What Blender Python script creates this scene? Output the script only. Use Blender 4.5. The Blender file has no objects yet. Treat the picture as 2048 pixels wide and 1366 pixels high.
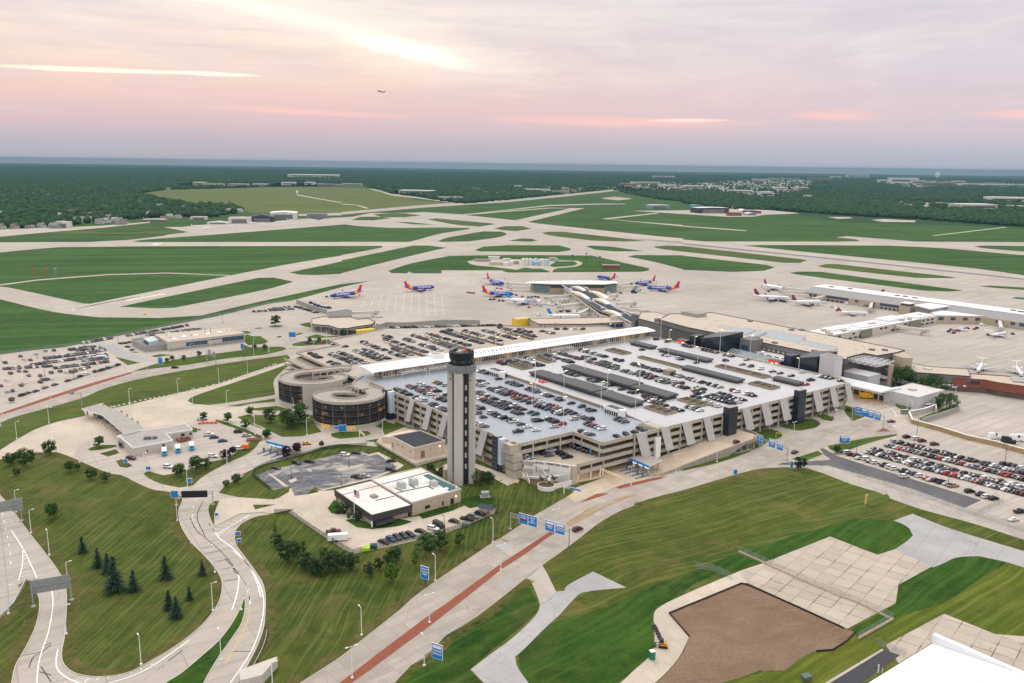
import bpy, bmesh, math, random
import numpy as np
from mathutils import Vector, Matrix, Euler
R=math.radians
W0,H0=2048,1366
FPX=1740.0; CAMH=150.0; HOR=328.0; ROLL=0.0130
PITCH=math.atan((H0/2-HOR)/FPX)
_f=np.array([0,math.cos(PITCH),-math.sin(PITCH)]); _r=np.array([1.0,0,0]); _u=np.cross(_r,_f)
_c,_s=math.cos(ROLL),math.sin(ROLL)
RR=_r*_c+_u*_s; UU=_u*_c-_r*_s
def P(px,py,z=0.0):
 d=_f*FPX+RR*(px-W0/2)-UU*(py-H0/2)
 t=(z-CAMH)/d[2]
 return Vector((d[0]*t,d[1]*t,z))
def PIX(p):
 q=np.array([p[0],p[1],p[2]-CAMH]); k=FPX/(q@_f)
 return (W0/2+(q@RR)*k, H0/2-(q@UU)*k)
def HGT(bx,by,ty,z0=0.0):
 b=P(bx,by,z0); lo,hi=z0,z0+400
 for _ in range(50):
  m=(lo+hi)/2
  if PIX((b.x,b.y,m))[1]>ty: lo=m
  else: hi=m
 return lo
WIN={'A1':(0,300,.3335),'A2':(683,300,.3335),'A3':(1366,300,.333),'B4':(0,600,.29297),'B5':(500,600,.25628),'B6':(900,600,.25628),'B7':(1250,560,.24888),'B8':(1600,560,.24889),'C1':(0,900,.34106),'C2':(480,850,.25391),'C3':(450,1000,.26786),'C4':(850,1000,.26855),'C5':(1000,800,.24414),'C6':(1480,780,.27734),'C7':(1300,1050,.36523),'C8':(860,660,.26365),'D1':(540,620,.16618),'D2':(740,740,.16618),'D3':(980,820,.16618),'D4':(1290,740,.21006),'D5':(620,640,.18555),'D6':(980,640,.18555),'D7':(1260,640,.21484),'D8':(940,720,.19531),'E3':(0,720,.13178),'E4':(560,560,.19531),'E5':(940,520,.19531),'E6':(1340,540,.19531),'E7':(1700,560,.16992),'E8':(1660,660,.18945),'PX':(0,0,1),'F1':(1640,1200,.19922),'F2':(1380,600,.16602),'F3':(160,780,.12695),'F4':(250,620,.13184),'F5':(620,920,.18555),'F6':(860,690,.0732)}
def q(w,x,y):
 a=WIN[w]; return a[0]+x*a[2],a[1]+y*a[2]
def W(w,x,y,z=0.0):
 return P(*q(w,x,y),z)
def path(spec,z=0.0):
 out=[]; w='PX'
 for t in spec.split():
  if ',' in t:
   x,y=map(float,t.split(','))
   out.append(G(x,y,z) if w=='G' else W(w,x,y,z))
  else: w=t
 return out
GA=R(52.8); GU=Vector((math.sin(GA),math.cos(GA),0)); GV=Vector((-math.cos(GA),math.sin(GA),0))
GO=P(1030,886,16.5); GO.z=0
GROT=math.atan2(GU.y,GU.x)
def G(u,v,z=0.0):
 p=GO+GU*u+GV*v; p.z=z; return p
def UVW(p):
 d=Vector((p[0]-GO.x,p[1]-GO.y,0)); return d.dot(GU),d.dot(GV)
rnd=random.Random(7)
scene=bpy.context.scene
COL=scene.collection
ROOTM={}
MATS={}
def nodes_of(m):
 m.use_nodes=True; nt=m.node_tree; nt.nodes.clear(); return nt
def N(nt,t,**k):
 n=nt.nodes.new(t)
 for a,b in k.items():
  if a.startswith('i_'):
   key=a[2:].replace('_',' ')
   n.inputs[int(key) if key.isdigit() else key].default_value=b
  else: setattr(n,a,b)
 return n
def L(nt,a,b): nt.links.new(a,b)
def mathn(nt,op,a,b=None,c=None):
 n=nt.nodes.new('ShaderNodeMath'); n.operation=op
 for i,v in enumerate((a,b,c)):
  if v is None: continue
  if isinstance(v,(int,float)): n.inputs[i].default_value=v
  else: nt.links.new(v,n.inputs[i])
 return n.outputs[0]
def mixc(nt,fac,a,b,blend='MIX'):
 n=nt.nodes.new('ShaderNodeMix'); n.data_type='RGBA'; n.blend_type=blend; n.clamp_factor=True
 for i,v in ((0,fac),(6,a),(7,b)):
  if isinstance(v,(int,float)): n.inputs[i].default_value=v
  elif isinstance(v,tuple): n.inputs[i].default_value=(v[0],v[1],v[2],1)
  else: nt.links.new(v,n.inputs[i])
 return n.outputs[2]
def ramp(nt,fac,stops):
 n=nt.nodes.new('ShaderNodeValToRGB'); e=n.color_ramp.elements
 while len(e)<len(stops): e.new(0.5)
 for el,(p,c) in zip(e,stops):
  el.position=p; el.color=(c,c,c,1) if isinstance(c,(int,float)) else (c[0],c[1],c[2],1)
 nt.links.new(fac,n.inputs[0]); return n.outputs[0]
def noise(nt,scale,detail=3,rough=.55,vec=None,dist=0):
 n=N(nt,'ShaderNodeTexNoise',i_Scale=scale,i_Detail=detail,i_Roughness=rough,i_Distortion=dist)
 if vec is not None: nt.links.new(vec,n.inputs['Vector'])
 return n.outputs['Fac']
def posn(nt): return N(nt,'ShaderNodeNewGeometry').outputs['Position']
def scaled(nt,vec,sx,sy,sz,rot=0.0):
 if rot:
  m=N(nt,'ShaderNodeMapping'); m.inputs['Rotation'].default_value=(0,0,-rot); nt.links.new(vec,m.inputs['Vector']); vec=m.outputs['Vector']
 m=N(nt,'ShaderNodeMapping'); m.inputs['Scale'].default_value=(sx,sy,sz)
 nt.links.new(vec,m.inputs['Vector']); return m.outputs['Vector']
def finish(nt,color,rough=.85,spec=.3,metal=0.0,emit=None,estr=0.0,bump=None,bumps=.1,alpha=None):
 b=N(nt,'ShaderNodeBsdfPrincipled'); o=N(nt,'ShaderNodeOutputMaterial')
 if isinstance(color,tuple): b.inputs['Base Color'].default_value=(*color[:3],1)
 else: L(nt,color,b.inputs['Base Color'])
 if isinstance(rough,(int,float)): b.inputs['Roughness'].default_value=rough
 else: L(nt,rough,b.inputs['Roughness'])
 b.inputs['Specular IOR Level'].default_value=spec; b.inputs['Metallic'].default_value=metal
 if emit is not None:
  b.inputs['Emission Color'].default_value=(*emit[:3],1)
  if isinstance(estr,(int,float)): b.inputs['Emission Strength'].default_value=estr
  else: L(nt,estr,b.inputs['Emission Strength'])
 if bump is not None:
  bn=N(nt,'ShaderNodeBump',i_Strength=bumps,i_Distance=.2); L(nt,bump,bn.inputs['Height']); L(nt,bn.outputs[0],b.inputs['Normal'])
 L(nt,b.outputs[0],o.inputs[0]); return b
def M(name,col=(.5,.5,.5),rough=.8,var=.18,scale=.4,spec=.3,metal=0.0,emit=None,estr=0.0,streak=0.0):
 if name in MATS: return MATS[name]
 m=bpy.data.materials.new(name); nt=nodes_of(m)
 if var>0:
  p=posn(nt)
  f=noise(nt,scale,4,.6,p); f2=noise(nt,scale*6,2,.5,p)
  f=mathn(nt,'ADD',mathn(nt,'MULTIPLY',f,.65),mathn(nt,'MULTIPLY',f2,.35))
  d=tuple(c*(1-var) for c in col); l=tuple(min(.95,c*(1+var)) for c in col)
  c=mixc(nt,ramp(nt,f,[(.3,0.0),(.7,1.0)]),d,l)
  if streak>0:
   s=noise(nt,1.0,3,.6,scaled(nt,p,1.3,1.3,.06))
   c=mixc(nt,mathn(nt,'MULTIPLY',ramp(nt,s,[(.45,0.0),(.7,1.0)]),streak),c,tuple(k*.55 for k in col))
 else: c=col
 finish(nt,c,rough,spec,metal,emit,estr)
 MATS[name]=m; return m
class MB:
 def __init__(s): s.v=[]; s.f=[]; s.m=[]
 def add(s,verts,faces,mi=0):
  o=len(s.v); s.v.extend([Vector(v) for v in verts])
  for f in faces: s.f.append([i+o for i in f]); s.m.append(mi)
  return s
 def quad(s,a,b,c,d,mi=0): return s.add([a,b,c,d],[(0,1,2,3)],mi)
 def box(s,c,sx,sy,sz,rot=0.0,mi=0,top=1.0):
  ca,sa=math.cos(rot),math.sin(rot); v=[]
  for z,k in ((0,1.0),(sz,top)):
   for x,y in ((-1,-1),(1,-1),(1,1),(-1,1)):
    X,Y=x*sx/2*k,y*sy/2*k
    v.append((c[0]+X*ca-Y*sa,c[1]+X*sa+Y*ca,c[2]+z))
  return s.add(v,[(3,2,1,0),(4,5,6,7),(0,1,5,4),(1,2,6,5),(2,3,7,6),(3,0,4,7)],mi)
 def gbox(s,u0,u1,v0,v1,z0,z1,mi=0):
  v=[G(u0,v0,z0),G(u1,v0,z0),G(u1,v1,z0),G(u0,v1,z0),G(u0,v0,z1),G(u1,v0,z1),G(u1,v1,z1),G(u0,v1,z1)]
  return s.add(v,[(3,2,1,0),(4,5,6,7),(0,1,5,4),(1,2,6,5),(2,3,7,6),(3,0,4,7)],mi)
 def prism(s,pts,z0,z1,mi=0,mtop=None,bottom=False,cap=True):
  n=len(pts)
  if sum(pts[i][0]*pts[(i+1)%n][1]-pts[(i+1)%n][0]*pts[i][1] for i in range(n))<0: pts=list(reversed(pts))
  lo=[(p[0],p[1],z0) for p in pts]; hi=[(p[0],p[1],z1) for p in pts]
  s.add(lo+hi,[(i,(i+1)%n,n+(i+1)%n,n+i) for i in range(n)],mi)
  if cap: s.add(hi,[tuple(range(n))],mi if mtop is None else mtop)
  if bottom: s.add(lo,[tuple(reversed(range(n)))],mi)
  return s
 def wallrun(s,pts,z0,z1,t,mi=0,closed=False):
  n=len(pts); P2=[Vector((p[0],p[1])) for p in pts]; off=[]
  for i in range(n):
   a=P2[i-1] if (i>0 or closed) else None; b=P2[(i+1)%n] if (i<n-1 or closed) else None
   d1=(P2[i]-a).normalized() if a is not None else None; d2=(b-P2[i]).normalized() if b is not None else None
   if d1 is None: d1=d2
   if d2 is None: d2=d1
   d=(d1+d2); d=d.normalized() if d.length>1e-6 else d1
   nn=Vector((-d.y,d.x)); k=max(.35,nn.dot(Vector((-d1.y,d1.x)))); off.append(nn*(t/2/k))
  zz0=z0 if isinstance(z0,(list,tuple)) else [z0]*n; zz1=z1 if isinstance(z1,(list,tuple)) else [z1]*n
  v=[]
  for i in range(n):
   a=P2[i]+off[i]; b=P2[i]-off[i]
   v+=[(a.x,a.y,zz0[i]),(b.x,b.y,zz0[i]),(b.x,b.y,zz1[i]),(a.x,a.y,zz1[i])]
  f=[]
  for i in range(n if closed else n-1):
   j=(i+1)%n; A,B=4*i,4*j
   f+=[(A+1,B+1,B+2,A+2),(B,A,A+3,B+3),(A+3,A+2,B+2,B+3),(A,B,B+1,A+1)]
  if not closed: f+=[(0,1,2,3),(4*n-1,4*n-2,4*n-3,4*n-4)]
  return s.add(v,f,mi)
 def tube(s,a,b,r0,r1=None,n=8,mi=0,caps=True):
  r1=r0 if r1 is None else r1; a=Vector(a); b=Vector(b); d=(b-a)
  if d.length<1e-6: return s
  d.normalize(); x=d.orthogonal().normalized(); y=d.cross(x); v=[]
  for p,r in ((a,r0),(b,r1)):
   for i in range(n):
    t=2*math.pi*i/n; v.append(p+x*(math.cos(t)*r)+y*(math.sin(t)*r))
  f=[(i,(i+1)%n,n+(i+1)%n,n+i) for i in range(n)]
  if caps: f+=[tuple(reversed(range(n))),tuple(range(n,2*n))]
  return s.add(v,f,mi)
 def lathe(s,c,prof,n=24,mi=0,cap=True):
  v=[];k=len(prof)
  for i in range(n):
   t=2*math.pi*i/n
   for r,z in prof: v.append((c[0]+r*math.cos(t),c[1]+r*math.sin(t),c[2]+z))
  f=[(i*k+j,((i+1)%n)*k+j,((i+1)%n)*k+j+1,i*k+j+1) for i in range(n) for j in range(k-1)]
  s.add(v,f,mi)
  if cap and prof[-1][0]>1e-4: s.add([v[i*k+k-1] for i in range(n)],[tuple(range(n))],mi)
  return s
 def rings(s,rr,mi=0,capa=True,capb=True):
  n=len(rr[0]); v=[p for r in rr for p in r]
  f=[(i*n+j,i*n+(j+1)%n,(i+1)*n+(j+1)%n,(i+1)*n+j) for i in range(len(rr)-1) for j in range(n)]
  if capa: f.append(tuple(reversed(range(n))))
  if capb: f.append(tuple(range((len(rr)-1)*n,len(rr)*n)))
  return s.add(v,f,mi)
 def xform(s,M4):
  s.v=[M4@v for v in s.v]; return s
 def mesh(s,name,mats,smooth=False):
  me=bpy.data.meshes.new(name); me.from_pydata([tuple(v) for v in s.v],[],s.f)
  for m in (mats if isinstance(mats,(list,tuple)) else [mats]): me.materials.append(m)
  me.polygons.foreach_set('material_index',s.m)
  if smooth: me.polygons.foreach_set('use_smooth',[True]*len(s.f))
  me.update(); return me
 def build(s,name,mats,parent=None,smooth=False,local=False):
  if parent is not None and not local:
   Mi=wm(parent).inverted(); s.v=[Mi@v for v in s.v]
  o=bpy.data.objects.new(name,s.mesh(name,mats,smooth)); COL.objects.link(o)
  if parent is not None: o.parent=parent
  return o
def wm(o):
 m=Matrix.LocRotScale(o.location,o.rotation_euler,o.scale)
 return wm(o.parent)@m if o.parent is not None else m
def tag(o,label,cat,group=None,kind=None):
 if label: o['label']=label
 if cat: o['category']=cat
 if group: o['group']=group
 if kind: o['kind']=kind
 return o
def thing(name,label,cat,loc=(0,0,0),rot=0.0,group=None):
 o=bpy.data.objects.new(name,None); COL.objects.link(o); o.empty_display_size=.5
 o.location=loc; o.rotation_euler=(0,0,rot); return tag(o,label,cat,group)
def setting(o,kind='structure'):
 o['kind']=kind; return o
KIDS={}
def dup(o,loc=None,rot=None,label=None,group=None,scale=None):
 kids=[c for c in o.children]
 c=o.copy(); COL.objects.link(c)
 if loc is not None: c.location=loc
 if rot is not None: c.rotation_euler=(0,0,rot)
 if scale is not None: c.scale=scale if isinstance(scale,(tuple,list)) else (scale,)*3
 if label: c['label']=label
 if group: c['group']=group
 for k in kids:
  d=k.copy(); COL.objects.link(d); d.parent=c
  for g in k.children:
   e=g.copy(); COL.objects.link(e); e.parent=d
 return c
def text_part(name,s,size,m,parent,loc,rotm,extrude=.02,align='CENTER',sx=1.0):
 cu=bpy.data.curves.new(name,'FONT'); cu.body=s; cu.size=size; cu.extrude=extrude; cu.offset=size*.022; cu.align_x=align; cu.align_y='CENTER'; cu.resolution_u=2
 t=bpy.data.objects.new(name+'_c',cu); COL.objects.link(t)
 dg=bpy.context.evaluated_depsgraph_get(); me=bpy.data.meshes.new_from_object(t.evaluated_get(dg))
 bpy.data.objects.remove(t); bpy.data.curves.remove(cu)
 M4=Matrix.Translation(loc)@rotm.to_4x4()@Matrix.Diagonal((sx,1,1,1))
 if parent is not None: M4=wm(parent).inverted()@M4
 me.transform(M4); me.materials.clear(); me.materials.append(m)
 o=bpy.data.objects.new(name,me); COL.objects.link(o)
 if parent is not None: o.parent=parent
 return o
def facing(n):
 z=Vector((n[0],n[1],0)).normalized(); y=Vector((0,0,1)); x=y.cross(z)
 return Matrix((x,y,z)).transposed()
ORD='first second third fourth fifth sixth seventh eighth ninth tenth eleventh twelfth thirteenth fourteenth fifteenth sixteenth seventeenth eighteenth nineteenth twentieth'.split()
def nth(i):
 if i<20: return ORD[i]
 k=i+1; return '%d%s'%(k,'th' if 10<=k%100<=20 else {1:'st',2:'nd',3:'rd'}.get(k%10,'th'))
def catmull(pts,k=5,closed=1):
 n=len(pts); out=[]
 for i in range(n if closed else n-1):
  p0,p1,p2,p3=(pts[(i-1)%n],pts[i],pts[(i+1)%n],pts[(i+2)%n]) if closed else (pts[max(i-1,0)],pts[i],pts[i+1],pts[min(i+2,n-1)])
  for j in range(k):
   t=j/k; out.append(.5*((2*p1)+(p2-p0)*t+(2*p0-5*p1+4*p2-p3)*t*t+(3*p1-p0-3*p2+p3)*t*t*t))
 if not closed: out.append(pts[-1])
 return out
def soften(pts,ang=50):
 n=len(pts); out=[]
 for i in range(n):
  p1,p2=pts[i],pts[(i+1)%n]
  def corner(k):
   a=(pts[k%n]-pts[(k-1)%n]); b=(pts[(k+1)%n]-pts[k%n])
   return a.length<1e-6 or b.length<1e-6 or a.angle(b)>R(ang)
  m1=Vector((0,0,0)) if corner(i) else None; m2=Vector((0,0,0)) if corner(i+1) else None
  d=p2-p1
  t1=d if m1 is not None else (pts[(i+1)%n]-pts[(i-1)%n]).normalized()*d.length
  t2=d if m2 is not None else (pts[(i+2)%n]-p1).normalized()*d.length
  k=4 if d.length>3 else 2
  for j in range(k):
   t=j/k; h1=2*t**3-3*t*t+1; h2=t**3-2*t*t+t; h3=-2*t**3+3*t*t; h4=t**3-t*t
   out.append(p1*h1+t1*h2+p2*h3+t2*h4)
 return out
from mathutils.geometry import tessellate_polygon
def sheet(name,pts,z,m,edge=0.0,parent=None,soft=None,edgemat=None,top=None):
 if soft: pts=soften([Vector((p.x,p.y,0)) for p in pts],soft)
 if sum(pts[i].x*pts[(i+1)%len(pts)].y-pts[(i+1)%len(pts)].x*pts[i].y for i in range(len(pts)))<0: pts=list(reversed(pts))
 tris=tessellate_polygon([[Vector((p.x,p.y,0)) for p in pts]])
 mb=MB(); vs=[(p.x,p.y,z) for p in pts]; mb.v=[Vector(v) for v in vs]
 for t in tris:
  a,b,c=(vs[i] for i in t)
  cr=(b[0]-a[0])*(c[1]-a[1])-(c[0]-a[0])*(b[1]-a[1])
  mb.f.append(list(t) if cr>0 else [t[0],t[2],t[1]]); mb.m.append(0)
 if edge>0:
  n=len(pts); mb.add([(p.x,p.y,z-edge) for p in pts]+vs,[(i,(i+1)%n,n+(i+1)%n,n+i) for i in range(n)],1 if edgemat else 0)
 return mb.build(name,[m]+([edgemat] if edgemat else []),parent)
def ribbon(pts,w,z,mb,mi=0,dash=None):
 pts=[Vector((p.x,p.y,0)) for p in pts]
 if dash:
  on,offl=dash; segs=[];L_=0
  for a,b in zip(pts,pts[1:]):
   d=(b-a); n=d.length; u=d/n if n>0 else d; s=0.0
   while s<n:
    ph=(L_+s)%(on+offl);
    if ph<on:
     e=min(n,s+on-ph); segs.append([a+u*s,a+u*e]); s=e+1e-6
    else: s+=on+offl-ph
   L_+=n
  for g in segs: ribbon(g,w,z,mb,mi)
  return mb
 n=len(pts); vs=[]
 for i in range(n):
  d=(pts[min(i+1,n-1)]-pts[max(i-1,0)]).normalized(); nn=Vector((-d.y,d.x,0))*(w/2)
  a=pts[i]+nn; b=pts[i]-nn; vs+=[(a.x,a.y,z),(b.x,b.y,z)]
 return mb.add(vs,[(2*i,2*i+1,2*i+3,2*i+2) for i in range(n-1)],mi)
def islands(mb):
 par=list(range(len(mb.v)))
 def fd(a):
  while par[a]!=a: par[a]=par[par[a]]; a=par[a]
  return a
 for f in mb.f:
  a=fd(f[0])
  for b in f[1:]:
   b=fd(b)
   if a!=b: par[b]=a
 grp={}
 for f,m in zip(mb.f,mb.m): grp.setdefault(fd(f[0]),[]).append((f,m))
 return list(grp.values())
def build_each(mb,name,mats,parent=None):
 for g_ in islands(mb):
  idx={}; n=MB()
  for f,m in g_:
   ff=[]
   for i in f:
    if i not in idx: idx[i]=len(n.v); n.v.append(mb.v[i].copy())
    ff.append(idx[i])
   n.f.append(ff); n.m.append(m)
  n.build(name,mats,parent)
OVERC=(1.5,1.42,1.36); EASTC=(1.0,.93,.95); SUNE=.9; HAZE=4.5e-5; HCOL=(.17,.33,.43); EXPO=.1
cam=bpy.data.cameras.new('camera'); camo=bpy.data.objects.new('camera',cam); COL.objects.link(camo)
cam.sensor_width=36; cam.lens=FPX/W0*36; cam.clip_start=1; cam.clip_end=200000
rot=Matrix((Vector(RR),Vector(UU),-Vector(_f))).transposed()
camo.matrix_world=Matrix.Translation((0,0,CAMH))@rot.to_4x4()
scene.camera=camo
vs=scene.view_settings; vs.view_transform='Standard'; vs.look='None'; vs.gamma=1; vs.exposure=EXPO
scene.display_settings.display_device='sRGB'
SUN_AZ=R(-25); SUN_EL=R(48)
w=bpy.data.worlds.new('World'); scene.world=w; w.use_nodes=True; nt=w.node_tree; nt.nodes.clear()
geo=N(nt,'ShaderNodeTexCoord').outputs['Generated']
sx=N(nt,'ShaderNodeSeparateXYZ'); L(nt,geo,sx.inputs[0]); X,Y,Z=sx.outputs
hyp=mathn(nt,'SQRT',mathn(nt,'ADD',mathn(nt,'MULTIPLY',X,X),mathn(nt,'MULTIPLY',Y,Y)))
az=mathn(nt,'ARCTAN2',X,Y)
el=mathn(nt,'ARCTAN2',Z,hyp)
azd=mathn(nt,'MULTIPLY',az,57.2958); eld=mathn(nt,'MULTIPLY',el,57.2958)
elc=mathn(nt,'MAXIMUM',eld,0.0)
fe=mathn(nt,'DIVIDE',elc,14.0)
left=ramp(nt,fe,[(0.0,(.43,.43,.50)),(.075,(.50,.46,.53)),(.15,(.66,.51,.54)),(.27,(.86,.60,.54)),(.42,(.97,.76,.63)),(.62,(.95,.82,.73)),(.80,(.92,.79,.72)),(1.0,(.76,.66,.68))])
right=ramp(nt,fe,[(0.0,(.40,.44,.53)),(.075,(.48,.48,.56)),(.15,(.63,.54,.59)),(.27,(.71,.58,.62)),(.42,(.72,.64,.69)),(.62,(.74,.68,.73)),(.80,(.72,.69,.77)),(1.0,(.60,.60,.71))])
lr=N(nt,'ShaderNodeMapRange',i_1=-12.0,i_2=24.0); L(nt,azd,lr.inputs[0])
base=mixc(nt,lr.outputs[0],left,right)
zz=mathn(nt,'ADD',mathn(nt,'MAXIMUM',Z,0.0),.05)
cv=N(nt,'ShaderNodeCombineXYZ'); L(nt,mathn(nt,'DIVIDE',X,zz),cv.inputs[0]); L(nt,mathn(nt,'DIVIDE',Y,zz),cv.inputs[1])
c1=noise(nt,.55,7,.62,scaled(nt,cv.outputs[0],1.0,.75,1,R(20)),.5)
c2=noise(nt,1.6,6,.6,scaled(nt,cv.outputs[0],.8,.35,1,R(-12)),.7)
lowfade=ramp(nt,fe,[(.12,0.0),(.5,1.0)])
dark=mathn(nt,'MULTIPLY',ramp(nt,c1,[(.46,0.0),(.66,1.0)]),lowfade)
dark=mathn(nt,'MULTIPLY',dark,.42)
base=mixc(nt,dark,base,(.56,.50,.58))
lite=mathn(nt,'MULTIPLY',ramp(nt,c2,[(.52,0.0),(.72,1.0)]),lowfade)
base=mixc(nt,mathn(nt,'MULTIPLY',lite,.45),base,(.95,.86,.80))
def blob(a0,e0,wa,we,tilt=0.0,p=1.0):
 da=mathn(nt,'SUBTRACT',azd,a0); de=mathn(nt,'SUBTRACT',mathn(nt,'SUBTRACT',eld,e0),mathn(nt,'MULTIPLY',da,tilt))
 da=mathn(nt,'DIVIDE',da,wa); de=mathn(nt,'DIVIDE',de,we)
 r=mathn(nt,'ADD',mathn(nt,'MULTIPLY',da,da),mathn(nt,'MULTIPLY',de,de))
 return mathn(nt,'EXPONENT',mathn(nt,'MULTIPLY',r,-p))
rag=noise(nt,6.0,6,.62,scaled(nt,geo,1.0,1.0,9.0),.6)
rag2=noise(nt,11.0,5,.6,scaled(nt,geo,1.0,1.0,14.0),.4)
def patch(b,lo,hi,rg,k): return mathn(nt,'MULTIPLY',ramp(nt,mathn(nt,'ADD',b,mathn(nt,'MULTIPLY',mathn(nt,'SUBTRACT',rg,.5),k)),[(lo,0.0),(hi,1.0)]),1.0)
tex=mathn(nt,'MULTIPLY',ramp(nt,mathn(nt,'ADD',mathn(nt,'MULTIPLY',rag,.6),mathn(nt,'MULTIPLY',rag2,.4)),[(.36,1.0),(.62,0.0)]),ramp(nt,fe,[(.2,.15),(.55,1.0)]))
base=mixc(nt,mathn(nt,'MULTIPLY',tex,.42),base,(.60,.54,.60))
glow=patch(mathn(nt,'MAXIMUM',blob(-8.5,7.6,9.5,1.7,-.20),blob(-16,9.3,11,1.5,-.10)),.2,1.0,rag,1.1)
base=mixc(nt,mathn(nt,'MULTIPLY',glow,.9),base,(1.0,.90,.76))
core=patch(blob(-7.0,6.9,4.6,.62,-.20),.3,.95,rag2,.9)
base=mixc(nt,mathn(nt,'MULTIPLY',core,.9),base,(1.25,1.17,1.02))
core=patch(blob(-13.5,8.5,8.0,.6,-.17),.3,1.15,rag2,1.3)
base=mixc(nt,mathn(nt,'MULTIPLY',core,.7),base,(1.12,1.03,.90))
st=patch(mathn(nt,'MAXIMUM',blob(-24.5,4.98,6.5,.17,.012),blob(-18.8,5.06,3.6,.14)),.35,.85,rag2,.7)
base=mixc(nt,mathn(nt,'MULTIPLY',st,.95),base,(1.3,1.12,.85))
pk=mathn(nt,'MAXIMUM',mathn(nt,'MAXIMUM',blob(6.2,2.72,8.5,.36,-.012),blob(19.6,3.1,2.9,.34)),mathn(nt,'MAXIMUM',blob(-13,3.0,6.0,.22,-.03),blob(30,3.1,3.0,.3)))
pk=patch(pk,.25,.95,rag2,.75)
base=mixc(nt,mathn(nt,'MULTIPLY',pk,.75),base,(1.0,.60,.54))
pc=patch(blob(10.7,2.82,3.4,.16),.45,.9,rag2,.9)
base=mixc(nt,mathn(nt,'MULTIPLY',pc,.85),base,(1.12,.80,.72))
sky=N(nt,'ShaderNodeTexSky'); sky.sky_type='NISHITA'; sky.sun_disc=False; sky.sun_elevation=SUN_EL; sky.sun_rotation=SUN_AZ
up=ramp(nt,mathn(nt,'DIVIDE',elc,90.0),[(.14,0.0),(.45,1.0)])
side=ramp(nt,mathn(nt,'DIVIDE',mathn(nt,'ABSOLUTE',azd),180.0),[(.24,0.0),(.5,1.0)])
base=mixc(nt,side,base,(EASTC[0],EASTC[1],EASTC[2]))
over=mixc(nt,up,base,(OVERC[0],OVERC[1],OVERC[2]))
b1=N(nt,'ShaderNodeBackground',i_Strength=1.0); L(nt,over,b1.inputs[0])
b2=N(nt,'ShaderNodeBackground',i_Strength=.05); L(nt,sky.outputs[0],b2.inputs[0])
upm=ramp(nt,mathn(nt,'DIVIDE',elc,90.0),[(.13,0.0),(.3,1.0)])
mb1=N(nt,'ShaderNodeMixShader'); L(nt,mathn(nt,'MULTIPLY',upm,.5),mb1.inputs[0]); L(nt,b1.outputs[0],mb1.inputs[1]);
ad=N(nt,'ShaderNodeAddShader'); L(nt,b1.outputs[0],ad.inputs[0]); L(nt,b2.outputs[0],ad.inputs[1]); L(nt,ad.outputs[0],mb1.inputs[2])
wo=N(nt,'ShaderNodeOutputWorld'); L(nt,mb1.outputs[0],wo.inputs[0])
try: w.cycles.sampling_method='MANUAL'; w.cycles.sample_map_resolution=1024
except Exception: pass
sun=bpy.data.lights.new('sun','SUN'); sun.energy=SUNE; sun.angle=R(24); sun.color=(1.0,.93,.85)
so=bpy.data.objects.new('sun',sun); COL.objects.link(so)
sd=Vector((math.sin(SUN_AZ)*math.cos(SUN_EL),math.cos(SUN_AZ)*math.cos(SUN_EL),math.sin(SUN_EL)))
so.rotation_euler=sd.to_track_quat('Z','Y').to_euler(); so.location=(0,300,400)
def grass_mat(name,a,b,c,stripe=0.0,rot=0.0,per=3.0,big=.012,dry=0.0,swirl=0.0):
 m=bpy.data.materials.new(name); nt=nodes_of(m); p=posn(nt)
 f=noise(nt,big,5,.6,p,.4); g=noise(nt,.11,4,.65,p,.5); h=noise(nt,1.1,3,.7,p)
 col=mixc(nt,ramp(nt,f,[(.34,0.0),(.64,1.0)]),a,b)
 col=mixc(nt,mathn(nt,'MULTIPLY',ramp(nt,g,[(.45,0.0),(.72,1.0)]),.65),col,c)
 col=mixc(nt,mathn(nt,'MULTIPLY',ramp(nt,h,[(.35,1.0),(.62,0.0)]),.38),col,tuple(k*.5 for k in a))
 if stripe>0:
  nd=N(nt,'ShaderNodeTexNoise',i_Scale=.018,i_Detail=2.0); L(nt,p,nd.inputs['Vector']); va=N(nt,'ShaderNodeVectorMath',operation='MULTIPLY_ADD'); L(nt,nd.outputs['Color'],va.inputs[0]); va.inputs[1].default_value=(26*swirl,26*swirl,0); L(nt,p,va.inputs[2])
  t=noise(nt,1.0,3,.6,scaled(nt,va.outputs[0],.05/per,1.5/per,1,rot),.12)
  col=mixc(nt,mathn(nt,'MULTIPLY',ramp(nt,t,[(.48,0.0),(.66,1.0)]),stripe),col,tuple(min(1,k*1.55+.018) for k in b))
  col=mixc(nt,mathn(nt,'MULTIPLY',ramp(nt,t,[(.34,1.0),(.52,0.0)]),stripe*.5),col,tuple(k*.6 for k in a))
 if dry>0:
  d=noise(nt,.03,5,.7,p,.8)
  col=mixc(nt,mathn(nt,'MULTIPLY',ramp(nt,d,[(.52,0.0),(.68,1.0)]),dry),col,(.16,.12,.045))
 finish(nt,col,.95,.1,bump=h,bumps=.6); MATS[name]=m; return m
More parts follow.
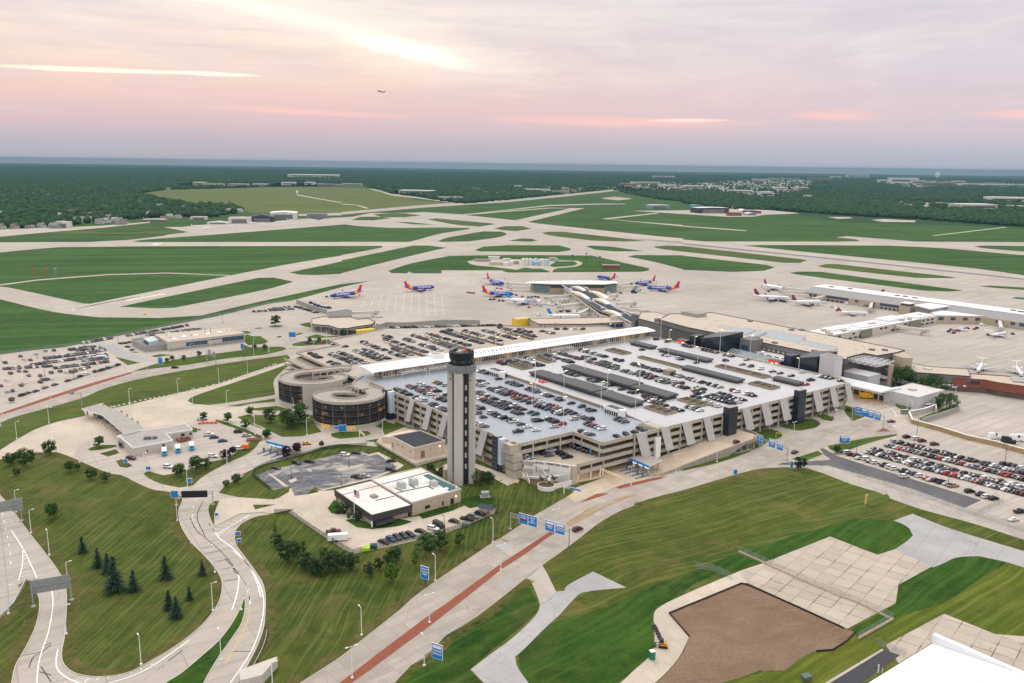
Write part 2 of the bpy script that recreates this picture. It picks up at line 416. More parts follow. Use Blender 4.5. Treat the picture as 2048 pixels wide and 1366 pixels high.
def conc_mat(name,a,var=.12,joint=6.0,rot=0.0,jw=.012,jdark=.75,stain=.35,big=.02,streakrot=None,patchy=0.0,rough=.85,weeds=0):
 m=bpy.data.materials.new(name); nt=nodes_of(m); p=posn(nt)
 f=noise(nt,big,5,.62,p,.3); g=noise(nt,.35,4,.65,p); h=noise(nt,3.0,3,.6,p)
 lo=tuple(k*(1-var) for k in a); hi=tuple(min(.95,k*(1+var*.7)) for k in a)
 col=mixc(nt,ramp(nt,f,[(.32,0.0),(.68,1.0)]),lo,hi)
 col=mixc(nt,mathn(nt,'MULTIPLY',ramp(nt,g,[(.5,0.0),(.75,1.0)]),stain),col,tuple(k*.72 for k in a))
 col=mixc(nt,mathn(nt,'MULTIPLY',ramp(nt,h,[(.35,1.0),(.65,0.0)]),.15),col,tuple(k*.7 for k in a))
 pr_=scaled(nt,p,1,1,1,rot)
 if joint:
  br=N(nt,'ShaderNodeTexBrick',i_Scale=1.0); br.offset=0.0
  br.inputs['Brick Width'].default_value=joint; br.inputs['Row Height'].default_value=joint; br.inputs['Mortar Size'].default_value=jw*joint; br.inputs['Mortar Smooth'].default_value=.4
  br.inputs['Color1'].default_value=(1,1,1,1); br.inputs['Color2'].default_value=(.9,.9,.9,1) if patchy==0 else (1-patchy,)*3+(1,); br.inputs['Mortar'].default_value=(jdark,jdark,jdark,1)
  L(nt,pr_,br.inputs['Vector'])
  col=mixc(nt,1.0,col,br.outputs['Color'],'MULTIPLY')
 if streakrot is not None:
  s=noise(nt,1.0,4,.7,scaled(nt,p,.012,.28,1,streakrot),.2)
  col=mixc(nt,mathn(nt,'MULTIPLY',ramp(nt,s,[(.46,0.0),(.70,1.0)]),.75),col,tuple(k*.62 for k in a))
 if weeds: wm_=mathn(nt,'MULTIPLY',mathn(nt,'GREATER_THAN',br.outputs['Fac'],.3),ramp(nt,noise(nt,.09,4,.7,p),[(.50,0.0),(.56,1.0)])); col=mixc(nt,wm_,col,(.022,.050,.010))
 v=N(nt,'ShaderNodeTexVoronoi',i_Scale=.045); v.feature='DISTANCE_TO_EDGE'
 nd=N(nt,'ShaderNodeTexNoise',i_Scale=.2,i_Detail=4.0); L(nt,p,nd.inputs['Vector'])
 va=N(nt,'ShaderNodeVectorMath',operation='MULTIPLY_ADD'); L(nt,nd.outputs['Color'],va.inputs[0]); va.inputs[1].default_value=(9,9,9); L(nt,p,va.inputs[2])
 L(nt,va.outputs[0],v.inputs['Vector'])
 cr=mathn(nt,'MULTIPLY',mathn(nt,'LESS_THAN',v.outputs['Distance'],.0045),ramp(nt,noise(nt,.05,2,.5,p),[(.5,0.0),(.55,1.0)]))
 col=mixc(nt,mathn(nt,'MULTIPLY',cr,.55),col,tuple(k*.35 for k in a))
 finish(nt,col,rough,.25); MATS[name]=m; return m
gr_air=grass_mat('grass_airfield',(.020,.062,.012),(.040,.100,.018),(.070,.122,.026),stripe=.35,rot=R(12),per=26,big=.006,dry=.15,swirl=.5)
gr_air2=grass_mat('grass_airfield_dry',(.044,.080,.018),(.072,.108,.026),(.10,.122,.035),stripe=.3,rot=R(-15),per=20,big=.008,swirl=.5)
gr_lawn=grass_mat('grass_lawn',(.034,.058,.008),(.066,.089,.013),(.122,.126,.028),stripe=.5,rot=R(84),per=1.7,big=.016,dry=.4,swirl=.3)
gr_mid=grass_mat('grass_mown',(.032,.070,.008),(.060,.102,.013),(.105,.130,.022),stripe=.4,rot=R(30),per=2.4,big=.02,dry=.30,swirl=.3)
gr_bank=grass_mat('grass_bank',(.044,.074,.012),(.072,.104,.017),(.112,.128,.030),stripe=.4,rot=R(24),per=3.0,big=.02,dry=.3,swirl=.3)
gr_field=grass_mat('grass_field',(.042,.066,.009),(.078,.100,.014),(.132,.126,.030),stripe=.46,rot=R(33),per=2.4,big=.012,dry=.65,swirl=.5)
gr_dark=grass_mat('grass_rough',(.013,.046,.005),(.034,.088,.008),(.070,.114,.013),stripe=.3,rot=R(45),per=3.5,big=.022,dry=.2,swirl=.4)
gr_lime=grass_mat('grass_lime',(.055,.088,.010),(.105,.130,.013),(.125,.130,.022),stripe=.4,rot=R(38),per=3,big=.02,dry=.3,swirl=.3)
gr_far=grass_mat('grass_far',(.020,.050,.018),(.028,.062,.020),(.04,.075,.028),big=.002)
gr_hill=grass_mat('grass_hill',(.080,.112,.026),(.108,.132,.034),(.135,.146,.046),stripe=.35,rot=R(5),per=34,big=.004,swirl=.5)
verge=bpy.data.materials.new('dry_verge'); nt=nodes_of(verge); p=posn(nt); f=noise(nt,.22,5,.7,p,.5); bs=N(nt,'ShaderNodeBsdfDiffuse'); L(nt,mixc(nt,noise(nt,1.2,3,.6,p),(.12,.105,.035),(.20,.155,.075)),bs.inputs[0]); tp=N(nt,'ShaderNodeBsdfTransparent'); mx=N(nt,'ShaderNodeMixShader'); L(nt,ramp(nt,f,[(.40,0.0),(.66,.75)]),mx.inputs[0]); L(nt,tp.outputs[0],mx.inputs[1]); L(nt,bs.outputs[0],mx.inputs[2]); L(nt,mx.outputs[0],N(nt,'ShaderNodeOutputMaterial').inputs[0])
cc_apron=conc_mat('concrete_apron',(.44,.395,.345),.16,joint=22,rot=R(32),jw=.014,jdark=.75,stain=.42,big=.006,streakrot=R(38))
cc_run=conc_mat('concrete_runway',(.47,.41,.35),.08,joint=25,rot=R(10),jw=.02,jdark=.9,stain=.15,big=.008,streakrot=R(-35))
cc_road=conc_mat('concrete_road',(.41,.365,.315),.12,joint=5.5,rot=R(40),jw=.02,jdark=.7,stain=.45,big=.03,patchy=.2,streakrot=R(48))
cc_loop=conc_mat('concrete_loop',(.41,.375,.335),.10,joint=5.5,rot=R(75),jw=.018,jdark=.7,stain=.4,big=.03,patchy=.18)
cc_lot=conc_mat('concrete_lot',(.44,.39,.335),.14,joint=8,rot=R(32),jw=.014,jdark=.78,stain=.35,big=.025,patchy=.1)
cc_old=conc_mat('concrete_old',(.46,.40,.335),.14,joint=6.2,rot=R(-40),jw=.022,jdark=.62,stain=.4,big=.03,patchy=.16,weeds=1)
cc_grey=conc_mat('pavement_grey',(.37,.365,.36),.14,joint=9,rot=R(-38),jw=.012,jdark=.7,stain=.4,big=.03)
cc_drive=conc_mat('concrete_driveway',(.50,.44,.36),.12,joint=6,rot=R(20),jw=.014,jdark=.8,stain=.3,big=.03)
cc_tan=conc_mat('concrete_tan',(.50,.415,.315),.10,joint=7,rot=R(55),jw=.01,jdark=.8,stain=.25,big=.03)
as_dark=conc_mat('asphalt_dark',(.055,.055,.062),.25,joint=0,stain=.4,big=.05)
as_mid=conc_mat('asphalt_mid',(.10,.10,.105),.25,joint=0,stain=.4,big=.05)
kerb_m=M('kerb_concrete',(.46,.41,.35),.85,.12,.5)
white_p=M('paint_white',(.78,.77,.74),.6,.12,1.5)
yell_p=M('paint_yellow',(.62,.42,.08),.6,.15,1.5)
faint_p=M('paint_faint',(.60,.56,.52),.7,.10,1.0)
mulch=M('red_mulch',(.22,.070,.040),.95,.30,.9)
m=bpy.data.materials.new('asphalt_worn'); nt=nodes_of(m); p=posn(nt)
br=N(nt,'ShaderNodeTexBrick',i_Scale=1.0); br.inputs['Brick Width'].default_value=2.6; br.inputs['Row Height'].default_value=2.6; br.inputs['Mortar Size'].default_value=.10; br.inputs['Mortar Smooth'].default_value=.3
br.inputs['Color1'].default_value=(.085,.09,.105,1); br.inputs['Color2'].default_value=(.14,.145,.16,1); br.inputs['Mortar'].default_value=(.045,.05,.06,1); L(nt,scaled(nt,p,1,1,1,R(33)),br.inputs['Vector'])
fw=noise(nt,1.0,5,.72,scaled(nt,p,.05,.11,1,R(12)),.8)
wc=mixc(nt,ramp(nt,fw,[(.47,0.0),(.60,1.0)]),br.outputs['Color'],(.34,.32,.29))
finish(nt,wc,.9,.2); MATS['asphalt_worn']=m; as_worn=m
m=bpy.data.materials.new('bare_dirt'); nt=nodes_of(m); p=posn(nt)
f=noise(nt,.05,5,.6,p,.4); s=noise(nt,1.0,5,.7,scaled(nt,p,.09,.5,1,R(20)),1.4); h=noise(nt,1.6,3,.7,p)
c=mixc(nt,ramp(nt,f,[(.3,0.0),(.7,1.0)]),(.165,.108,.072),(.235,.165,.118))
c=mixc(nt,mathn(nt,'MULTIPLY',ramp(nt,s,[(.45,0.0),(.7,1.0)]),.38),c,(.30,.225,.165))
c=mixc(nt,mathn(nt,'MULTIPLY',ramp(nt,h,[(.36,1.0),(.6,0.0)]),.45),c,(.10,.063,.042))
finish(nt,c,.98,.05,bump=h,bumps=.8); MATS['bare_dirt']=m; dirt=m
mb=MB(); mb.add([(-23000,-1400,-.6),(23000,-1400,-.6),(23000,24000,-.6),(-23000,24000,-.6)],[(0,1,2,3)])
setting(mb.build('ground',gr_far))
HULL='PX -700,470 -300,484 A1 0,553 540,551 760,538 1130,492 980,462 1090,462 1380,430 1640,428 1790,412 2048,404 A2 60,400 180,378 380,377 500,372 720,386 1240,346 1460,349 1115,432 1300,458 1700,500 2048,530 A3 0,537 130,549 920,551 1060,547 1045,538 915,524 985,517 1400,550 2048,553 PX 2400,488 3200,520 PX 2700,1600 -700,1600'
o=sheet('airfield_field',path('PX -900,340 300,340 700,372 1000,360 1300,376 1366,403 1560,426 1700,445 2048,455 3000,470 3200,700 2700,1700 -900,1700 -900,700'),-.30,gr_air); setting(o)
setting(sheet('apron',path(HULL),0.0,cc_apron))
setting(sheet('hill_field',path('A1 830,258 1000,238 1700,222 2048,222 A2 0,225 170,232 450,300 680,322 300,362 0,384 A1 2048,392 1800,388 1500,374 1400,340 1150,325 950,295',-.2),-.2,gr_hill))
setting(sheet('highway',path('A2 0,372 480,330 900,300 1300,270 1640,236 1690,240 1330,280 1000,312 500,345 0,388 A1 2048,392 1790,396 1790,384 2048,376',-.05),-.05,cc_road))
setting(sheet('highway',path('A1 -100,480 600,455 900,430 900,436 600,468 300,492 0,520 -100,525',-.05),-.05,cc_lot))
ISL=[('A1 -100,522 700,508 840,505 1000,512 940,520 760,540 540,550 -100,551',0),('A1 210,500 400,488 560,485 610,498 840,492 1000,478 1130,492 1000,502 400,507',1),
('A1 790,548 900,535 1250,510 1700,475 2048,448 A2 20,446 90,455 300,467 600,465 770,468 760,475 600,500 430,545 400,551 0,550 A1 2048,551 850,552',0),
('A1 -300,630 0,615 150,600 350,583 900,578 2048,576 A2 240,575 240,585 0,630 A1 2048,633 1700,690 540,922 500,920 70,828 0,820 -300,815',0),
('A1 720,940 1050,870 1550,767 1640,765 1760,790 1600,835 1050,945 950,950',0),
('A1 1735,735 2048,668 A2 0,662 430,573 520,573 630,587 540,605 0,738 A1 2048,742 1900,750 1800,747',0),
('A2 280,725 420,680 650,635 1000,630 1500,633 1600,655 1845,710 1840,722 1800,730 1290,733 1000,735 980,730 960,722 600,722 600,740 430,740 400,728 395,740 300,738',0),
('A2 580,545 640,525 850,488 960,490 990,505 930,525 760,548 600,551',0),('A2 915,470 980,457 1080,456 1140,472 1050,486 960,480',1),
('A2 515,415 570,410 900,440 920,445 830,459 700,450 560,425',1),('A2 1000,545 1080,530 1140,532 1175,543 1130,550',0),
('A2 1200,497 1240,490 1330,490 1600,520 1820,545 1700,549 1500,543 1250,512',1),('A2 800,600 850,580 1000,571 1300,572 1370,590 1370,602 1300,612 830,608',0),
('A2 1465,578 1500,573 1620,580 1810,607 1640,608 1520,597',0),('A2 1870,580 1950,573 2048,577 A3 0,577 700,655 745,663 700,678 600,677 0,610 A2 2048,610 1900,590',1),
('A2 1715,640 1760,630 2048,632 A3 0,635 500,690 550,705 490,725 300,732 0,720 A2 2048,715 1850,665',0),
('A3 805,698 860,685 930,686 1640,765 1600,770 1400,768 860,708',1),('A3 640,738 700,730 830,732 1640,838 1680,845 1600,850 1450,845 700,750',0),
('A3 370,575 480,571 1250,575 1560,590 2048,632 2300,645 2300,770 2048,752 1700,705 900,628',0),('A3 1750,580 1800,574 2300,580 2300,622 2048,610 1800,590',0),
('A3 1780,818 1850,815 2200,835 2200,850 1900,830',0),('A3 1970,890 2000,884 2200,895 2200,915',0),
('A2 745,390 1250,350 1370,350 1040,421',0),('A2 60,420 110,402 200,400 300,408 190,422',0),('A2 190,385 300,378 380,380 480,392 380,403 240,403',1),('A2 330,432 400,432 560,448 430,446',0)]
for s,k in ISL: setting(sheet('airfield_grass',path(s),.12,(gr_air,gr_air2)[k],edge=.12,soft=28))
setting(sheet('airfield_grass',path('A1 -300,900 0,895 330,972 590,1003 960,1007 1210,992 1500,922 2048,803 A2 175,785 0,822 B4 2000,0 1830,25 1500,105 1000,205 700,265 450,320 200,345 0,372 PX -120,725',.12),.12,gr_air,edge=.12,soft=20))
setting(sheet('service_pad',path('A2 755,670 790,660 950,655 1250,660 1420,665 1445,680 1400,700 1290,710 1262,735 1225,722 1100,705 1050,718 900,700 800,690',.16),.16,cc_lot,soft=40))
setting(sheet('airfield_grass',path('A2 1100,712 1200,710 1240,726 1120,722',.2),.2,gr_air,soft=30)); setting(sheet('airfield_grass',path('A2 1250,692 1290,668 1390,667 1415,680 1380,694 1270,702',.2),.2,gr_air,soft=40))
def strip(name,spec,z,m,soft=None): return setting(sheet(name,path(spec,z),z,m,soft=soft))
strip('runway','A1 880,555 2048,554 A2 640,554 600,573 0,573 A1 2048,574 860,576',.03,cc_run)
strip('runway','A2 1050,438 1115,434 2048,533 A3 0,541 2048,752 2048,775 0,560 A2 2048,556',.03,cc_run)
rub=conc_mat('runway_rubber',(.185,.18,.185),.15,joint=0,stain=.3,big=.05)
strip('rubber_marks','A2 1700,531 1900,540 2048,551 A3 0,558 1000,660 2048,772 2048,780 1000,668 0,567 A2 2048,559 1900,546',.05,rub)
strip('runway','A3 100,552 1050,552 1700,566 2048,590 2200,600 2200,620 2048,612 1650,585 1050,570 400,570',.03,cc_run)
strip('taxiway_path','A1 0,806 230,776 640,745 1000,735 1380,750 1380,754 1000,740 640,750 230,782 0,813',.16,cc_run)
strip('taxiway_path','A2 1560,412 1890,376 1905,380 1600,415 2048,450 2048,458',-.2,cc_run); strip('taxiway_path','A3 0,455 380,482 380,487 0,460',-.2,cc_run); strip('taxiway_path','A3 1490,514 1930,462 1950,464 1520,515',-.2,cc_run)
strip('taxiway_path','A2 740,386 1240,330 1520,322 1700,322 1700,325 1520,327 1240,336 740,388',-.2,cc_run)
mk=MB()
for k in range(8):
 a=W('A1',430+k*17,958-k*4+ (k%2)*0,.06); b=W('A1',740+k*17,893-k*2.6,.06)
 ribbon([a,b],1.6,.06,mk)
for s in ('A1 905,571 945,558','A1 930,572 970,559','A2 165,567 355,568','A1 760,903 990,862','A3 300,556 480,557'):
 ribbon(path(s),3.0,.07,mk)
setting(mk.build('runway_markings',white_p))
mk=MB()
for s,wd in (('A2 125,572 135,555',3.0),('A2 690,556 706,571',3.0),('A1 850,998 905,960',2.0),('A1 215,915 300,912',2.5),('A1 860,990 910,972',1.5),('A2 130,738 145,720 190,710 330,705',.5),('A3 130,855 122,840 180,785',.5),('A1 1790,770 1850,740 2048,700',.5),('A3 1780,860 1795,880 1785,850',.5),
  ('A2 480,800 470,770',.5),('E4 775,215 700,290',.6),('E8 1130,310 1180,300 2048,290',.3),('E8 1100,100 1490,250',.3)):
 ribbon(path(s),wd,.07,mk)
setting(mk.build('taxiway_markings',M('paint_orange',(.50,.30,.14),.7,.15,.5)))
mk=MB()
for k in range(11):
 ribbon([W('E4',900+k*75,150-k*2),W('E4',830+k*85,290+k*9)],.35,.03,mk)
setting(mk.build('apron_markings',faint_p))
LZ=[0]
def lawn(spec,m=gr_lawn,z=.12,soft=28,name='lawn'):
 LZ[0]+=1; z+=LZ[0]*.0005
 return setting(sheet(name,path(spec),z,m,edge=.12,soft=soft,edgemat=kerb_m))
def kerbline(spec,z=.13,w=.35,closed=True,soft=28,side=-1,verg=1):
 pts=path(spec); pts=soften(pts,soft) if closed else catmull(pts,5,False)
 if closed: pts=pts+[pts[0]]
 mb=MB(); ribbon(pts,w,z,mb); o=setting(mb.build('kerb',kerb_m))
 if not verg: return o
 if closed: side=-1 if sum(a.x*b.y-b.x*a.y for a,b in zip(pts,pts[1:]))<0 else 1
 LZ[0]+=1; zz=z+.03+LZ[0]*.0004; n=len(pts); vv=[]
 for i in range(n):
  d=(pts[min(i+1,n-1)]-pts[max(i-1,0)]); d.z=0; d.normalize(); nn=Vector((-d.y,d.x,0))*side
  for k in (.3,4.2): c=pts[i]+nn*k; vv.append((c.x,c.y,zz))
 mb=MB(); mb.add(vv,[(2*i,2*i+1,2*i+3,2*i+2) for i in range(n-1)]); return setting(mb.build('dry_verge',verge),'stuff')
LAWN_LEFT='C1 -120,60 0,55 90,32 200,15 330,12 400,35 540,95 640,135 720,150 800,190 900,232 1000,247 1060,270 1070,300 1050,345 1055,420 1080,480 1130,550 1200,620 1260,690 1300,760 1300,840 1275,910 1210,1000 1120,1085 1000,1170 880,1240 780,1295 690,1320 600,1330 500,1325 420,1300 370,1250 360,1190 375,1110 385,1000 390,880 380,790 340,710 260,600 180,500 100,390 40,310 -40,225 -120,150'
lawn(LAWN_LEFT); kerbline(LAWN_LEFT)
S_='C1 155,765 180,770 210,820 232,880 228,960 200,1060 140,1180 90,1270 70,1366 50,1450 -150,1450 -150,1080 0,985 80,900'; lawn(S_); kerbline(S_)
S_='C1 1430,855 1440,900 1420,1010 1350,1120 1280,1220 1215,1330 1170,1420 930,1420 960,1375 1060,1310 1180,1210 1290,1110 1370,1000 1420,900'; lawn(S_,gr_dark); kerbline(S_,verg=0)
LAWN_MID='C1 1283,252 1330,205 1440,145 C2 0,400 100,350 190,310 480,235 640,180 720,160 800,150 1000,165 1075,172 G -3,112 -1.5,60 -1.5,2 4,-24 34,-28 C5 618,720 590,765 330,920 0,1140 C4 520,310 0,665 C3 1300,830 1010,1060 850,1185 570,1366 500,1420 70,1420 110,1340 180,1210 240,1090 285,960 298,850 300,720 280,620 230,540 150,430 85,340 70,250 100,200 140,165 230,125 330,108 C2 240,700 230,600 165,583 0,572 C1 1420,282'
lawn(LAWN_MID,gr_lawn); kerbline('C5 330,920 0,1140 C4 520,310 0,665 C3 1300,830 1010,1060 850,1185 570,1366 500,1420',closed=False)
kerbline('C3 70,1420 110,1340 180,1210 240,1090 285,960 298,850 300,720 280,620 230,540 150,430 85,340 70,250 100,200 140,165 230,125 330,108',closed=False)
for s,mm in (('B4 1620,800 1680,785 1930,790 B5 0,905 130,895 490,900 500,960 560,1030 400,1065 250,1070 170,1030 80,985 0,955 B4 1800,885 1690,842',gr_bank),
 ('B4 1700,742 1880,724 B5 195,825 290,850 200,868 0,862',gr_bank),('B4 1550,725 1870,674 B5 195,768 195,795 0,810 B4 1640,725',gr_bank),
 ('B4 1280,690 1320,710 1420,718 1560,700 1870,650 B5 195,735 190,620 315,500 B4 1960,440 1850,480 1700,530 1550,580 1400,630 1310,665',gr_bank),
 ('PX -150,900 B4 0,840 100,800 300,745 560,670 700,610 850,565 1050,520 1300,475 1500,440 1700,410 1960,375 1980,395 1960,420 1700,500 1500,570 1200,640 880,715 760,740 690,705 560,740 590,790 400,830 250,880 120,950 0,1025 PX -150,985',gr_bank),
 ('B4 905,488 980,462 970,465 1090,430 1300,390 1600,350 1800,322 1920,320 1955,328 1930,342 1730,377 1500,407 1250,447 1100,462',gr_mid),
 ('B4 785,388 960,430 870,445',gr_mid),('B4 1030,382 1090,370 1180,375 1060,392',gr_mid),('B4 1660,250 1680,300 1800,300 1835,285 1760,262 1690,235',gr_mid),('B4 1640,215 1690,212 1720,228 1660,232',gr_mid),
 ('B5 325,345 400,325 480,315 620,308 635,330 620,345 400,360 340,358',gr_mid),('B5 -60,345 0,370 60,368 220,365 285,380 260,395 100,430 0,440 -60,448',gr_mid),('B5 -20,285 80,282 145,325 90,345 -20,355',gr_mid),
 ('B5 340,270 400,255 415,262 350,280',gr_mid),('B5 430,292 520,268 590,285 680,280 690,288 500,300',gr_mid),('B5 385,190 470,172 480,215 420,205',gr_mid),('B5 145,205 200,196 260,200 240,210 160,212',gr_mid),('B5 30,220 90,216 95,222 50,226',gr_mid),('B5 210,285 245,280 248,290 215,296',gr_mid),
 ('B5 560,255 640,262 720,265 790,270 780,280 640,272',gr_mid),
 ('B5 630,1045 700,1030 920,1025 945,1045 900,1065 700,1085 640,1068',gr_mid),('B5 890,1102 1025,1080 1025,1115',gr_mid),('B5 985,990 1000,880 1060,950 1200,990 1195,1020 1050,1050 1030,1005',gr_mid),
 ('B4 600,1020 640,1000 700,990 790,990 800,1000 740,1015 620,1030',gr_mid),('B4 680,1050 790,1020 815,1045 740,1070',gr_lawn),('B4 790,1100 830,1087 905,1132 870,1145 820,1140',gr_lawn),
 ('B4 1470,815 1510,825 1640,870 1790,930 1775,950 1640,890 1480,832',gr_mid),('B4 1280,860 1375,885 1330,905 1290,900',gr_mid),
 ('C1 842,140 870,125 960,150 1060,130 1200,80 1340,50 1466,-45 1540,-70 1466,15 1340,75 1200,150 1130,210 1050,220 950,200 870,165',gr_lawn),
 ('C1 1225,330 1260,300 1330,295 1420,320 1430,350 1390,385 1320,415 1260,450 1235,400',gr_lawn)):
 lawn(s,mm)
FIELD='C4 -260,1420 -100,1230 0,1180 160,1020 400,860 750,585 870,490 1060,355 1170,270 1300,170 1450,85 1560,40 C5 1100,850 1300,790 1500,740 1800,650 2048,580 C6 180,565 370,560 500,570 620,610 800,680 1000,740 1100,790 1300,860 1700,970 2048,1082 PX 2300,1160 2300,1600 700,1600'
lawn(FIELD,gr_field,soft=20); kerbline('C4 -100,1230 160,1020 400,860 750,585',closed=False); kerbline('C4 870,490 1060,355 1170,270 1300,170 1450,85 1560,40 C5 1100,850 1300,790 1500,740 1800,650 2048,580 C6 180,565 370,560',closed=False)
def over(name,s,z,m,soft=None,edge=0.0):
 LZ[0]+=1; z+=LZ[0]*.0003
 return setting(sheet(name,path(s),z,m,soft=soft,edge=edge))
over('rough_grass','C4 0,1200 160,1010 330,920 500,820 640,720 760,640 800,690 850,790 830,840 700,960 500,1120 330,1270 420,1366 440,1420 -200,1420',.135,gr_dark,25)
over('rough_grass','C4 690,1140 750,1080 900,950 1000,900 1400,780 1700,640 2000,530 2048,520 C7 480,160 600,205 480,250 250,320 160,400 30,450 C4 1700,850 1690,1020 1700,1130 1600,1260 1420,1366 1400,1420 790,1420 720,1300',.135,gr_dark,25)
over('rough_grass','C7 480,150 620,100 850,40 1000,0 1100,-40 1330,-20 1420,10 1440,60 1400,100 1340,140 1240,160 985,62 690,185 610,210',.136,gr_dark,25)
over('rough_grass','C7 1345,430 1360,330 1560,222 1680,180 1800,172 1950,210 1800,300 1600,430 1330,510 1140,600 1100,575 1200,520',.136,gr_dark,25)
over('lime_grass','C7 1310,640 1250,600 1330,520 1600,432 1800,305 1955,212 2048,245 2200,300 2200,650 1890,600 1610,488',.138,gr_lime,25)
over('lime_grass','C7 400,865 520,830 740,800 830,730 910,695 1000,690 1120,612 1250,640 1280,685 980,865 900,930 300,930',.137,gr_lime,30)
over('worn_track','C6 1060,750 1080,775 820,900 500,1010 250,1100 C7 250,235 250,200 C6 0,1130 60,1082 300,1010 560,900 800,850',.139,gr_bank,30)
over('access_road','C4 750,590 875,490 915,560 975,685 1035,680 1060,640 1250,535 1500,655 1180,690 1110,740 1000,860 900,950 830,1020 720,1130 670,1170 690,1250 770,1366 800,1420 600,1420 560,1366 440,1366 340,1265 490,1150 640,1040 800,890 855,800 830,700 790,610',.15,cc_grey,40)
over('access_road','C4 760,585 870,490 915,560 975,685 940,720 860,790 830,700 790,610',.155,conc_mat('concrete_ramp',(.43,.39,.34),.12,joint=6,rot=R(30),stain=.3))
over('driveway','C7 20,500 40,460 150,400 490,255 620,210 985,65 1245,165 1340,135 1560,220 1360,330 1345,430 1080,570 540,320 500,318 105,488 215,615 150,740 30,865 -60,930 -260,930 -160,865 -90,800 0,720 20,680 25,600',.15,cc_drive,25)
over('old_apron','C7 490,262 620,210 985,65 1245,165 1340,135 1560,220 1360,330 1345,430 1080,570 540,322',.156,cc_old)
over('taxiway','C7 1335,-22 1438,-60 1640,20 2048,145 2300,215 2300,300 2048,235 1950,205 1800,172 1680,180 1600,215 1550,235 1340,135 1400,95 1440,60 1420,20 1380,-5',.16,cc_grey,25)
over('dirt','C7 105,488 500,325 540,335 1060,570 1125,590 1120,610 1000,690 910,695 830,730 740,800 600,800 520,830 400,865 350,930 -80,930 40,865 170,720 215,620',.18,dirt,28)
mb=MB(); mb.wallrun(path('C7 215,615 105,488 300,408 500,325 540,335 800,450 1060,570'),.1,.75,.25); mb.wallrun(path('C7 1125,590 1080,640 1000,690 910,697'),.1,.75,.25); o=mb.build('silt_fence',[M('silt_black',(.02,.02,.022),.8,.1)]); tag(o,'low black silt fence round the bare dirt plot','fence')
mb=MB(); ribbon(catmull(path('C7 1450,182 1600,105 1700,98 1850,115 2048,190 2150,230'),5,False),.3,.165,mb); setting(mb.build('taxiway_markings',MATS['paint_orange']))
over('hangar_apron','C7 1290,660 1610,488 1890,600 2048,612 2250,650 2250,950 1500,950',.15,cc_old)
over('asphalt_drive','C7 1280,685 1370,715 1140,880 1080,930 890,930 980,865',.16,as_dark); over('hangar_apron','C7 1270,680 1282,686 985,868 900,930 880,930 960,865',.165,cc_lot)
lawn('C6 630,405 700,390 900,350 1130,320 1132,328 900,392 720,458 650,430',gr_mid); lawn('C6 370,500 560,440 600,465 490,505',gr_mid)
over('asphalt_lot','C6 575,425 600,420 700,475 900,540 1100,600 1740,795 1620,850 1200,700 800,590 640,545 270,540 300,525 640,505 650,495 610,470',.02,as_mid)
over('side_road','C6 240,545 300,540 640,548 800,592 1200,702 1620,855 2048,1000 2200,1050 2200,1130 2048,1082 1700,970 1300,860 1100,790 1000,740 800,680 620,610 500,570 370,560',.025,cc_loop)
for s,mm in (('D4 1285,540 1350,515 1500,470 1590,465 1650,485 1672,515 1620,550 1480,580 1420,575',gr_mid),('D4 1635,440 1680,415 1740,430 1800,465 1780,490 1700,475',gr_mid),('D4 1040,640 1060,600 1120,575 1200,563 1280,590 1310,612 1290,645 1180,680 1100,730 1020,765',gr_mid),
 ('D4 355,962 375,940 560,890 700,825 860,800 1020,765 1000,780 700,885',gr_mid),('E8 690,760 730,765 900,810 850,840 780,850 700,810',gr_mid),('E8 130,800 180,800 260,830 390,910 250,960 180,900',gr_bank),('E8 940,930 1180,840 1330,790 1355,830 960,960',gr_mid),('E8 20,905 40,930 20,965 -10,960',gr_mid)):
 lawn(s,mm)
for s in ('D3 1075,1120 1150,1080 1280,1010 1425,1005 1400,1020 1200,1085','D3 1510,935 1600,900 1830,850 2046,808 2120,800 2046,835 1700,915 1560,952','E8 490,1075 550,1045 590,1045 640,1072','B4 0,775 350,655 650,560 910,488 890,505 650,580 350,675 0,790 PX -60,842 -60,838'):
 setting(sheet('mulch_bed',path(s),.16,mulch,edge=.16,edgemat=kerb_m))
ROADL='C3 400,1420 570,1366 850,1185 1010,1060 1300,830 C4 0,665 520,310 C5 0,1140 330,920 590,765 700,700 1160,660 1500,590 2048,440 C6 130,450 350,360 700,260 900,210 1020,190 1130,250 1130,310 900,340 620,410 300,520 180,565'
over('main_road','C3 430,1420 570,1366 850,1185 1010,1060 1300,830 C4 0,665 520,310 C5 0,1140 330,920 600,765 960,720 1500,590 2048,440 C6 130,450 350,360 700,260 900,210 1040,215 1130,290 1130,318 900,348 620,410 300,520 180,565 C5 2048,580 1800,650 1500,740 1300,790 1100,850 C4 1450,85 1300,170 1170,270 1060,355 870,490 750,585 400,860 160,1020 0,1180 -250,1400',.02,cc_road,soft=15)
MED='C3 870,1366 1100,1170 1300,1000 1680,745 C4 830,-0 '
setting(sheet('mulch_bed',path('C3 860,1366 960,1290 1100,1180 1300,1030 1500,880 1680,755 C4 560,480 760,350 940,230 1000,228 900,290 760,395 580,510 C3 1680,825 1500,965 1300,1110 1100,1260 900,1400 800,1420'),.16,mulch,edge=.15,edgemat=kerb_m))
setting(sheet('median',path('C4 1060,175 1150,120 1300,60 1450,5 C5 900,830 1000,795 1110,775 1125,782 950,840 800,915 640,1000 560,1040 540,1010 700,905 820,855'),.12,M('median_gravel',(.30,.215,.13),.95,.2,.8),edge=.11,edgemat=kerb_m))
mk=MB()
def ln(s,w=.25,dash=None,z=.035,smooth=True):
 pts=path(s); ribbon(catmull(pts,6,False) if smooth and len(pts)>2 else pts,w,z,mk,0,dash)
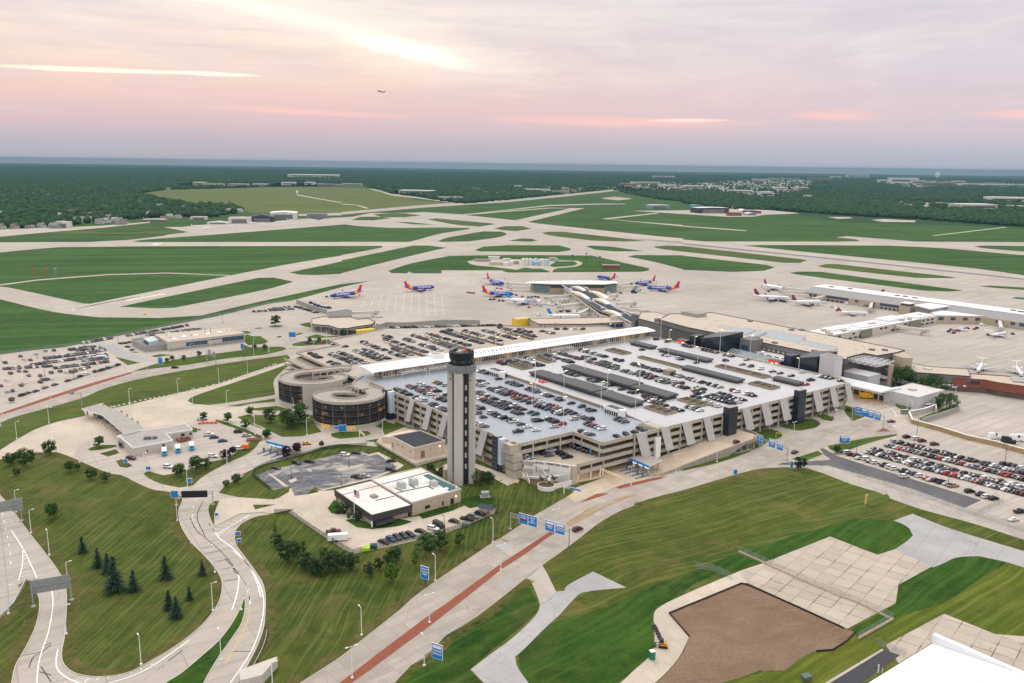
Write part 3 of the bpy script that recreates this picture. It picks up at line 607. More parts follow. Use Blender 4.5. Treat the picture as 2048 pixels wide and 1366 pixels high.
for s in ('C3 800,1366 1000,1190 1300,970 1680,730 C4 700,290 930,190',): ln(s,.3)
for s in ('C4 400,490 660,360','C4 460,490 660,360','C4 1000,105 1130,20','C4 1010,105 1170,35','C5 490,930 630,845','C5 500,930 640,848','C5 1130,780 1215,750'): ln(s,.3)
for s in ('C3 1000,1366 1680,880 C4 520,630 1050,300','C4 380,570 640,300 850,180 1050,40','C4 0,1070 200,910 700,520','C4 1080,220 1300,90 1560,0 C5 1100,830 1500,700 2048,560','C5 400,960 900,790 1500,640 2048,490','C6 250,480 700,320 1100,240','C5 1200,700 1500,620 2048,480'): ln(s,.25,(3.5,7.5))
ln('C3 1120,1420 1680,920',.3); ln('C3 1240,1366 1400,1170 1500,1070',.3)
for k in range(8): ln('C6 %d,%d %d,%d'%(140+k*16,565-k*5,200+k*12,538-k*3),.3,smooth=False)
ln('C1 215,1400 222,1280 245,1180 280,1080 305,960 310,870 297,800',.35); ln('C1 65,470 130,570 190,690 215,750',.35); ln('C1 135,580 130,680 108,765',.3)
ln('C1 340,1170 330,1230 340,1290 400,1340 500,1380',.4); ln('C1 640,1366 760,1330 880,1275 1000,1195 1110,1115',.35)
for k in range(7): ln('C1 %d,%d %d,%d'%(520+k*62,1335+ (2-k)*2 - k*k*1.6,495+k*66,1366-k*10-k*k*1.5),.25,smooth=False)
for k in range(6): ln('C1 %d,%d %d,%d'%(120+k*4,745-k*24,195-k*8,730-k*26),.2,smooth=False)
ln('C1 1225,430 1250,470 1290,520 1370,580 1450,670 1500,760 1530,860',.4); ln('C1 1370,690 1400,740 1390,840 1360,940',.4); ln('C1 1370,690 1440,790 1470,900',.4)
ln('C3 60,500 130,590 175,680 185,780',.35); ln('C3 60,380 150,460 240,590 285,720 285,850 250,1000 180,1160 40,1366',.35)
for k in range(5): ln('C1 %d,%d %d,%d'%(1255+k*38,462-k*16,1310+k*36,466-k*16),.25,smooth=False)
ln('C1 1270,500 1330,460 1466,380',.35); ln('C1 1225,430 1245,465 1285,505',.35)
ln('C1 1130,390 1140,310 1180,230',.22,(3,6)); ln('C1 1160,450 1120,390',.2,(3,6)); ln('C1 15,370 60,600 60,700',.25,(3,6))
ln('C1 1300,170 1466,70',.22,(3,6)); ln('C2 120,270 330,190',.22,(3,6)); ln('C2 0,330 200,250',.22,(3,6))
ln('E8 570,790 640,830 690,880 697,915',.35); ln('E8 300,1030 450,990 560,930',.3); ln('E8 690,915 800,890',.3); ln('E8 900,690 1040,760 1060,800',.25); ln('B4 480,395 640,540',.01)
for k in range(3): ln('E8 %d,%d %d,%d'%(600+k*40,1050-k*18,680+k*40,1015-k*10),.35,smooth=False)
for k in range(24): ln('C6 %d,%d %d,%d'%(770+k*38,528+k*13,700+k*38,556+k*13),.16,smooth=False)
for k in range(14): ln('C2 %d,%d %d,%d'%(420+k*36,760+k*18.5,505+k*33,722+k*18),.14,smooth=False)
setting(mk.build('road_markings',white_p))
mk=MB()
ln('C3 560,1390 900,1160 1300,850 1680,590',.01); ln('C3 900,1366 1300,1130 1680,850',.01)
ln('C3 780,1366 1000,1175 1300,950 1680,712',.18); ln('C3 185,785 175,880 140,980 80,1090 0,1230 ',.25); ln('C4 0,990 400,720 760,460 1000,300',.2)
setting(mk.build('road_markings',yell_p))
mk=MB()
ribbon(catmull(path('C3 640,1366 760,1270 1000,1100 1300,880 1680,620 C4 0,790 300,590 480,480'),6,False),.7,.028,mk); setting(mk.build('road_joint',M('joint_tar',(.20,.15,.11),.9,.2,.6)))
mk=MB()
for s in ('C1 1115,395 1150,470 1210,520 1290,590 1370,680','C1 1190,300 1155,390 1190,480 1205,510','C1 1180,580 1250,565','C1 1200,610 1290,590','C1 1250,655 1350,640','C1 985,1240 1070,1175','C1 170,1275 195,1215 245,1185 300,1140','C1 240,1270 300,1360','C1 1300,700 1350,690','C3 0,440 50,490 80,550','C3 0,605 110,590','C3 60,1130 200,1130','C1 130,1205 240,1185','C1 260,1150 300,1130','C1 230,1300 300,1320'):
 ribbon(catmull(path(s),4,False),.32,.03,mk)
setting(mk.build('road_cracks',M('crack_tar',(.06,.055,.05),.9,.2,.6)))
for s in ('C4 530,330 640,330 690,355 600,380 560,370','C4 530,650 600,590 690,600 600,665','C4 680,570 720,545 760,540 720,575','C4 1340,85 1400,55 1470,70 1390,105','C4 110,1010 230,940 280,900 200,990','C5 860,915 950,880 1000,895 900,930','C5 1390,740 1480,705 1540,715 1440,750','C4 800,440 860,400 930,405 850,455'):
 over('road_patch',s,.026,cc_grey)
over('driveway','C2 -160,590 -40,575 0,572 165,583 270,590 390,500 640,520 740,515 760,600 1000,760 1340,730 1640,690 1860,600 2000,650 2000,700 1640,850 1400,910 890,1020 760,950 380,690 430,660 300,690 240,700 180,690 0,700 -200,800 -200,700',.15,cc_drive,soft=20)
over('staff_lot','C2 130,400 220,360 480,300 800,225 960,210 1010,235 1080,220 1290,320 1250,345 1040,430 640,520 590,490 530,550 430,560 400,490 260,515',.16,as_worn,soft=None)
for s in ('C2 220,385 240,385 380,485 350,490','C2 520,352 540,345 570,365 555,370','C2 755,350 800,340 870,330 960,310 980,320 860,345 780,365','C2 380,440 440,420 450,440 400,460','C2 980,220 1010,235 1090,215 1290,320 1260,345 1040,430 650,520 640,512 1030,420 1240,335 1080,232 1010,250'): over('lot_island',s,.2,cc_drive)
for s,mm in (('C2 690,660 740,595 760,600 830,680 780,710 720,700',gr_dark),('C2 830,752 900,740 1030,775 1250,740 1360,765 1250,800 1040,825 920,810',gr_dark),('C2 1380,690 1600,632 1690,675 1440,745',gr_dark),('C2 1700,600 1870,560 2010,570 2000,625 1810,660',gr_dark),('C2 220,590 390,500 385,530 300,580',gr_lawn),('C2 525,550 575,505 625,530',gr_dark),('C2 100,632 280,630 120,668',gr_lawn)):
 lawn(s,mm,z=.22)
over('driveway','C2 1640,690 1860,625 2000,570 2000,600 1820,665 1640,710',.16,cc_drive)
over('substation_yard','D2 60,880 140,800 420,690 920,860 G -2,60 -2,40 D2 1260,1080 1260,1060 930,1060 640,1140 560,1170',.17,cc_drive)
over('footpath','D2 800,1190 930,1130 1270,1130 1720,1290 1800,1330 1780,1366 C5 120,680 60,705 -40,650 D2 1500,1290 1270,1180 900,1200 800,1230',.18,cc_drive)
over('tarmac_tan','D3 1020,945 1240,800 1620,660 2046,560 2250,560 2250,640 1840,850 1600,900 1500,935 1160,1060 1030,1110 870,1010 920,960',.03,cc_tan,soft=20)
over('car_park','PX -120,745 B4 0,385 450,330 620,300 790,300 880,440 620,520 400,590 200,660 0,715 PX -120,830',.02,cc_lot)
over('asphalt_lot','B4 590,330 620,305 780,305 850,345 1050,415 960,425 880,440 800,385 700,330',.03,cc_grey)
over('road','PX -60,850 B4 0,775 350,655 910,488 1090,460 1500,405 1960,330 2048,330 B5 300,380 640,300 760,300 640,320 310,430 B4 1700,408 1300,473 1050,518 850,563 560,668 100,798 0,838 PX -60,870',.025,cc_road)
over('road','B4 0,1025 120,950 250,880 400,830 590,790 560,760 700,700 790,740 1100,660 1300,600 1700,505 1960,425 1960,440 1700,530 1400,630 1280,690 1420,718 1560,730 1900,725 1620,800 1700,850 1500,820 1300,840 980,880 800,930 540,980 500,1080 240,1035 0,1090',.02,cc_drive)
conc=M('garage_concrete',(.44,.395,.33),.85,.16,.35,streak=.45)
conc2=M('garage_concrete_pale',(.44,.41,.36),.85,.14,.3,streak=.3)
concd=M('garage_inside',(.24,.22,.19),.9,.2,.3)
deckm=conc_mat('deck_coating',(.31,.345,.39),.10,joint=0,stain=.25,big=.03,rough=.34)
deckw=conc_mat('deck_coating_pale',(.47,.475,.485),.09,joint=0,stain=.25,big=.03,rough=.40)
deckb=conc_mat('deck_concrete',(.43,.385,.33),.10,joint=9,rot=GROT,jw=.008,jdark=.8,stain=.35,big=.02)
blackg=M('black_glass',(.012,.016,.024),.12,.2,.3,spec=.6)
blackp=M('black_panel',(.016,.021,.032),.35,.25,.6,spec=.5)
whitem=M('white_metal',(.74,.74,.74),.5,.06,.3)
bluem=M('sign_blue',(.02,.19,.52),.5,.06,1)
darkroof=M('shed_roof',(.085,.085,.092),.75,.22,.8)
darkside=M('shed_side',(.05,.047,.045),.6,.2,.8)
tanwall=M('pit_wall',(.27,.22,.16),.9,.2,.5)
warm=M('warm_lamp',(1,.75,.4),.5,0,emit=(1,.62,.25),estr=2.2)
warms=M('warm_lamp_soft',(1,.75,.4),.5,0,emit=(1,.60,.22),estr=.8)
redm=M('sign_red',(.50,.035,.03),.5,.1,1)
LV=[15.8,11.9,8.0,4.1]
NEAR=[(-.5,-2.4),(35.6,-2.4),(35.6,-24.3),(246.5,-24.3),(253,-14),(253,169),(-.5,169)]
FAR=[(-.5,169.2),(0,261),(38,269),(40,290),(104,311),(152,291),(189,270),(205,245),(262,217),(253,169.2)]
FULL=[(-.5,-2.4),(-.5,169),(253,169),(253,-14),(246.5,-24.3),(15,-24.3),(15,-16),(0,-6)]
g=thing('parking_garage','long multi level concrete parking garage with cars on its pale roof decks','parking garage',G(0,0,0),GROT)
mb=MB(); mb.prism([G(a,b) for a,b in NEAR],15.35,15.8,1,0)
mb.build('deck',[deckm,conc],g)
mb=MB(); mb.prism([G(a,b) for a,b in [(79.6,-23.7),(246.2,-23.7),(252.4,-14),(252.4,153.5),(79.6,153.5)]],15.8,15.86,0); mb.build('deck',[deckw],g)
mb=MB()
for z,o_ in zip(LV[1:],(NEAR,FULL,FULL)): mb.prism([G(a,b) for a,b in o_],z-.45,z,0)
mb.build('floor_slab',[M('garage_floor',(.36,.31,.25),.85,.15,.3)],g)
mb=MB()
for u in range(6,250,18):
 for v in range(-12,165,17):
  if u<38 and v<0: continue
  mb.gbox(u-.4,u+.4,v-.4,v+.4,0,15.35)
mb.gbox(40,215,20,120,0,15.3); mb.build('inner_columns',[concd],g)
mb=MB()
for z in LV:
 for u in range(20,244,14):
  if u<40: continue
  c=G(u,-19,z-.75); mb.box(c,1.6,.35,.12,GROT)
 for v in range(8,150,14): mb.box(G(5,v,z-.75),.35,1.6,.12,GROT)
mb.build('ceiling_lamp',[warm],g)['kind']='stuff'
def bands(mb,a,b,levels,top=1.1,low=.75,t=.45,first=None):
 d=Vector((b[0]-a[0],b[1]-a[1])); L_=d.length; rot=GROT+math.atan2(d.y,d.x); c=((a[0]+b[0])/2,(a[1]+b[1])/2)
 for i,z in enumerate(levels):
  mb.box(G(c[0],c[1],z-low),L_,t,top+low,rot)
def cols(mb,a,b,n,w=.9,dep=.9,z0=0,z1=15.4):
 for i in range(n+1):
  k=i/n; p=G(a[0]+(b[0]-a[0])*k,a[1]+(b[1]-a[1])*k,z0); mb.box(p,w,dep,z1-z0,GROT)
mb=MB()
bands(mb,(56,-24.5),(246.5,-24.5),LV); bands(mb,(246.5,-24.3),(253,-14),LV); bands(mb,(253.2,-14),(253.2,150),LV)
bands(mb,(-.7,4),(-.7,150),LV)
bands(mb,(0,-2.6),(35.8,-2.6),LV[:2]); bands(mb,(35.4,-2.6),(35.4,-24.7),LV[:2]); bands(mb,(35.2,-24.5),(57,-24.5),LV)
bands(mb,(16,-24.7),(36,-24.7),LV[2:],top=1.2); mb.gbox(14.2,17.0,-27.2,-24,0,9.3);
mb.gbox(-5.2,1.2,-3.2,2.6,12.2,16.9); mb.gbox(-4.6,1.0,-5.0,1.8,8.6,11.6); mb.gbox(-4.6,.8,-5.2,1.6,4.6,8.0); mb.gbox(-4.4,.6,-5.2,1.4,0,4.0); mb.gbox(-3.8,.2,-4.6,1,3.8,12.3)
bands(mb,(.2,-5.6),(3.2,-10.2),LV[2:],top=1.2)
mb.build('wall',[conc],g)
mb=MB(); mb.gbox(-2.4,0,-2.2,1.2,16.9,16.95); mb.build('planter',[M('brown_planter',(.13,.085,.065),.9,.2,.6)],g)
mb=MB(); cols(mb,(57,-24.9),(244,-24.9),22,.75,.7); cols(mb,(-1.1,8),(-1.1,148),16,.7,.75); cols(mb,(20,-24.9),(36,-24.9),2,.6,.6,0,8); cols(mb,(9,-2.9),(35.4,-2.9),3,.6,.6,8,15); cols(mb,(35.7,-22),(35.7,-9),1,.6,.6,8,15)
mb.build('column',[conc2],g)['kind']='stuff'
mb=MB();
for u,v in ((9,-2.2),(18,-2.2),(27,-2.2),(35.6,-9),(35.6,-16)): mb.gbox(u-.45,u+.45,v-.3,v+.5,8,12)
build_each(mb,'blue_column',[M('teal_paint',(.04,.22,.33),.6,.1,1)],g)
scr=bpy.data.materials.new('perforated_screen'); nt=nodes_of(scr); p=posn(nt)
vv=N(nt,'ShaderNodeTexVoronoi',i_Scale=2.2); L(nt,p,vv.inputs['Vector'])
cs=mixc(nt,ramp(nt,vv.outputs['Distance'],[(.15,0.0),(.5,1.0)]),(.36,.355,.34),(.50,.495,.48)); cs=mixc(nt,mathn(nt,'MULTIPLY',ramp(nt,noise(nt,.3,4,.6,p),[(.4,0.0),(.7,1.0)]),.35),cs,(.34,.33,.31)); finish(nt,cs,.6,.3,.2)
frm=M('screen_frame',(.56,.56,.55),.5,.08,.5)
def screen(top0,top1,dirv,outv,zt=16.9,zb=4.6,lean=4.2,out=1.6):
 a=Vector((*top0,0)); b=Vector((*top1,0)); d=Vector((*dirv,0)); o=Vector((*outv,0))
 a_=a+d*lean+o*out; b_=b+d*lean+o*out
 pts=[(a,zt),(b,zt),(b_,zb),(a_,zb)]; mb=MB()
 f=[G(p.x+o.x*.7,p.y+o.y*.7,z) for p,z in pts]; k=[G(p.x+o.x*.52,p.y+o.y*.52,z) for p,z in pts]
 mb.add(f+k,[(0,1,2,3),(7,6,5,4),(0,4,5,1),(1,5,6,2),(2,6,7,3),(3,7,4,0)],0)
 pan=mb.build('screen_panel',[scr],g)
 mf=MB()
 for i in range(4): mf.tube(f[i],f[(i+1)%4],.13,n=4)
 mf.build('frame',[frm],pan)
for u0,u1 in ((57.7,64),(75.5,80.8),(91.6,97.6),(108.4,113.8),(141,147.4),(158,164.4),(175.2,181.8),(207.8,214.6),(225.2,231.2),(241.6,247.4)):
 screen((u0,-24.8),(u1,-24.8),(1,0),(0,-1),16.95,4.4 if u0>100 else 5.4,2.2,2.6)
for v0,v1 in ((97.2,92.6),(78.6,73.6),(62.2,57.4),(43,38.4),(26.2,20.8)):
 screen((-1.0,v0),(-1.0,v1),(0,1),(-1,0),16.95,4.4,1.8,2.6)
def stair(label,u0,u1,v0,v1,h,blue=False):
 t=thing('stair_tower',label,'stair tower',G((u0+u1)/2,(v0+v1)/2,0),GROT,'dark stair towers of the parking garage')
 mb=MB(); mb.gbox(u0,u1,v0,v1,0,h); mb.build('wall',[blackp],t)
 mb=MB(); mb.gbox(u0+.25,u1-.25,v0+.25,v1-.25,h,h+.15,0); mb.build('roof',[M('grey_roof',(.34,.31,.28),.85,.15,.6)],t)
 mb=MB(); n=int(h/ (2.0 if blue else 3.9))
 for i in range(1,n):
  z=i*h/n
  mb.gbox(u0-.06,u1+.06,v0-.06,v1+.06,z-.05 if blue else z-.03,z+.06 if blue else z+.03)
 mb.build('glazing_bar',[M('bar_grey',(.30,.34,.38),.5,.05) if blue else blackg],t)
 if blue:
  mb=MB(); mb.gbox(u0+.3,u1+.4,v0-2.6,v0,4,h-.5); mb.build('white_panel',[M('pale_blue_panel',(.55,.66,.76),.5,.05)],t)
  mb=MB(); mb.gbox(u0+.5,u1,v0-2.2,v0,0,4); mb.build('doorway',[blackp],t)
 return t
stair('black stair tower on the garage street front behind the curved ramp end',125.2,132.4,-29.2,-24.9,20.6)
stair('black stair tower on the garage street front nearest the terminal',189.4,196.6,-28.6,-24.9,20.6)
stair('dark stair tower with pale bars beside the spiral ramps',-4.6,-1.0,119.5,125,17.6,True)
stair('dark stair tower with pale bars behind the control tower at the garage corner',-4.4,-1.2,8.6,13.2,17.8,True)
Z=15.86
def shed(u0,u1,v0,v1,label,h=2.7,steps=(),grp='dark flat roofed sheds on the garage deck'):
 t=thing('deck_shed',label,'shed',G((u0+u1)/2,(v0+v1)/2,Z),GROT,grp)
 mb=MB(); hh=h
 n=len(steps)+1; cuts=[v1]+list(steps)+[v0]
 for i in range(n):
  hi=h+(.55 if i%2 else 0); mb.gbox(u0-(.8 if i%2 else 0),u1+(.8 if i%2 else 0),cuts[i+1],cuts[i]-.02,Z+hi-.35-.75,Z+hi)
 mb.build('roof',[darkroof],t)
 mb=MB(); mb.gbox(u0+.8,u1-.8,v0+.8,v1-.8,Z,Z+h-.8); mb.build('wall',[darkside],t)
 return t
shed(92.5,103.5,13.5,107,'longest dark shed roof in three steps beside the bare deck lane',2.7,(75,45)); shed(120.5,131.5,13.5,107.5,'dark stepped shed roof between the two inner car rows',2.7,(72,43))
shed(187.3,195.5,15.5,63,'dark shed roof alone in the middle of the far deck lane',2.4); shed(217,225,66,112,'dark shed roof before the upper black terminal hall',2.3); shed(217.5,225,119.5,142,'short dark shed nearest the long white roof',2.2); shed(213.5,220.5,-10.5,9.5,'dark shed at the street corner of the far deck',2.3)
def pit(u0,u1,v0,v1,label):
 t=thing('ramp_pit',label,'ramp opening',G((u0+u1)/2,(v0+v1)/2,Z),GROT,'openings with low walls in the garage deck')
 mb=MB(); mb.wallrun([G(u0,v0),G(u1,v0),G(u1,v1),G(u0,v1)],Z-.02,Z+1.25,.4,closed=1); mb.build('wall',[tanwall],t)
 mb=MB(); mb.gbox(u0+.3,u1-.3,v0+.3,v1-.3,Z+.01,Z+.06);  # flat dark sheet on the deck, colour painted as the opening's shaded depth
 mb.build('shaft_shade',[M('pit_shade',(.085,.065,.045),.95,.3,.5)],t)
 mb=MB()
 for k in range(1,3): mb.gbox(u0,u1,v0+(v1-v0)*k/3-.2,v0+(v1-v0)*k/3+.2,Z+.3,Z+.9)
 build_each(mb,'beam',[tanwall],t)
pit(98.5,107.5,121.5,138,'low walled deck opening close to the upper white lift lobby'); pit(98.5,106.5,-7.5,9.5,'low walled deck opening between the lower white lobby and the street'); pit(127,135,-7,10,'low walled deck opening beside the second row from the street'); pit(193,202,-6,11,'low walled deck opening near the lane end by the street'); pit(189.5,194,66,105,'long narrow deck opening on the far lane'); pit(213.5,221,15,55,'long deck opening with cars parked along its far wall'); pit(125,133,128,143,'low walled deck opening beside the upper dark shed'); pit(187,196,118,136,'low walled deck opening with a red sign at each end')
bay=M('bay_paint',(.62,.63,.62),.6,.1); mb=MB()
for u in (14.8,21.5,33.5,39.9,51.7,57.8,70.5,4.2):
 for k in range(46): mb.gbox(u-2.6,u+2.6,-8+k*2.8 if u>36 else 4+k*2.7,-7.88+k*2.8 if u>36 else 4.12+k*2.7,15.8,15.815)
for u in (106,117,139.6,151.8,158,171.4,234,249):
 for k in range(52): mb.gbox(u-2.6,u+2.6,4+k*2.8,4.12+k*2.8,15.86,15.875)
setting(mb.build('bay_markings',bay))
t=thing('deck_wall','long low concrete wall dividing the grey and the white garage deck','wall',G(79,60,Z),GROT)
mb=MB(); mb.wallrun([G(79.2,-8),G(79.2,10),G(79.2,118)],[Z-.05]*3,[Z+.2,Z+1.6,Z+1.7],.35); mb.build('wall',[tanwall],t)
mb=MB(); mb.gbox(74,79,-24,-13.5,Z-.1,Z+1.3) ; mb.wallrun([G(72,-23.7),G(72,-13),G(80,-13)],Z,Z+1.5,.35); mb.build('corner_wall',[conc],t)
def lobby(u0,u1,v0,v1,label):
 t=thing('lift_lobby',label,'lift lobby',G((u0+u1)/2,(v0+v1)/2,Z),GROT,'white lift lobbies on the garage deck')
 mb=MB(); mb.gbox(u0,u1,v0,v1,Z+2.2,Z+3.6); mb.gbox(u0+.2,u1-.2,v0+.2,v1-.2,Z,Z+2.2,1); mb.gbox(u0-.2,u0+2.4,v0-2.4,v0+1,Z,Z+4.2); mb.build('wall',[whitem,blackg],t)
 mb=MB()
 for k in range(7):
  v=v0+(v1-v0)*(k+.5)/7; mb.gbox(u0-.05,u0+.1,v-.15,v+.15,Z,Z+2.2)
 build_each(mb,'post',[whitem],t)
 mb=MB(); mb.gbox(u0+.6,u1-.6,v0+1.5,v1-.6,Z+3.6,Z+3.66); mb.build('roof',[darkroof],t)
lobby(74.5,80.5,4.5,17,'white lift lobby at the street end of the deck wall'); lobby(73,79,112,126,'white lift lobby at the upper end of the deck wall')
t=thing('machine_house','small square tan machine house between the car rows','machine house',G(171.5,58,Z),GROT)
mb=MB(); mb.gbox(168.5,174.5,55,61,Z,Z+2.8); mb.build('wall',[tanwall],t); mb=MB(); mb.gbox(168.3,174.7,54.8,61.2,Z+2.8,Z+3); mb.build('roof',[tanwall],t)
t=thing('bollard_cluster','bright red cluster of drums and barriers on the empty white lane','barriers',G(89,90,Z),GROT)
mb=MB()
for i in range(16):
 p=G(87+rnd.random()*4,86+rnd.random()*6,Z); mb.lathe(p,[(.38,0),(.36,.5),(.28,1.15),(.1,1.2)],7)
mb.build('drums',[M('drum_red',(.75,.03,.02),.5,.1,1)],t)
t2=thing('parking_garage','older beige parking deck with split level ramps behind the long white roof','parking garage',G(60,230,0),GROT)
ZF=13.8
mb=MB(); mb.prism([G(a,b) for a,b in FAR],ZF-.5,ZF,1,0); mb.build('deck',[deckb,conc],t2)
mb=MB(); mb.wallrun([G(a,b) for a,b in FAR],[ZF-.5]*10,[ZF+1.1]*10,.4)
for z in (10,6.2,2.6): mb.wallrun([G(a,b) for a,b in FAR[:5]],z-.7,z+1.0,.4)
for z in (10.6,7.2,3.8): mb.wallrun([G(-9,262),G(-9,205),G(-.5,205)],z-.6,z+.8,.4)
mb.build('wall',[conc],t2)
mb=MB()
for z in (9.8,6.0,2.4): mb.prism([G(a,b) for a,b in FAR],z-.4,z,0)
for z in (10,6.6,3.2): mb.gbox(-8.8,-.4,205,262,z-.3,z)
mb.build('floor_slab',[MATS['garage_floor']],t2)
mb=MB()
for u in range(6,250,18):
 for v in range(176,290,16):
  if v<262 or 40<u<180: mb.gbox(u-.4,u+.4,v-.4,v+.4,0,ZF-.5)
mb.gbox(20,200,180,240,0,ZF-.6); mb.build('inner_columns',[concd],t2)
mb=MB(); md=MB()
for u,v0,v1 in ((71.5,196,262),(110.5,196,266),(140.5,200,268),(174.5,205,250)):
 mb.wallrun([G(u,v0),G(u,v1)],[ZF,ZF],[ZF+1.2,ZF+.5],.35); md.gbox(u-2.6,u-.3,v0,v1-12,ZF+.01,ZF+.05)  # flat dark strips on the deck painted as the shade in the split gaps
 for k in range(6):
  v=v0+(v1-v0)*k/6; mb.gbox(u-.5,u+.5,v-.4,v+.4,ZF,ZF+1.9)
mb.build('split_wall',[tanwall],t2); build_each(md,'gap_shade',[MATS['pit_shade']],t2)
wk=thing('covered_walkway','long white ribbed roof walkway with lit glass sides crossing the garage','covered walkway',G(125,160,15.8),GROT)
z0,z1=15.86,21.2
mb=MB(); segs=[]
n=40
for i in range(n+1):
 u=1.8+i*(255-1.8)/n; rise=.25*math.sin(i*.9)*0
 segs.append([G(u,150.3,z1),G(u,151.2,z1+.55),G(u,160,z1+1.5),G(u,168.2,z1+1.0),G(u,169,z1+.3),G(u,160,z1-.1)])
mb.rings(segs); mb.build('roof',[M('roof_white',(.72,.73,.75),.5,.05,.2)],wk)
mb=MB()
for u in [8+i*4 for i in range(2)]+[40+i*3.6 for i in range(5)]+[66+i*3.6 for i in range(4)]+[86+i*3.4 for i in range(8)]+[100+i*3.3 for i in range(9)]+[146+i*3.6 for i in range(9)]+[186+i*3.6 for i in range(7)]+[222+i*3.6 for i in range(7)]:
 if u<60: continue
 mb.add([G(u,156.2,z1+1.16),G(u+1.0,156.2,z1+1.16),G(u+1.0,159.4,z1+1.5),G(u,159.4,z1+1.5)],[(0,1,2,3)])
build_each(mb,'skylight',[M('skylight_grey',(.13,.12,.11),.4,.1)],wk)
mb=MB(); mb.gbox(52,60,157.5,165,z1+.4,z1+4.0); mb.build('machine_box',[whitem],wk)
mb=MB(); mb.gbox(52.8,59.2,158.3,164.2,z1+4.0,z1+4.05); mb.build('box_roof',[M('box_roof_grey',(.33,.29,.25),.8,.1)],wk)
gl=bpy.data.materials.new('walkway_glass'); nt=nodes_of(gl)
pp=N(nt,'ShaderNodeVectorMath',operation='DOT_PRODUCT'); L(nt,posn(nt),pp.inputs[0]); pp.inputs[1].default_value=GU
fr=mathn(nt,'FRACT',mathn(nt,'MULTIPLY',pp.outputs['Value'],.29));
f=noise(nt,.16,3,.6,posn(nt))
finish(nt,(.05,.048,.045),.2,.5,emit=(1,.62,.28),estr=mathn(nt,'MULTIPLY',ramp(nt,f,[(.42,0.0),(.7,.35)]),1.0))
mb=MB(); mb.gbox(12,253,154.6,165.5,z0,z1-.02); mb.build('glass_wall',[gl],wk)
mb=MB()
for i in range(118):
 u=12+i*2.05; mb.gbox(u-.16,u+.16,154.3,154.7,z0,z1)
mb.gbox(12,253,154.2,154.75,z0,z0+.7); mb.gbox(12,253,154.3,154.72,z1-.7,z1)
mb.build('mullion',[M('mullion_pale',(.55,.53,.48),.5,.05)],wk)
for k,(u0,u1,v) in enumerate(((42,62,147),(146,166,148),(22,40,147.5))):
 t=thing('door_canopy','white pipe frame canopy %s'%('at the walkway doors behind the control tower','at the walkway doors half way along','at the walkway end by the spiral ramps')[k],'canopy',G((u0+u1)/2,v,Z),GROT)
 mb=MB()
 for a in (v,v+5.5):
  for b in (u0,u1): mb.tube(G(b,a,Z),G(b,a,Z+3.4),.14,n=6)
  mb.tube(G(u0,a,Z+3.4),G(u1,a,Z+3.4),.16,n=6); mb.tube(G(u0,a,Z+2.6),G(u1,a,Z+2.6),.1,n=6)
 for i in range(9):
  u=u0+(u1-u0)*i/8; mb.tube(G(u,v,Z+3.4),G(u,v+5.5,Z+3.4),.13,n=6)
 mb.build('pipe_frame',[whitem],t)
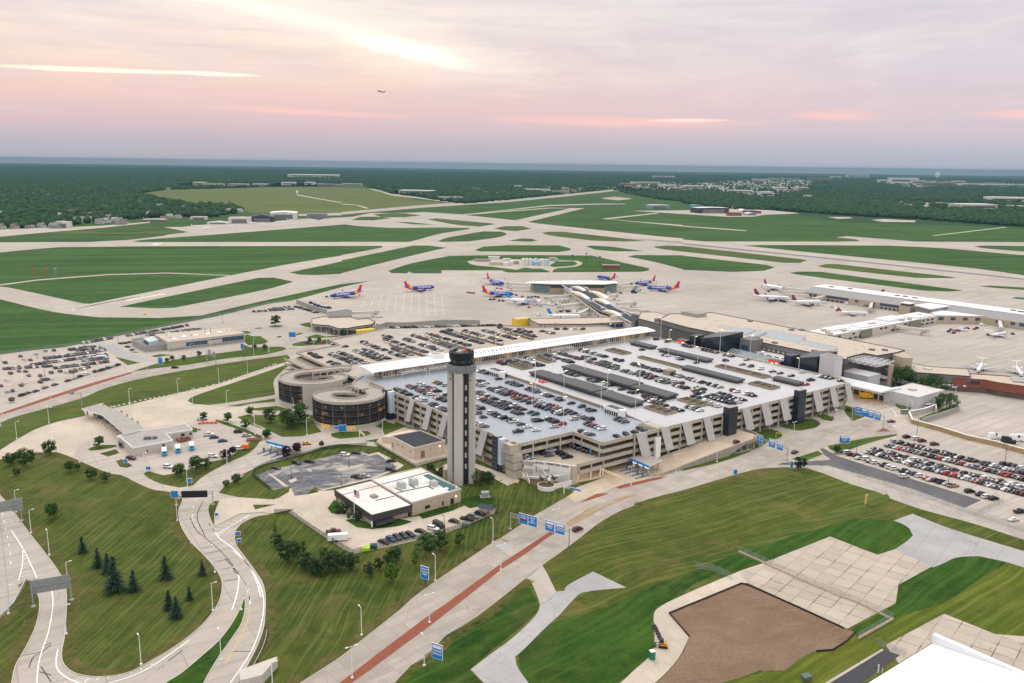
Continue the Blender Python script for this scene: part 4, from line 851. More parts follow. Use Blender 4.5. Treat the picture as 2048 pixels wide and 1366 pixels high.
def spiral(label,cu,cv,Ro,Ri,h,a0,sg,screen_arc,pitcol,base=3.2):
 t=thing('spiral_ramp',label,'spiral ramp',G(cu,cv,0),GROT,'round spiral ramps')
 c=G(cu,cv,0); n=64
 def ring(r,z,a): return (c.x+r*math.cos(a),c.y+r*math.sin(a),z)
 AN=[a0+sg*2*math.pi*i/n for i in range(n+1)]; dz=[-3.8*max(0,(i/n-.6)/.4) for i in range(n+1)]
 def wall(mb,r,lo,hi,z,th): mb.wallrun([Vector(ring(r,0,a)) for a in AN],[z+d-lo for d in dz],[z+d+hi for d in dz],th)
 mb=MB()
 for z in (h,h-3.8,h-7.6,h-11.4):
  vs=[]
  for a,d in zip(AN,dz): vs+=[ring(Ri,z+d,a),ring(Ro,z+d,a)]
  fs=[(2*i,2*i+1,2*i+3,2*i+2) for i in range(n)]
  if sg<0: fs=[f[::-1] for f in fs]
  mb.add(vs,fs,0); mb.add([(v[0],v[1],v[2]-.45) for v in vs],[f[::-1] for f in fs],1)
 mb.add([ring(Ri,.05,2*math.pi*i/n) for i in range(n)],[tuple(range(n))],1)
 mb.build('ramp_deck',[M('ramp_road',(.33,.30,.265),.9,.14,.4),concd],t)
 mb=MB()
 wall(mb,Ro-.2,.9,1.05,h,.4); wall(mb,Ri+.2,.6,1.0,h,.35)
 for z in (h-3.8,h-7.6,h-11.4): wall(mb,Ro-.5,.6,.9,z,.35); wall(mb,Ri+.2,.5,.9,z,.35)
 mb.build('parapet',[conc],t)
 mb=MB(); mb.wallrun([Vector(ring(Ro-.15,0,2*math.pi*i/n)) for i in range(n)],0,base,.5,closed=1)
 if pitcol: # solid concrete part of the drum
  a0,a1=pitcol; mb.wallrun([Vector(ring(Ro+.05,0,a0+(a1-a0)*i/20)) for i in range(21)],0,h-.5,.5)
 mb.build('base_wall',[conc2],t)
 mb=MB()
 for i in range(16):
  a=2*math.pi*i/16; p=ring(Ri+.4,0,a); mb.box((p[0],p[1],0),.8,.8,h-4.4,a); p=ring(Ro-1.0,0,a); mb.box((p[0],p[1],0),.7,.7,h-4.4,a)
 mb.build('column',[conc],t)['kind']='stuff'
 a0,a1=screen_arc; mb=MB(); k=int(24*(a1-a0)/3.14)
 mb.wallrun([Vector(ring(Ro+.28,0,a0+(a1-a0)*i/k)) for i in range(k+1)],base+.1,h-.55,.1)
 sc=bpy.data.materials.get('dark_mesh')
 if sc is None:
  sc=bpy.data.materials.new('dark_mesh'); nt=nodes_of(sc); p=posn(nt)
  sz=N(nt,'ShaderNodeSeparateXYZ'); L(nt,p,sz.inputs[0])
  band=mathn(nt,'PINGPONG',mathn(nt,'ADD',sz.outputs[2],.6),1.9)
  cc=mixc(nt,ramp(nt,band,[(.3,0.0),(.75,1.0)]),(.010,.011,.015),(.034,.032,.032))
  f=noise(nt,.22,3,.6,p); gapf=mathn(nt,'MULTIPLY',ramp(nt,f,[(.56,0.0),(.72,1.0)]),ramp(nt,band,[(.75,0.0),(1.0,1.0)]))
  cc=mixc(nt,mathn(nt,'MULTIPLY',ramp(nt,noise(nt,.5,3,.6,scaled(nt,p,1,1,.1)),[(.45,0.0),(.7,1.0)]),.4),cc,(.055,.052,.05))
  finish(nt,cc,.85,.08,emit=(1,.55,.15),estr=mathn(nt,'MULTIPLY',gapf,.22))
 mb.build('mesh_screen',[sc],t)
 mb=MB()
 for i in range(int((a1-a0)/.34)+1):
  a=a0+.17+i*.34; p=ring(Ro+.36,0,a); mb.box((p[0],p[1],base),.12,.3,h-.5-base,a)
 for z in (h-3.8,h-7.6,h-11.4): mb.wallrun([Vector(ring(Ro+.36,0,a0+(a1-a0)*i/k)) for i in range(k+1)],z-.05,z+.08,.1)
 mb.build('screen_bar',[M('bar_dark',(.13,.13,.13),.5,.1)],t)
 return t,c
s1,c1_=spiral('farther spiral ramp with a plain concrete flank and a wide open well',-22.5,182.5,21.5,12.5,15.3,1.95,1,(3.4,4.62),(4.62,5.9))
s2,c2_=spiral('nearer spiral ramp wrapped in dark mesh with a narrow open well',-23.0,131.5,21.0,10.5,15.3,1.0,-1,(3.25,6.25),None,base=2.6)
def arm(t,pts,w,h,zs):
 mb=MB(); L_=[G(*p) for p in pts]
 l=[];r=[]
 for i,p in enumerate(L_):
  d=(L_[min(i+1,len(L_)-1)]-L_[max(i-1,0)]); d.normalize(); nn=Vector((-d.y,d.x,0))*(w/2); l.append(p+nn); r.append(p-nn)
 for z in zs:
  for i in range(len(L_)-1):
   a,b,c,d=l[i].copy(),r[i].copy(),r[i+1].copy(),l[i+1].copy()
   for q_ in (a,b,c,d): q_.z=z+.03
   lo=[Vector((q_.x,q_.y,z-.45)) for q_ in (a,b,c,d)]
   mb.add([a,b,c,d]+lo,[(0,1,2,3),(7,6,5,4)],0)
 mb.build('arm_deck',[MATS['ramp_road']],t)
 mb=MB()
 for z in zs: mb.wallrun(l,z-.7,z+1.0,.4); mb.wallrun(r,z-.7,z+1.0,.4)
 mb.build('arm_parapet',[conc],t)
 mb=MB()
 for i in range(len(L_)-1):
  for k in (0,.5):
   for S in (l,r): p=S[i].lerp(S[i+1],k); mb.box((p.x,p.y,0),.8,.8,zs[0]-.6,GROT)
 mb.build('arm_column',[conc2],t)['kind']='stuff'
arm(s1,[(-18,197.5),(-8,197),(3,196),(8,192)],9,15.4,(15.4,11.4,7.4)); arm(s1,[(-22,165.5),(-8,163),(1,161)],8,11.2,(11.2,7.2))
arm(s2,[(-8.5,138),(-8,146),(-4,152),(3,158),(7,161)],10.5,15.4,(15.4,11.4))
t=s2; mb=MB(); a=math.atan2((W('B5',610,1010).y-c2_.y),(W('B5',610,1010).x-c2_.x))
for da in (-.12,.62):
 p=Vector((c2_.x+20.95*math.cos(a+da),c2_.y+20.95*math.sin(a+da),0)); mb.box((p.x,p.y,.1),1.2,6.5 if da<0 else 5,2.3,a+da)
build_each(mb,'exit_opening',[M('lit_opening',(.30,.20,.07),.8,.2,.5,emit=(1,.58,.16),estr=.35)],t)
er=thing('entry_ramp','tan concrete entry ramp with retaining wall along the garage street front','ramp',G(95,-36,0),GROT)
us=[58,66,75,86,98,110,122,132,139]; zt=[.06,.5,1.2,2.1,3.0,3.8,4.5,5.0,5.2]
mb=MB()
for i in range(8):
 a,b,z_a,z_b=us[i],us[i+1],zt[i],zt[i+1]
 va,vb=(-42,-42) if b<=132 else (-42,-38.5)
 mb.add([G(a,va,z_a),G(b,vb,z_b),G(b,-25.4 if b<140 else -25.4,z_b),G(a,-25.4,z_a)],[(0,1,2,3)],0)
mb.build('road_deck',[cc_tan],er)
mb=MB(); mb.wallrun([G(u,-42.2) for u in us[:-1]]+[G(139.3,-38.3)],[-.05 if u<=113 else z-.8 for u,z in zip(us,zt)],[z+1.0 for z in zt],.4)
mb.wallrun([G(139.3,-38.3),G(141,-30)],4.2,6.2,.4)
for u in (116,121,126.5,132,137): mb.gbox(u-.5,u+.5,-41.8,-40.8,0,4.6)
for u in (121,132): mb.gbox(u-.5,u+.5,-33,-32,0,4)
mb.build('retaining_wall',[M('wall_board',(.34,.30,.25),.9,.2,.6,streak=.6)],er)
mb=MB(); mb.wallrun([G(62,-26.6),G(80,-26.6),G(118,-26.6)],[.5,1.6,3.9],[1.2,2.5,5.0],.25); mb.build('rail_wall',[conc],er)
mb=MB(); mb.gbox(71.3,74.9,-26.4,-24.9,0,12.6); mb.build('white_panel',[whitem],g)
roofg=M('roof_gravel',(.46,.40,.33),.95,.14,.25)
roofgrey=M('roof_grey_gravel',(.33,.31,.285),.95,.16,.4)
roofw=bpy.data.materials.new('roof_membrane'); nt=nodes_of(roofw); p=posn(nt)
f=noise(nt,.09,5,.65,p,.6); g1=noise(nt,.5,4,.6,p)
c=mixc(nt,ramp(nt,f,[(.52,0.0),(.75,1.0)]),(.66,.64,.61),(.50,.43,.35)); c=mixc(nt,mathn(nt,'MULTIPLY',ramp(nt,g1,[(.55,0.0),(.75,1.0)]),.3),c,(.46,.44,.42)); finish(nt,c,.85,.2)
roofwhite=bpy.data.materials.new('roof_bright_white'); nt=nodes_of(roofwhite); p=posn(nt); br=N(nt,'ShaderNodeTexBrick',i_Scale=1.0); br.inputs['Brick Width'].default_value=30; br.inputs['Row Height'].default_value=3; br.inputs['Mortar Size'].default_value=.06; br.inputs['Color1'].default_value=(.72,.72,.71,1); br.inputs['Color2'].default_value=(.68,.68,.675,1); br.inputs['Mortar'].default_value=(.5,.5,.5,1); L(nt,scaled(nt,p,1,1,1,GROT),br.inputs['Vector']); finish(nt,mixc(nt,mathn(nt,'MULTIPLY',ramp(nt,noise(nt,.12,5,.65,p,.5),[(.5,0.0),(.75,1.0)]),.4),br.outputs['Color'],(.52,.50,.46)),.7,.2)
tanw=M('wall_tan',(.43,.36,.28),.9,.12,.5,streak=.2); greyw=M('wall_grey',(.30,.29,.27),.85,.14,.4); darkw=M('fascia_dark',(.055,.052,.05),.7,.2,.6)
pinkw=M('wall_pinkish',(.60,.50,.41),.9,.08,.4); brick=M('wall_brick',(.22,.075,.05),.9,.2,1.2); palew=M('wall_pale',(.50,.46,.41),.85,.1,.4,streak=.15)
glassd=M('window_glass',(.02,.028,.035),.15,.2,.5,spec=.6); glassb=M('window_blue',(.03,.075,.13),.15,.25,.8,spec=.6); glassg=M('glass_green',(.10,.16,.16),.15,.2,.6,spec=.6)
steel=M('galvanised',(.36,.38,.39),.5,.12,.8,metal=.4); acgrey=M('machine_grey',(.42,.44,.42),.7,.12,1.5); lampm=M('wall_lamp',(1,.8,.5),.5,0,emit=(1,.66,.3),estr=6.0)
def flat(t,pts,z0,z1,wall,roof,par=.5,cap=None,parts=True):
 mb=MB(); mb.prism(pts,z0,z1,0); mb.build('wall',[wall],t)
 cx=sum((p for p in [Vector((q_[0],q_[1],0)) for q_ in pts]),Vector())/len(pts)
 mb=MB(); mb.prism([cx+(Vector((p[0],p[1],0))-cx)*.995 for p in pts],z1,z1+.06,0); mb.build('roof',[roof],t)
 if par: mb=MB(); mb.wallrun(pts,z1-.4,z1+par,.35,closed=1); mb.build('parapet',[cap or wall],t)
def winrow(t,a,b,z0,z1,n,fill=.7,mat=None,out=.06,name='window',n2=None):
 a=Vector((a[0],a[1],0)); b=Vector((b[0],b[1],0)); d=(b-a); L_=d.length; d.normalize(); rot=math.atan2(d.y,d.x); mb=MB()
 for i in range(n):
  c=a+d*(L_*(i+.5)/n); mb.box((c.x,c.y,z0),L_/n*fill,out*2,z1-z0,rot)
 build_each(mb,name,[mat or glassd],t)
def rect(u0,u1,v0,v1): return [G(u0,v0),G(u1,v0),G(u1,v1),G(u0,v1)]
TC=Vector((-23.475,396.5,0)); TR=R(-11)
t=thing('control_tower','tall concrete control tower with four pale piers and dark glass cab','control tower',TC,0)
pier=bpy.data.materials.new('tower_concrete'); nt=nodes_of(pier); p=posn(nt); sz=N(nt,'ShaderNodeSeparateXYZ'); L(nt,p,sz.inputs[0])
f=noise(nt,1.0,4,.6,scaled(nt,p,1.6,1.6,.12)); h=noise(nt,4.0,2,.5,p)
ln_=mathn(nt,'LESS_THAN',mathn(nt,'FRACT',mathn(nt,'MULTIPLY',sz.outputs[2],.55)),.07)
c=mixc(nt,ramp(nt,f,[(.35,0.0),(.68,1.0)]),(.56,.54,.515),(.47,.45,.425)); c=mixc(nt,mathn(nt,'MULTIPLY',h,.25),c,(.28,.26,.24)); c=mixc(nt,mathn(nt,'MULTIPLY',ln_,.22),c,(.25,.235,.22)); finish(nt,c,.9,.2,bump=h,bumps=.3)
mb=MB(); mb.lathe(TC,[(4.7,0),(4.7,56)],8); mb.build('glass_shaft',[M('tower_glass',(.022,.021,.027),.3,.25,.5)],t)
mb=MB()
for k in range(4):
 a=TR-math.pi/2+k*math.pi/2; c=TC+Vector((math.cos(a),math.sin(a),0))*4.75
 mb.box((c.x,c.y,0),3.3,3.9,55.4,a)
build_each(mb,'pier',[pier],t)
mb=MB()
a=TR-math.pi/4
for z in [8,13.5,19,24.5,30,35.5,41,46.5]:
 c=TC+Vector((math.cos(a-.08),math.sin(a-.08),0))*4.62; mb.box((c.x,c.y,z),.5,.8,2.4,a)
build_each(mb,'stair_window',[M('stair_pale',(.45,.40,.38),.5,.1)],t)
mb=MB()
for k in (1,3):
 a=TR-math.pi/2+k*math.pi/2
 s_=-1 if k==1 else 1
 c=TC+Vector((math.cos(a),math.sin(a),0))*4.75+Vector((math.sin(a),-math.cos(a),0))*0
 c2=c+Vector((math.cos(TR-math.pi/2),math.sin(TR-math.pi/2),0))*1.97; mb.box((c2.x,c2.y,50.6),.55,.1,.7,TR)
build_each(mb,'vent',[blackg],t)
mb=MB(); mb.lathe(TC,[(6.2,54.6),(6.75,55.0),(6.75,58.3),(6.45,58.4),(6.35,56.6),(5.2,56.5)],16,cap=True); mb.build('gallery',[M('gallery_grey',(.19,.20,.205),.55,.3,.8,streak=.4)],t)
mb=MB(); mb.wallrun([TC+Vector((5.3*math.cos(i*math.pi/16),5.3*math.sin(i*math.pi/16),0)) for i in range(32)],56.6,57.0,.5,closed=1); mb.build('white_ring',[whitem],t)
mb=MB(); mb.lathe(TC,[(4.55,56.5),(4.7,57.6),(5.35,61.0)],16); cab=mb.build('cab_glass',[M('cab_glass',(.018,.045,.045),.08,.5,.5,spec=.8)],t)
mb=MB()
for k in range(16):
 a=2*math.pi*k/16; mb.tube(TC+Vector((4.74*math.cos(a),4.74*math.sin(a),57.5)),TC+Vector((5.38*math.cos(a),5.38*math.sin(a),61.0)),.07,n=4)
mb.build('mullions',[M('cab_black',(.012,.012,.016),.5,.2)],cab)
mb=MB(); mb.lathe(TC,[(5.3,60.7),(5.75,61.0),(5.9,64.2),(5.6,64.3),(5.5,63.0),(.1,63.0)],16); mb.build('cab_roof',[MATS['cab_black']],t)
mb=MB(); mb.lathe(TC+Vector((0,0,63.0)),[(2.6,0),(2.6,.9)],8); mb.lathe(TC+Vector((.2,.3,63.9)),[(1.9,0),(1.9,1.0),(1.2,1.1)],8); mb.build('roof_platform',[MATS['gallery_grey']],t)
mb=MB()
for k in range(12):
 a=2*math.pi*k/12; p0=TC+Vector((5.6*math.cos(a),5.6*math.sin(a),64.2)); mb.tube(p0,p0+Vector((0,0,1.1)),.05,n=4)
for k in range(24):
 a,b=2*math.pi*k/24,2*math.pi*(k+1)/24; mb.tube(TC+Vector((5.6*math.cos(a),5.6*math.sin(a),65.2)),TC+Vector((5.6*math.cos(b),5.6*math.sin(b),65.2)),.05,n=4)
mb.build('railing',[steel],t)
mb=MB()
for a,r,h in ((.4,4.9,4),(2.6,4.8,3.6),(1.2,5,3.2),(5.4,4.9,3.8),(3.6,5,3),(5.0,3,2.5)):
 p0=TC+Vector((r*math.cos(a),r*math.sin(a),63)); mb.tube(p0,p0+Vector((0,0,h)),.05,n=4)
build_each(mb,'antenna',[whitem],t)
mb=MB(); mb.lathe(TC+Vector((1.4,-1.2,64)),[(.5,0),(.9,.5),(.9,1.1),(.3,1.6)],10); mb.build('red_drum',[M('signal_red',(.7,.09,.05),.5,.1)],t)
mb=MB(); mb.lathe(TC+Vector((-.6,-.8,64)),[(.9,0),(1.0,.4),(.7,.9)],10); mb.tube(TC+Vector((-2.2,-1.5,64.6)),TC+Vector((1.8,-1.8,64.8)),.15,n=6); mb.build('roof_equipment',[whitem],t)
z=5.4
t=thing('office_building','low office building with stained white flat roof beside the control tower','office building',W('F5',660,690))
A=path('F5 262,325 660,225 1100,490 665,600',z); B_=path('F5 662,212 1190,88 1625,318 1100,465',z+.6)
flat(t,A,z-2.6,z,darkw,roofw,.35,darkw);
mb=MB(); ai=[sum(A,Vector())/4+(p-sum(A,Vector())/4)*.9 for p in A]; mb.prism(ai,.2,z-2.6,0); mb.build('wall',[tanw],t)
mb=MB()
for k in range(4):
 a,b=A[k],A[(k+1)%4];
mb.box((A[3].x,A[3].y,.2),.5,.5,z-2.6,.5); mb.build('corner_post',[whitem],t)
mb=MB(); mb.prism(B_,.1,z+.6,0); mb.build('wall',[tanw],t)
mb=MB(); c_=sum(B_,Vector())/4; mb.prism([c_+(p-c_)*.99 for p in B_],z+.6,z+.68,0); mb.build('roof',[roofw],t)
mb=MB(); mb.wallrun(B_,z+.2,z+1.1,.35,closed=1); mb.build('parapet',[palew],t)
mb=MB(); pb=path('F5 1215,165 1280,150 1600,305 1500,335',z+.72); mb.add(pb,[(0,1,2,3)]);
for s_ in ('F5 920,352 1300,270 1310,278 930,360','F5 905,300 920,296 1000,335 985,340','F5 1060,265 1075,260 1140,300 1120,305','F5 1270,290 1290,285 1340,310 1320,315'):
 mb.add(path(s_,z+.72),[(0,1,2,3)])
build_each(mb,'roof_membrane',[M('membrane_green',(.05,.12,.125),.8,.2,.6)],t)
mb=MB()
for s_ in ('F5 330,375 770,265 775,270 335,381','F5 705,430 915,385 918,392 708,440'): mb.add(path(s_,z+.09),[(0,1,2,3)])
for s_ in ('F5 755,262 1280,125 1284,131 760,268',): mb.add(path(s_,z+.74),[(0,1,2,3)])
build_each(mb,'roof_seam',[M('seam_dark',(.05,.06,.06),.8,.1)],t)
rb=math.atan2((B_[1]-B_[0]).y,(B_[1]-B_[0]).x); rc=math.atan2((B_[3]-B_[0]).y,(B_[3]-B_[0]).x)
for x,y,w_,h_ in ((985,300,4.2,2.6),(1115,262,4.4,2.6),(1335,278,3.4,2.2)):
 mb=MB(); q_=W('F5',x,y,z+.6); mb.box(q_,w_,2.6,h_,rc); mb.box(q_+Vector((0,0,h_)),w_*.8,2.2,.3,rc); mb.build('air_unit',[acgrey],t)
mb=MB(); q_=W('F5',690,400,z); mb.box(q_,3.2,2.6,.9,rc); mb.build('air_unit',[M('unit_brown',(.25,.22,.2),.8,.1)],t)
for x,y,r_ in ((1270,240,.9),(1470,320,1.0),(1580,305,.5)):
 mb=MB(); mb.lathe(W('F5',x,y,z+.6),[(r_,0),(r_,.7),(r_*.7,.9)],12); mb.build('roof_vent',[whitem],t)
winrow(t,B_[3].lerp(B_[2],.25),B_[3].lerp(B_[2],.36),1.6,3.0,1,.9,glassd,.12); winrow(t,B_[3].lerp(B_[2],.60),B_[3].lerp(B_[2],.64),.9,3.0,1,.8,glassd,.12,'door'); winrow(t,B_[3].lerp(B_[2],.78),B_[3].lerp(B_[2],.85),.3,3.0,2,.9,glassd,.12,'door')
winrow(t,A[3].lerp(A[2],.05),A[3].lerp(A[2],.5),1.2,2.7,1,.95,glassd,2.4)
for k in (.9,): mb=MB(); q_=B_[3].lerp(B_[2],k); mb.box((q_.x,q_.y-.2,3.3),.4,.4,.4); mb.build('wall_lamp',[lampm],t)
mb=MB(); mb.wallrun(path('D2 885,1310 1020,1300 1040,1366'),0,5.2,3.5); mb.build('link_passage',[tanw],t)
z=6.2
t=thing('substation','windowless pinkish utility building with dark flat roof behind the control tower','utility building',W('D2',530,1080))
S_=path('D2 255,800 610,735 900,855 535,945',z); flat(t,S_,0.1,z,pinkw,M('roof_black',(.035,.038,.045),.9,.2,.5),.5,M('cap_pale',(.62,.55,.47),.8,.05))
mb=MB(); mb.prism(path('D2 140,800 500,715 620,740 250,805',3.6),.1,3.6,0); mb.build('side_yard_wall',[pinkw],t)
a,b=S_[3],S_[2]
winrow(t,a.lerp(b,.19),a.lerp(b,.34),.2,4.0,1,.8,M('door_brown',(.25,.16,.10),.7,.1),.1,'loading_door'); winrow(t,a.lerp(b,.04),a.lerp(b,.11),.2,2.5,1,.8,pinkw,.1,'door')
winrow(t,S_[0].lerp(S_[3],.0),S_[0].lerp(S_[3],.14),1,3.2,1,.6,M('door_tan',(.42,.28,.15),.7,.1),.1,'door')
mb=MB()
for k in (.3,.5,.84): q_=S_[0].lerp(S_[3],k); mb.box((q_.x,q_.y,3.4),.6,.6,.6,.6)
q_=a.lerp(b,.52); mb.box((q_.x,q_.y,3.4),.5,.5,.5,.6); build_each(mb,'vent',[blackg],t)
mb=MB(); q_=a.lerp(b,.83); mb.box((q_.x,q_.y-.1,4.0),.5,.4,.25,.5); mb.build('wall_lamp',[lampm],t)
t=thing('hangar','large hangar with bright white membrane roof at the corner of the tan apron','hangar',G(-30,-240),GROT)
mb=MB(); ze=11.5; v1=-210.5; v0=-275; vm=-243
for (a,b) in (((v1,ze),(vm,ze+3.4)),((vm,ze+3.4),(v0,ze))):
 mb.add([G(-75,a[0],a[1]),G(-3.4,a[0],a[1]),G(-3.4,b[0],b[1]),G(-75,b[0],b[1])],[(0,1,2,3)])
mb.build('roof',[roofwhite],t)
mb=MB();
mb.add([G(-3.4,v1,0),G(-3.4,v1,ze),G(-3.4,vm,ze+3.4),G(-3.4,v0,ze),G(-3.4,v0,0)],[(0,1,2,3,4)])
mb.add([G(-75,v1,0),G(-75,v1,ze),G(-75,vm,ze+3.4),G(-75,v0,ze),G(-75,v0,0)],[(4,3,2,1,0)])
mb.add([G(-75,v1,0),G(-3.4,v1,0),G(-3.4,v1,ze-.02),G(-75,v1,ze-.02)],[(0,1,2,3)]); mb.add([G(-75,v0,0),G(-3.4,v0,0),G(-3.4,v0,ze),G(-75,v0,ze)],[(3,2,1,0)])
mb.build('wall',[whitem],t)
mb=MB(); mb.gbox(-3.3,-1.6,-279,v1+.5,6,ze+2.6); mb.build('front_parapet',[M('fascia_white',(.74,.76,.78),.6,.04)],t)
mb=MB(); mb.gbox(-78,-12,v1+.3,v1+4.2,0,.35); mb.build('plinth',[cc_lot],t)
mb=MB(); mb.gbox(-75,-3.4,v1-.02,v1+.14,ze-.5,ze+.05); mb.build('gutter',[darkw],t)
mb=MB(); mb.tube(W('F1',583,730,.3),W('F1',583,730,.3)+Vector((0,0,2.6)),.22,n=8); mb.tube(W('F1',622,735,.3),W('F1',622,735,.3)+Vector((0,0,1.8)),.1,n=6); build_each(mb,'vent_pipe',[whitem],t)
z=7.0
t=thing('glass_office','long low building with dark ribbon glass and white roof domes by the left car park','office building',W('F4',1000,640))
S_=path('F4 450,372 1580,265 1815,355 655,490',z); flat(t,S_,.05,z,palew,roofg,.35,palew)
S2=path('F4 100,455 320,425 640,500 640,520 320,558',4.4); flat(t,S2,.05,4.4,greyw,M('yard_roof',(.20,.19,.185),.9,.2),.8,M('metal_grey',(.30,.30,.31),.6,.12,.8))
a,b=S_[3],S_[2]; a2,b2=Vector((a.x,a.y,0)),Vector((b.x,b.y,0))
winrow(t,a.lerp(b,.22),a.lerp(b,.50),2.0,5.2,3,.97,glassb,.1); winrow(t,a.lerp(b,.69),a.lerp(b,.985),2.0,5.6,3,.97,glassb,.1); winrow(t,a.lerp(b,.01),a.lerp(b,.99),.1,1.7,1,1,greyw,.12,'plinth'); winrow(t,a.lerp(b,.51),a.lerp(b,.68),4.6,5.4,1,1,glassb,.1)
for x,y in ((752,448),(900,412),(1080,390),(1258,370),(1437,345)):
 mb=MB(); q_=W('F4',x,y,z); mb.lathe(q_,[(2.3,0),(2.2,.7),(1.4,1.2),(.2,1.35)],10); mb.build('roof_dome',[whitem],t)
mb=MB()
for x,y in ((1215,355),(1300,350)): q_=W('F4',x,y,z); mb.tube(q_,q_+Vector((0,0,5)),.35,n=8)
for x,y in ((1008,390),(685,430),(625,395),(1545,315),(1625,320)): q_=W('F4',x,y,z); mb.tube(q_,q_+Vector((0,0,1.5)),.35,n=6)
build_each(mb,'roof_pipe',[steel],t)
mb=MB(); q_=path('F4 275,445 420,415 505,470 365,505',6.6); mb.prism(q_,3.0,7.6,0); mb.build('chiller',[M('chiller_pale',(.42,.50,.52),.6,.15,1)],t)
mb=MB(); q2=[q_[0].lerp(q_[3],k) for k in (.05,.27,.5,.73,.95)]
for i in range(4): mb.box(((q2[i].x+q2[i+1].x)/2,(q2[i].y+q2[i+1].y)/2,3.3),(q2[i+1]-q2[i]).length*.8,.3,3.8,math.atan2((q2[4]-q2[0]).y,(q2[4]-q2[0]).x))
build_each(mb,'chiller_grille',[blackg],t)
z=5.6
t=thing('toll_plaza','long bent flat roof over toll lanes, thin white edge, on tan piers','toll plaza',W('F3',420,600))
S_=path('F3 22,292 295,222 610,325 680,375 1020,605 705,692 400,430 345,385',z)
mb=MB(); mb.prism(S_,z-.7,z,0,1,bottom=True); mb.build('roof',[whitem,roofgrey],t)
mb=MB(); tp=[(118,395),(262,450),(405,510),(490,570),(568,640),(655,690)]
for x,y in tp:
 q_=W('F3',x,y); mb.box((q_.x,q_.y,0),1.0,1.2,z-.7,.5); q3=q_+Vector((5.5,9,0)); mb.box((q3.x,q3.y,0),1.0,1.0,z-.7,.5)
build_each(mb,'pier',[tanw],t)
mb=MB()
for i in range(11):
 k=i/10; q_=W('F3',150+k*520,430+k*275+ (18 if 2<i<8 else 0))+Vector((2.4,3.2,0)); mb.box((q_.x,q_.y,.1),1.6,2.8,2.6,.95)
build_each(mb,'booth',[M('booth_glass',(.08,.10,.13),.2,.3,.6)],t)
for i in range(12):
 k=i/11; q_=W('F3',85+k*520,420+k*320-(30*math.sin(k*3.1)))
 b=thing('lane_barrier',None,'barrier',(q_.x,q_.y,.05),.5,'red and white barriers in front of the toll lanes')
 b['label']='red and white lane barrier under the toll roof, %s from the far end'%nth(i)
 mb=MB(); mb.box(q_,.7,.5,.9,.5); mb.build('post',[whitem],b)
 mb=MB(); d=Vector((math.cos(-.75),math.sin(-.75),0)); mb.tube(q_+Vector((0,0,.85)),q_+d*3.3+Vector((0,0,.95)),.11,n=5); mb.build('arm',[M('barrier_red',(.62,.12,.08),.5,.2,2.5)],b)
z=4.6
t=thing('toll_office','pale L shaped toll office with grey gravel roof between the toll roof and three buses','office building',W('F3',840,1020))
S_=path('F3 610,722 720,685 1020,640 1330,600 1655,535 1765,612 1770,625 1350,690 1455,795 835,912',z); flat(t,S_,.05,z,palew,roofgrey,.3,whitem)
a,b=S_[9],S_[8]; winrow(t,a.lerp(b,.73),a.lerp(b,.80),2.3,3.6,1,.9); winrow(t,a.lerp(b,.33),a.lerp(b,.36),.2,2.2,1,1,glassd,.1,'door')
a,b=S_[7],S_[6]; winrow(t,a.lerp(b,.55),a.lerp(b,.7),1.8,3.2,1,.9); winrow(t,a.lerp(b,.87),a.lerp(b,.98),1.8,3.2,1,.8)
mb=MB(); mb.box(W('F3',650,830),3.4,3.6,3.6,.55); mb.build('porch',[M('porch_white',(.6,.6,.58),.6,.06)],t); winrow(t,W('F3',615,890),W('F3',660,925),.4,3.0,3,.75,glassd,.25)
mb=MB(); mb.box(W('F3',1065,775,z),3.6,2.2,1.4,.3); mb.box(W('F3',1180,765,z),2.2,2.2,1.2,.3); build_each(mb,'roof_unit',[M('unit_dark',(.12,.12,.15),.6,.2)],t)
mb=MB(); mb.prism(path('F3 1340,690 1455,675 1470,700 1390,725',3.4),2.9,3.4); mb.build('awning',[whitem],t)
t=thing('brick_planter','low red brick planter with boxes beside the toll office','planter',W('F3',1600,830))
mb=MB(); mb.wallrun(path('F3 1515,775 1590,760 1680,765 1740,790 1640,820 1560,830'),0,1.3,.5,closed=1); mb.build('wall',[brick],t); mb=MB(); mb.box(W('F3',1635,800),3.2,2.6,2.4,.3); mb.build('cabinet',[M('cabinet_brown',(.20,.12,.08),.8,.2)],t)
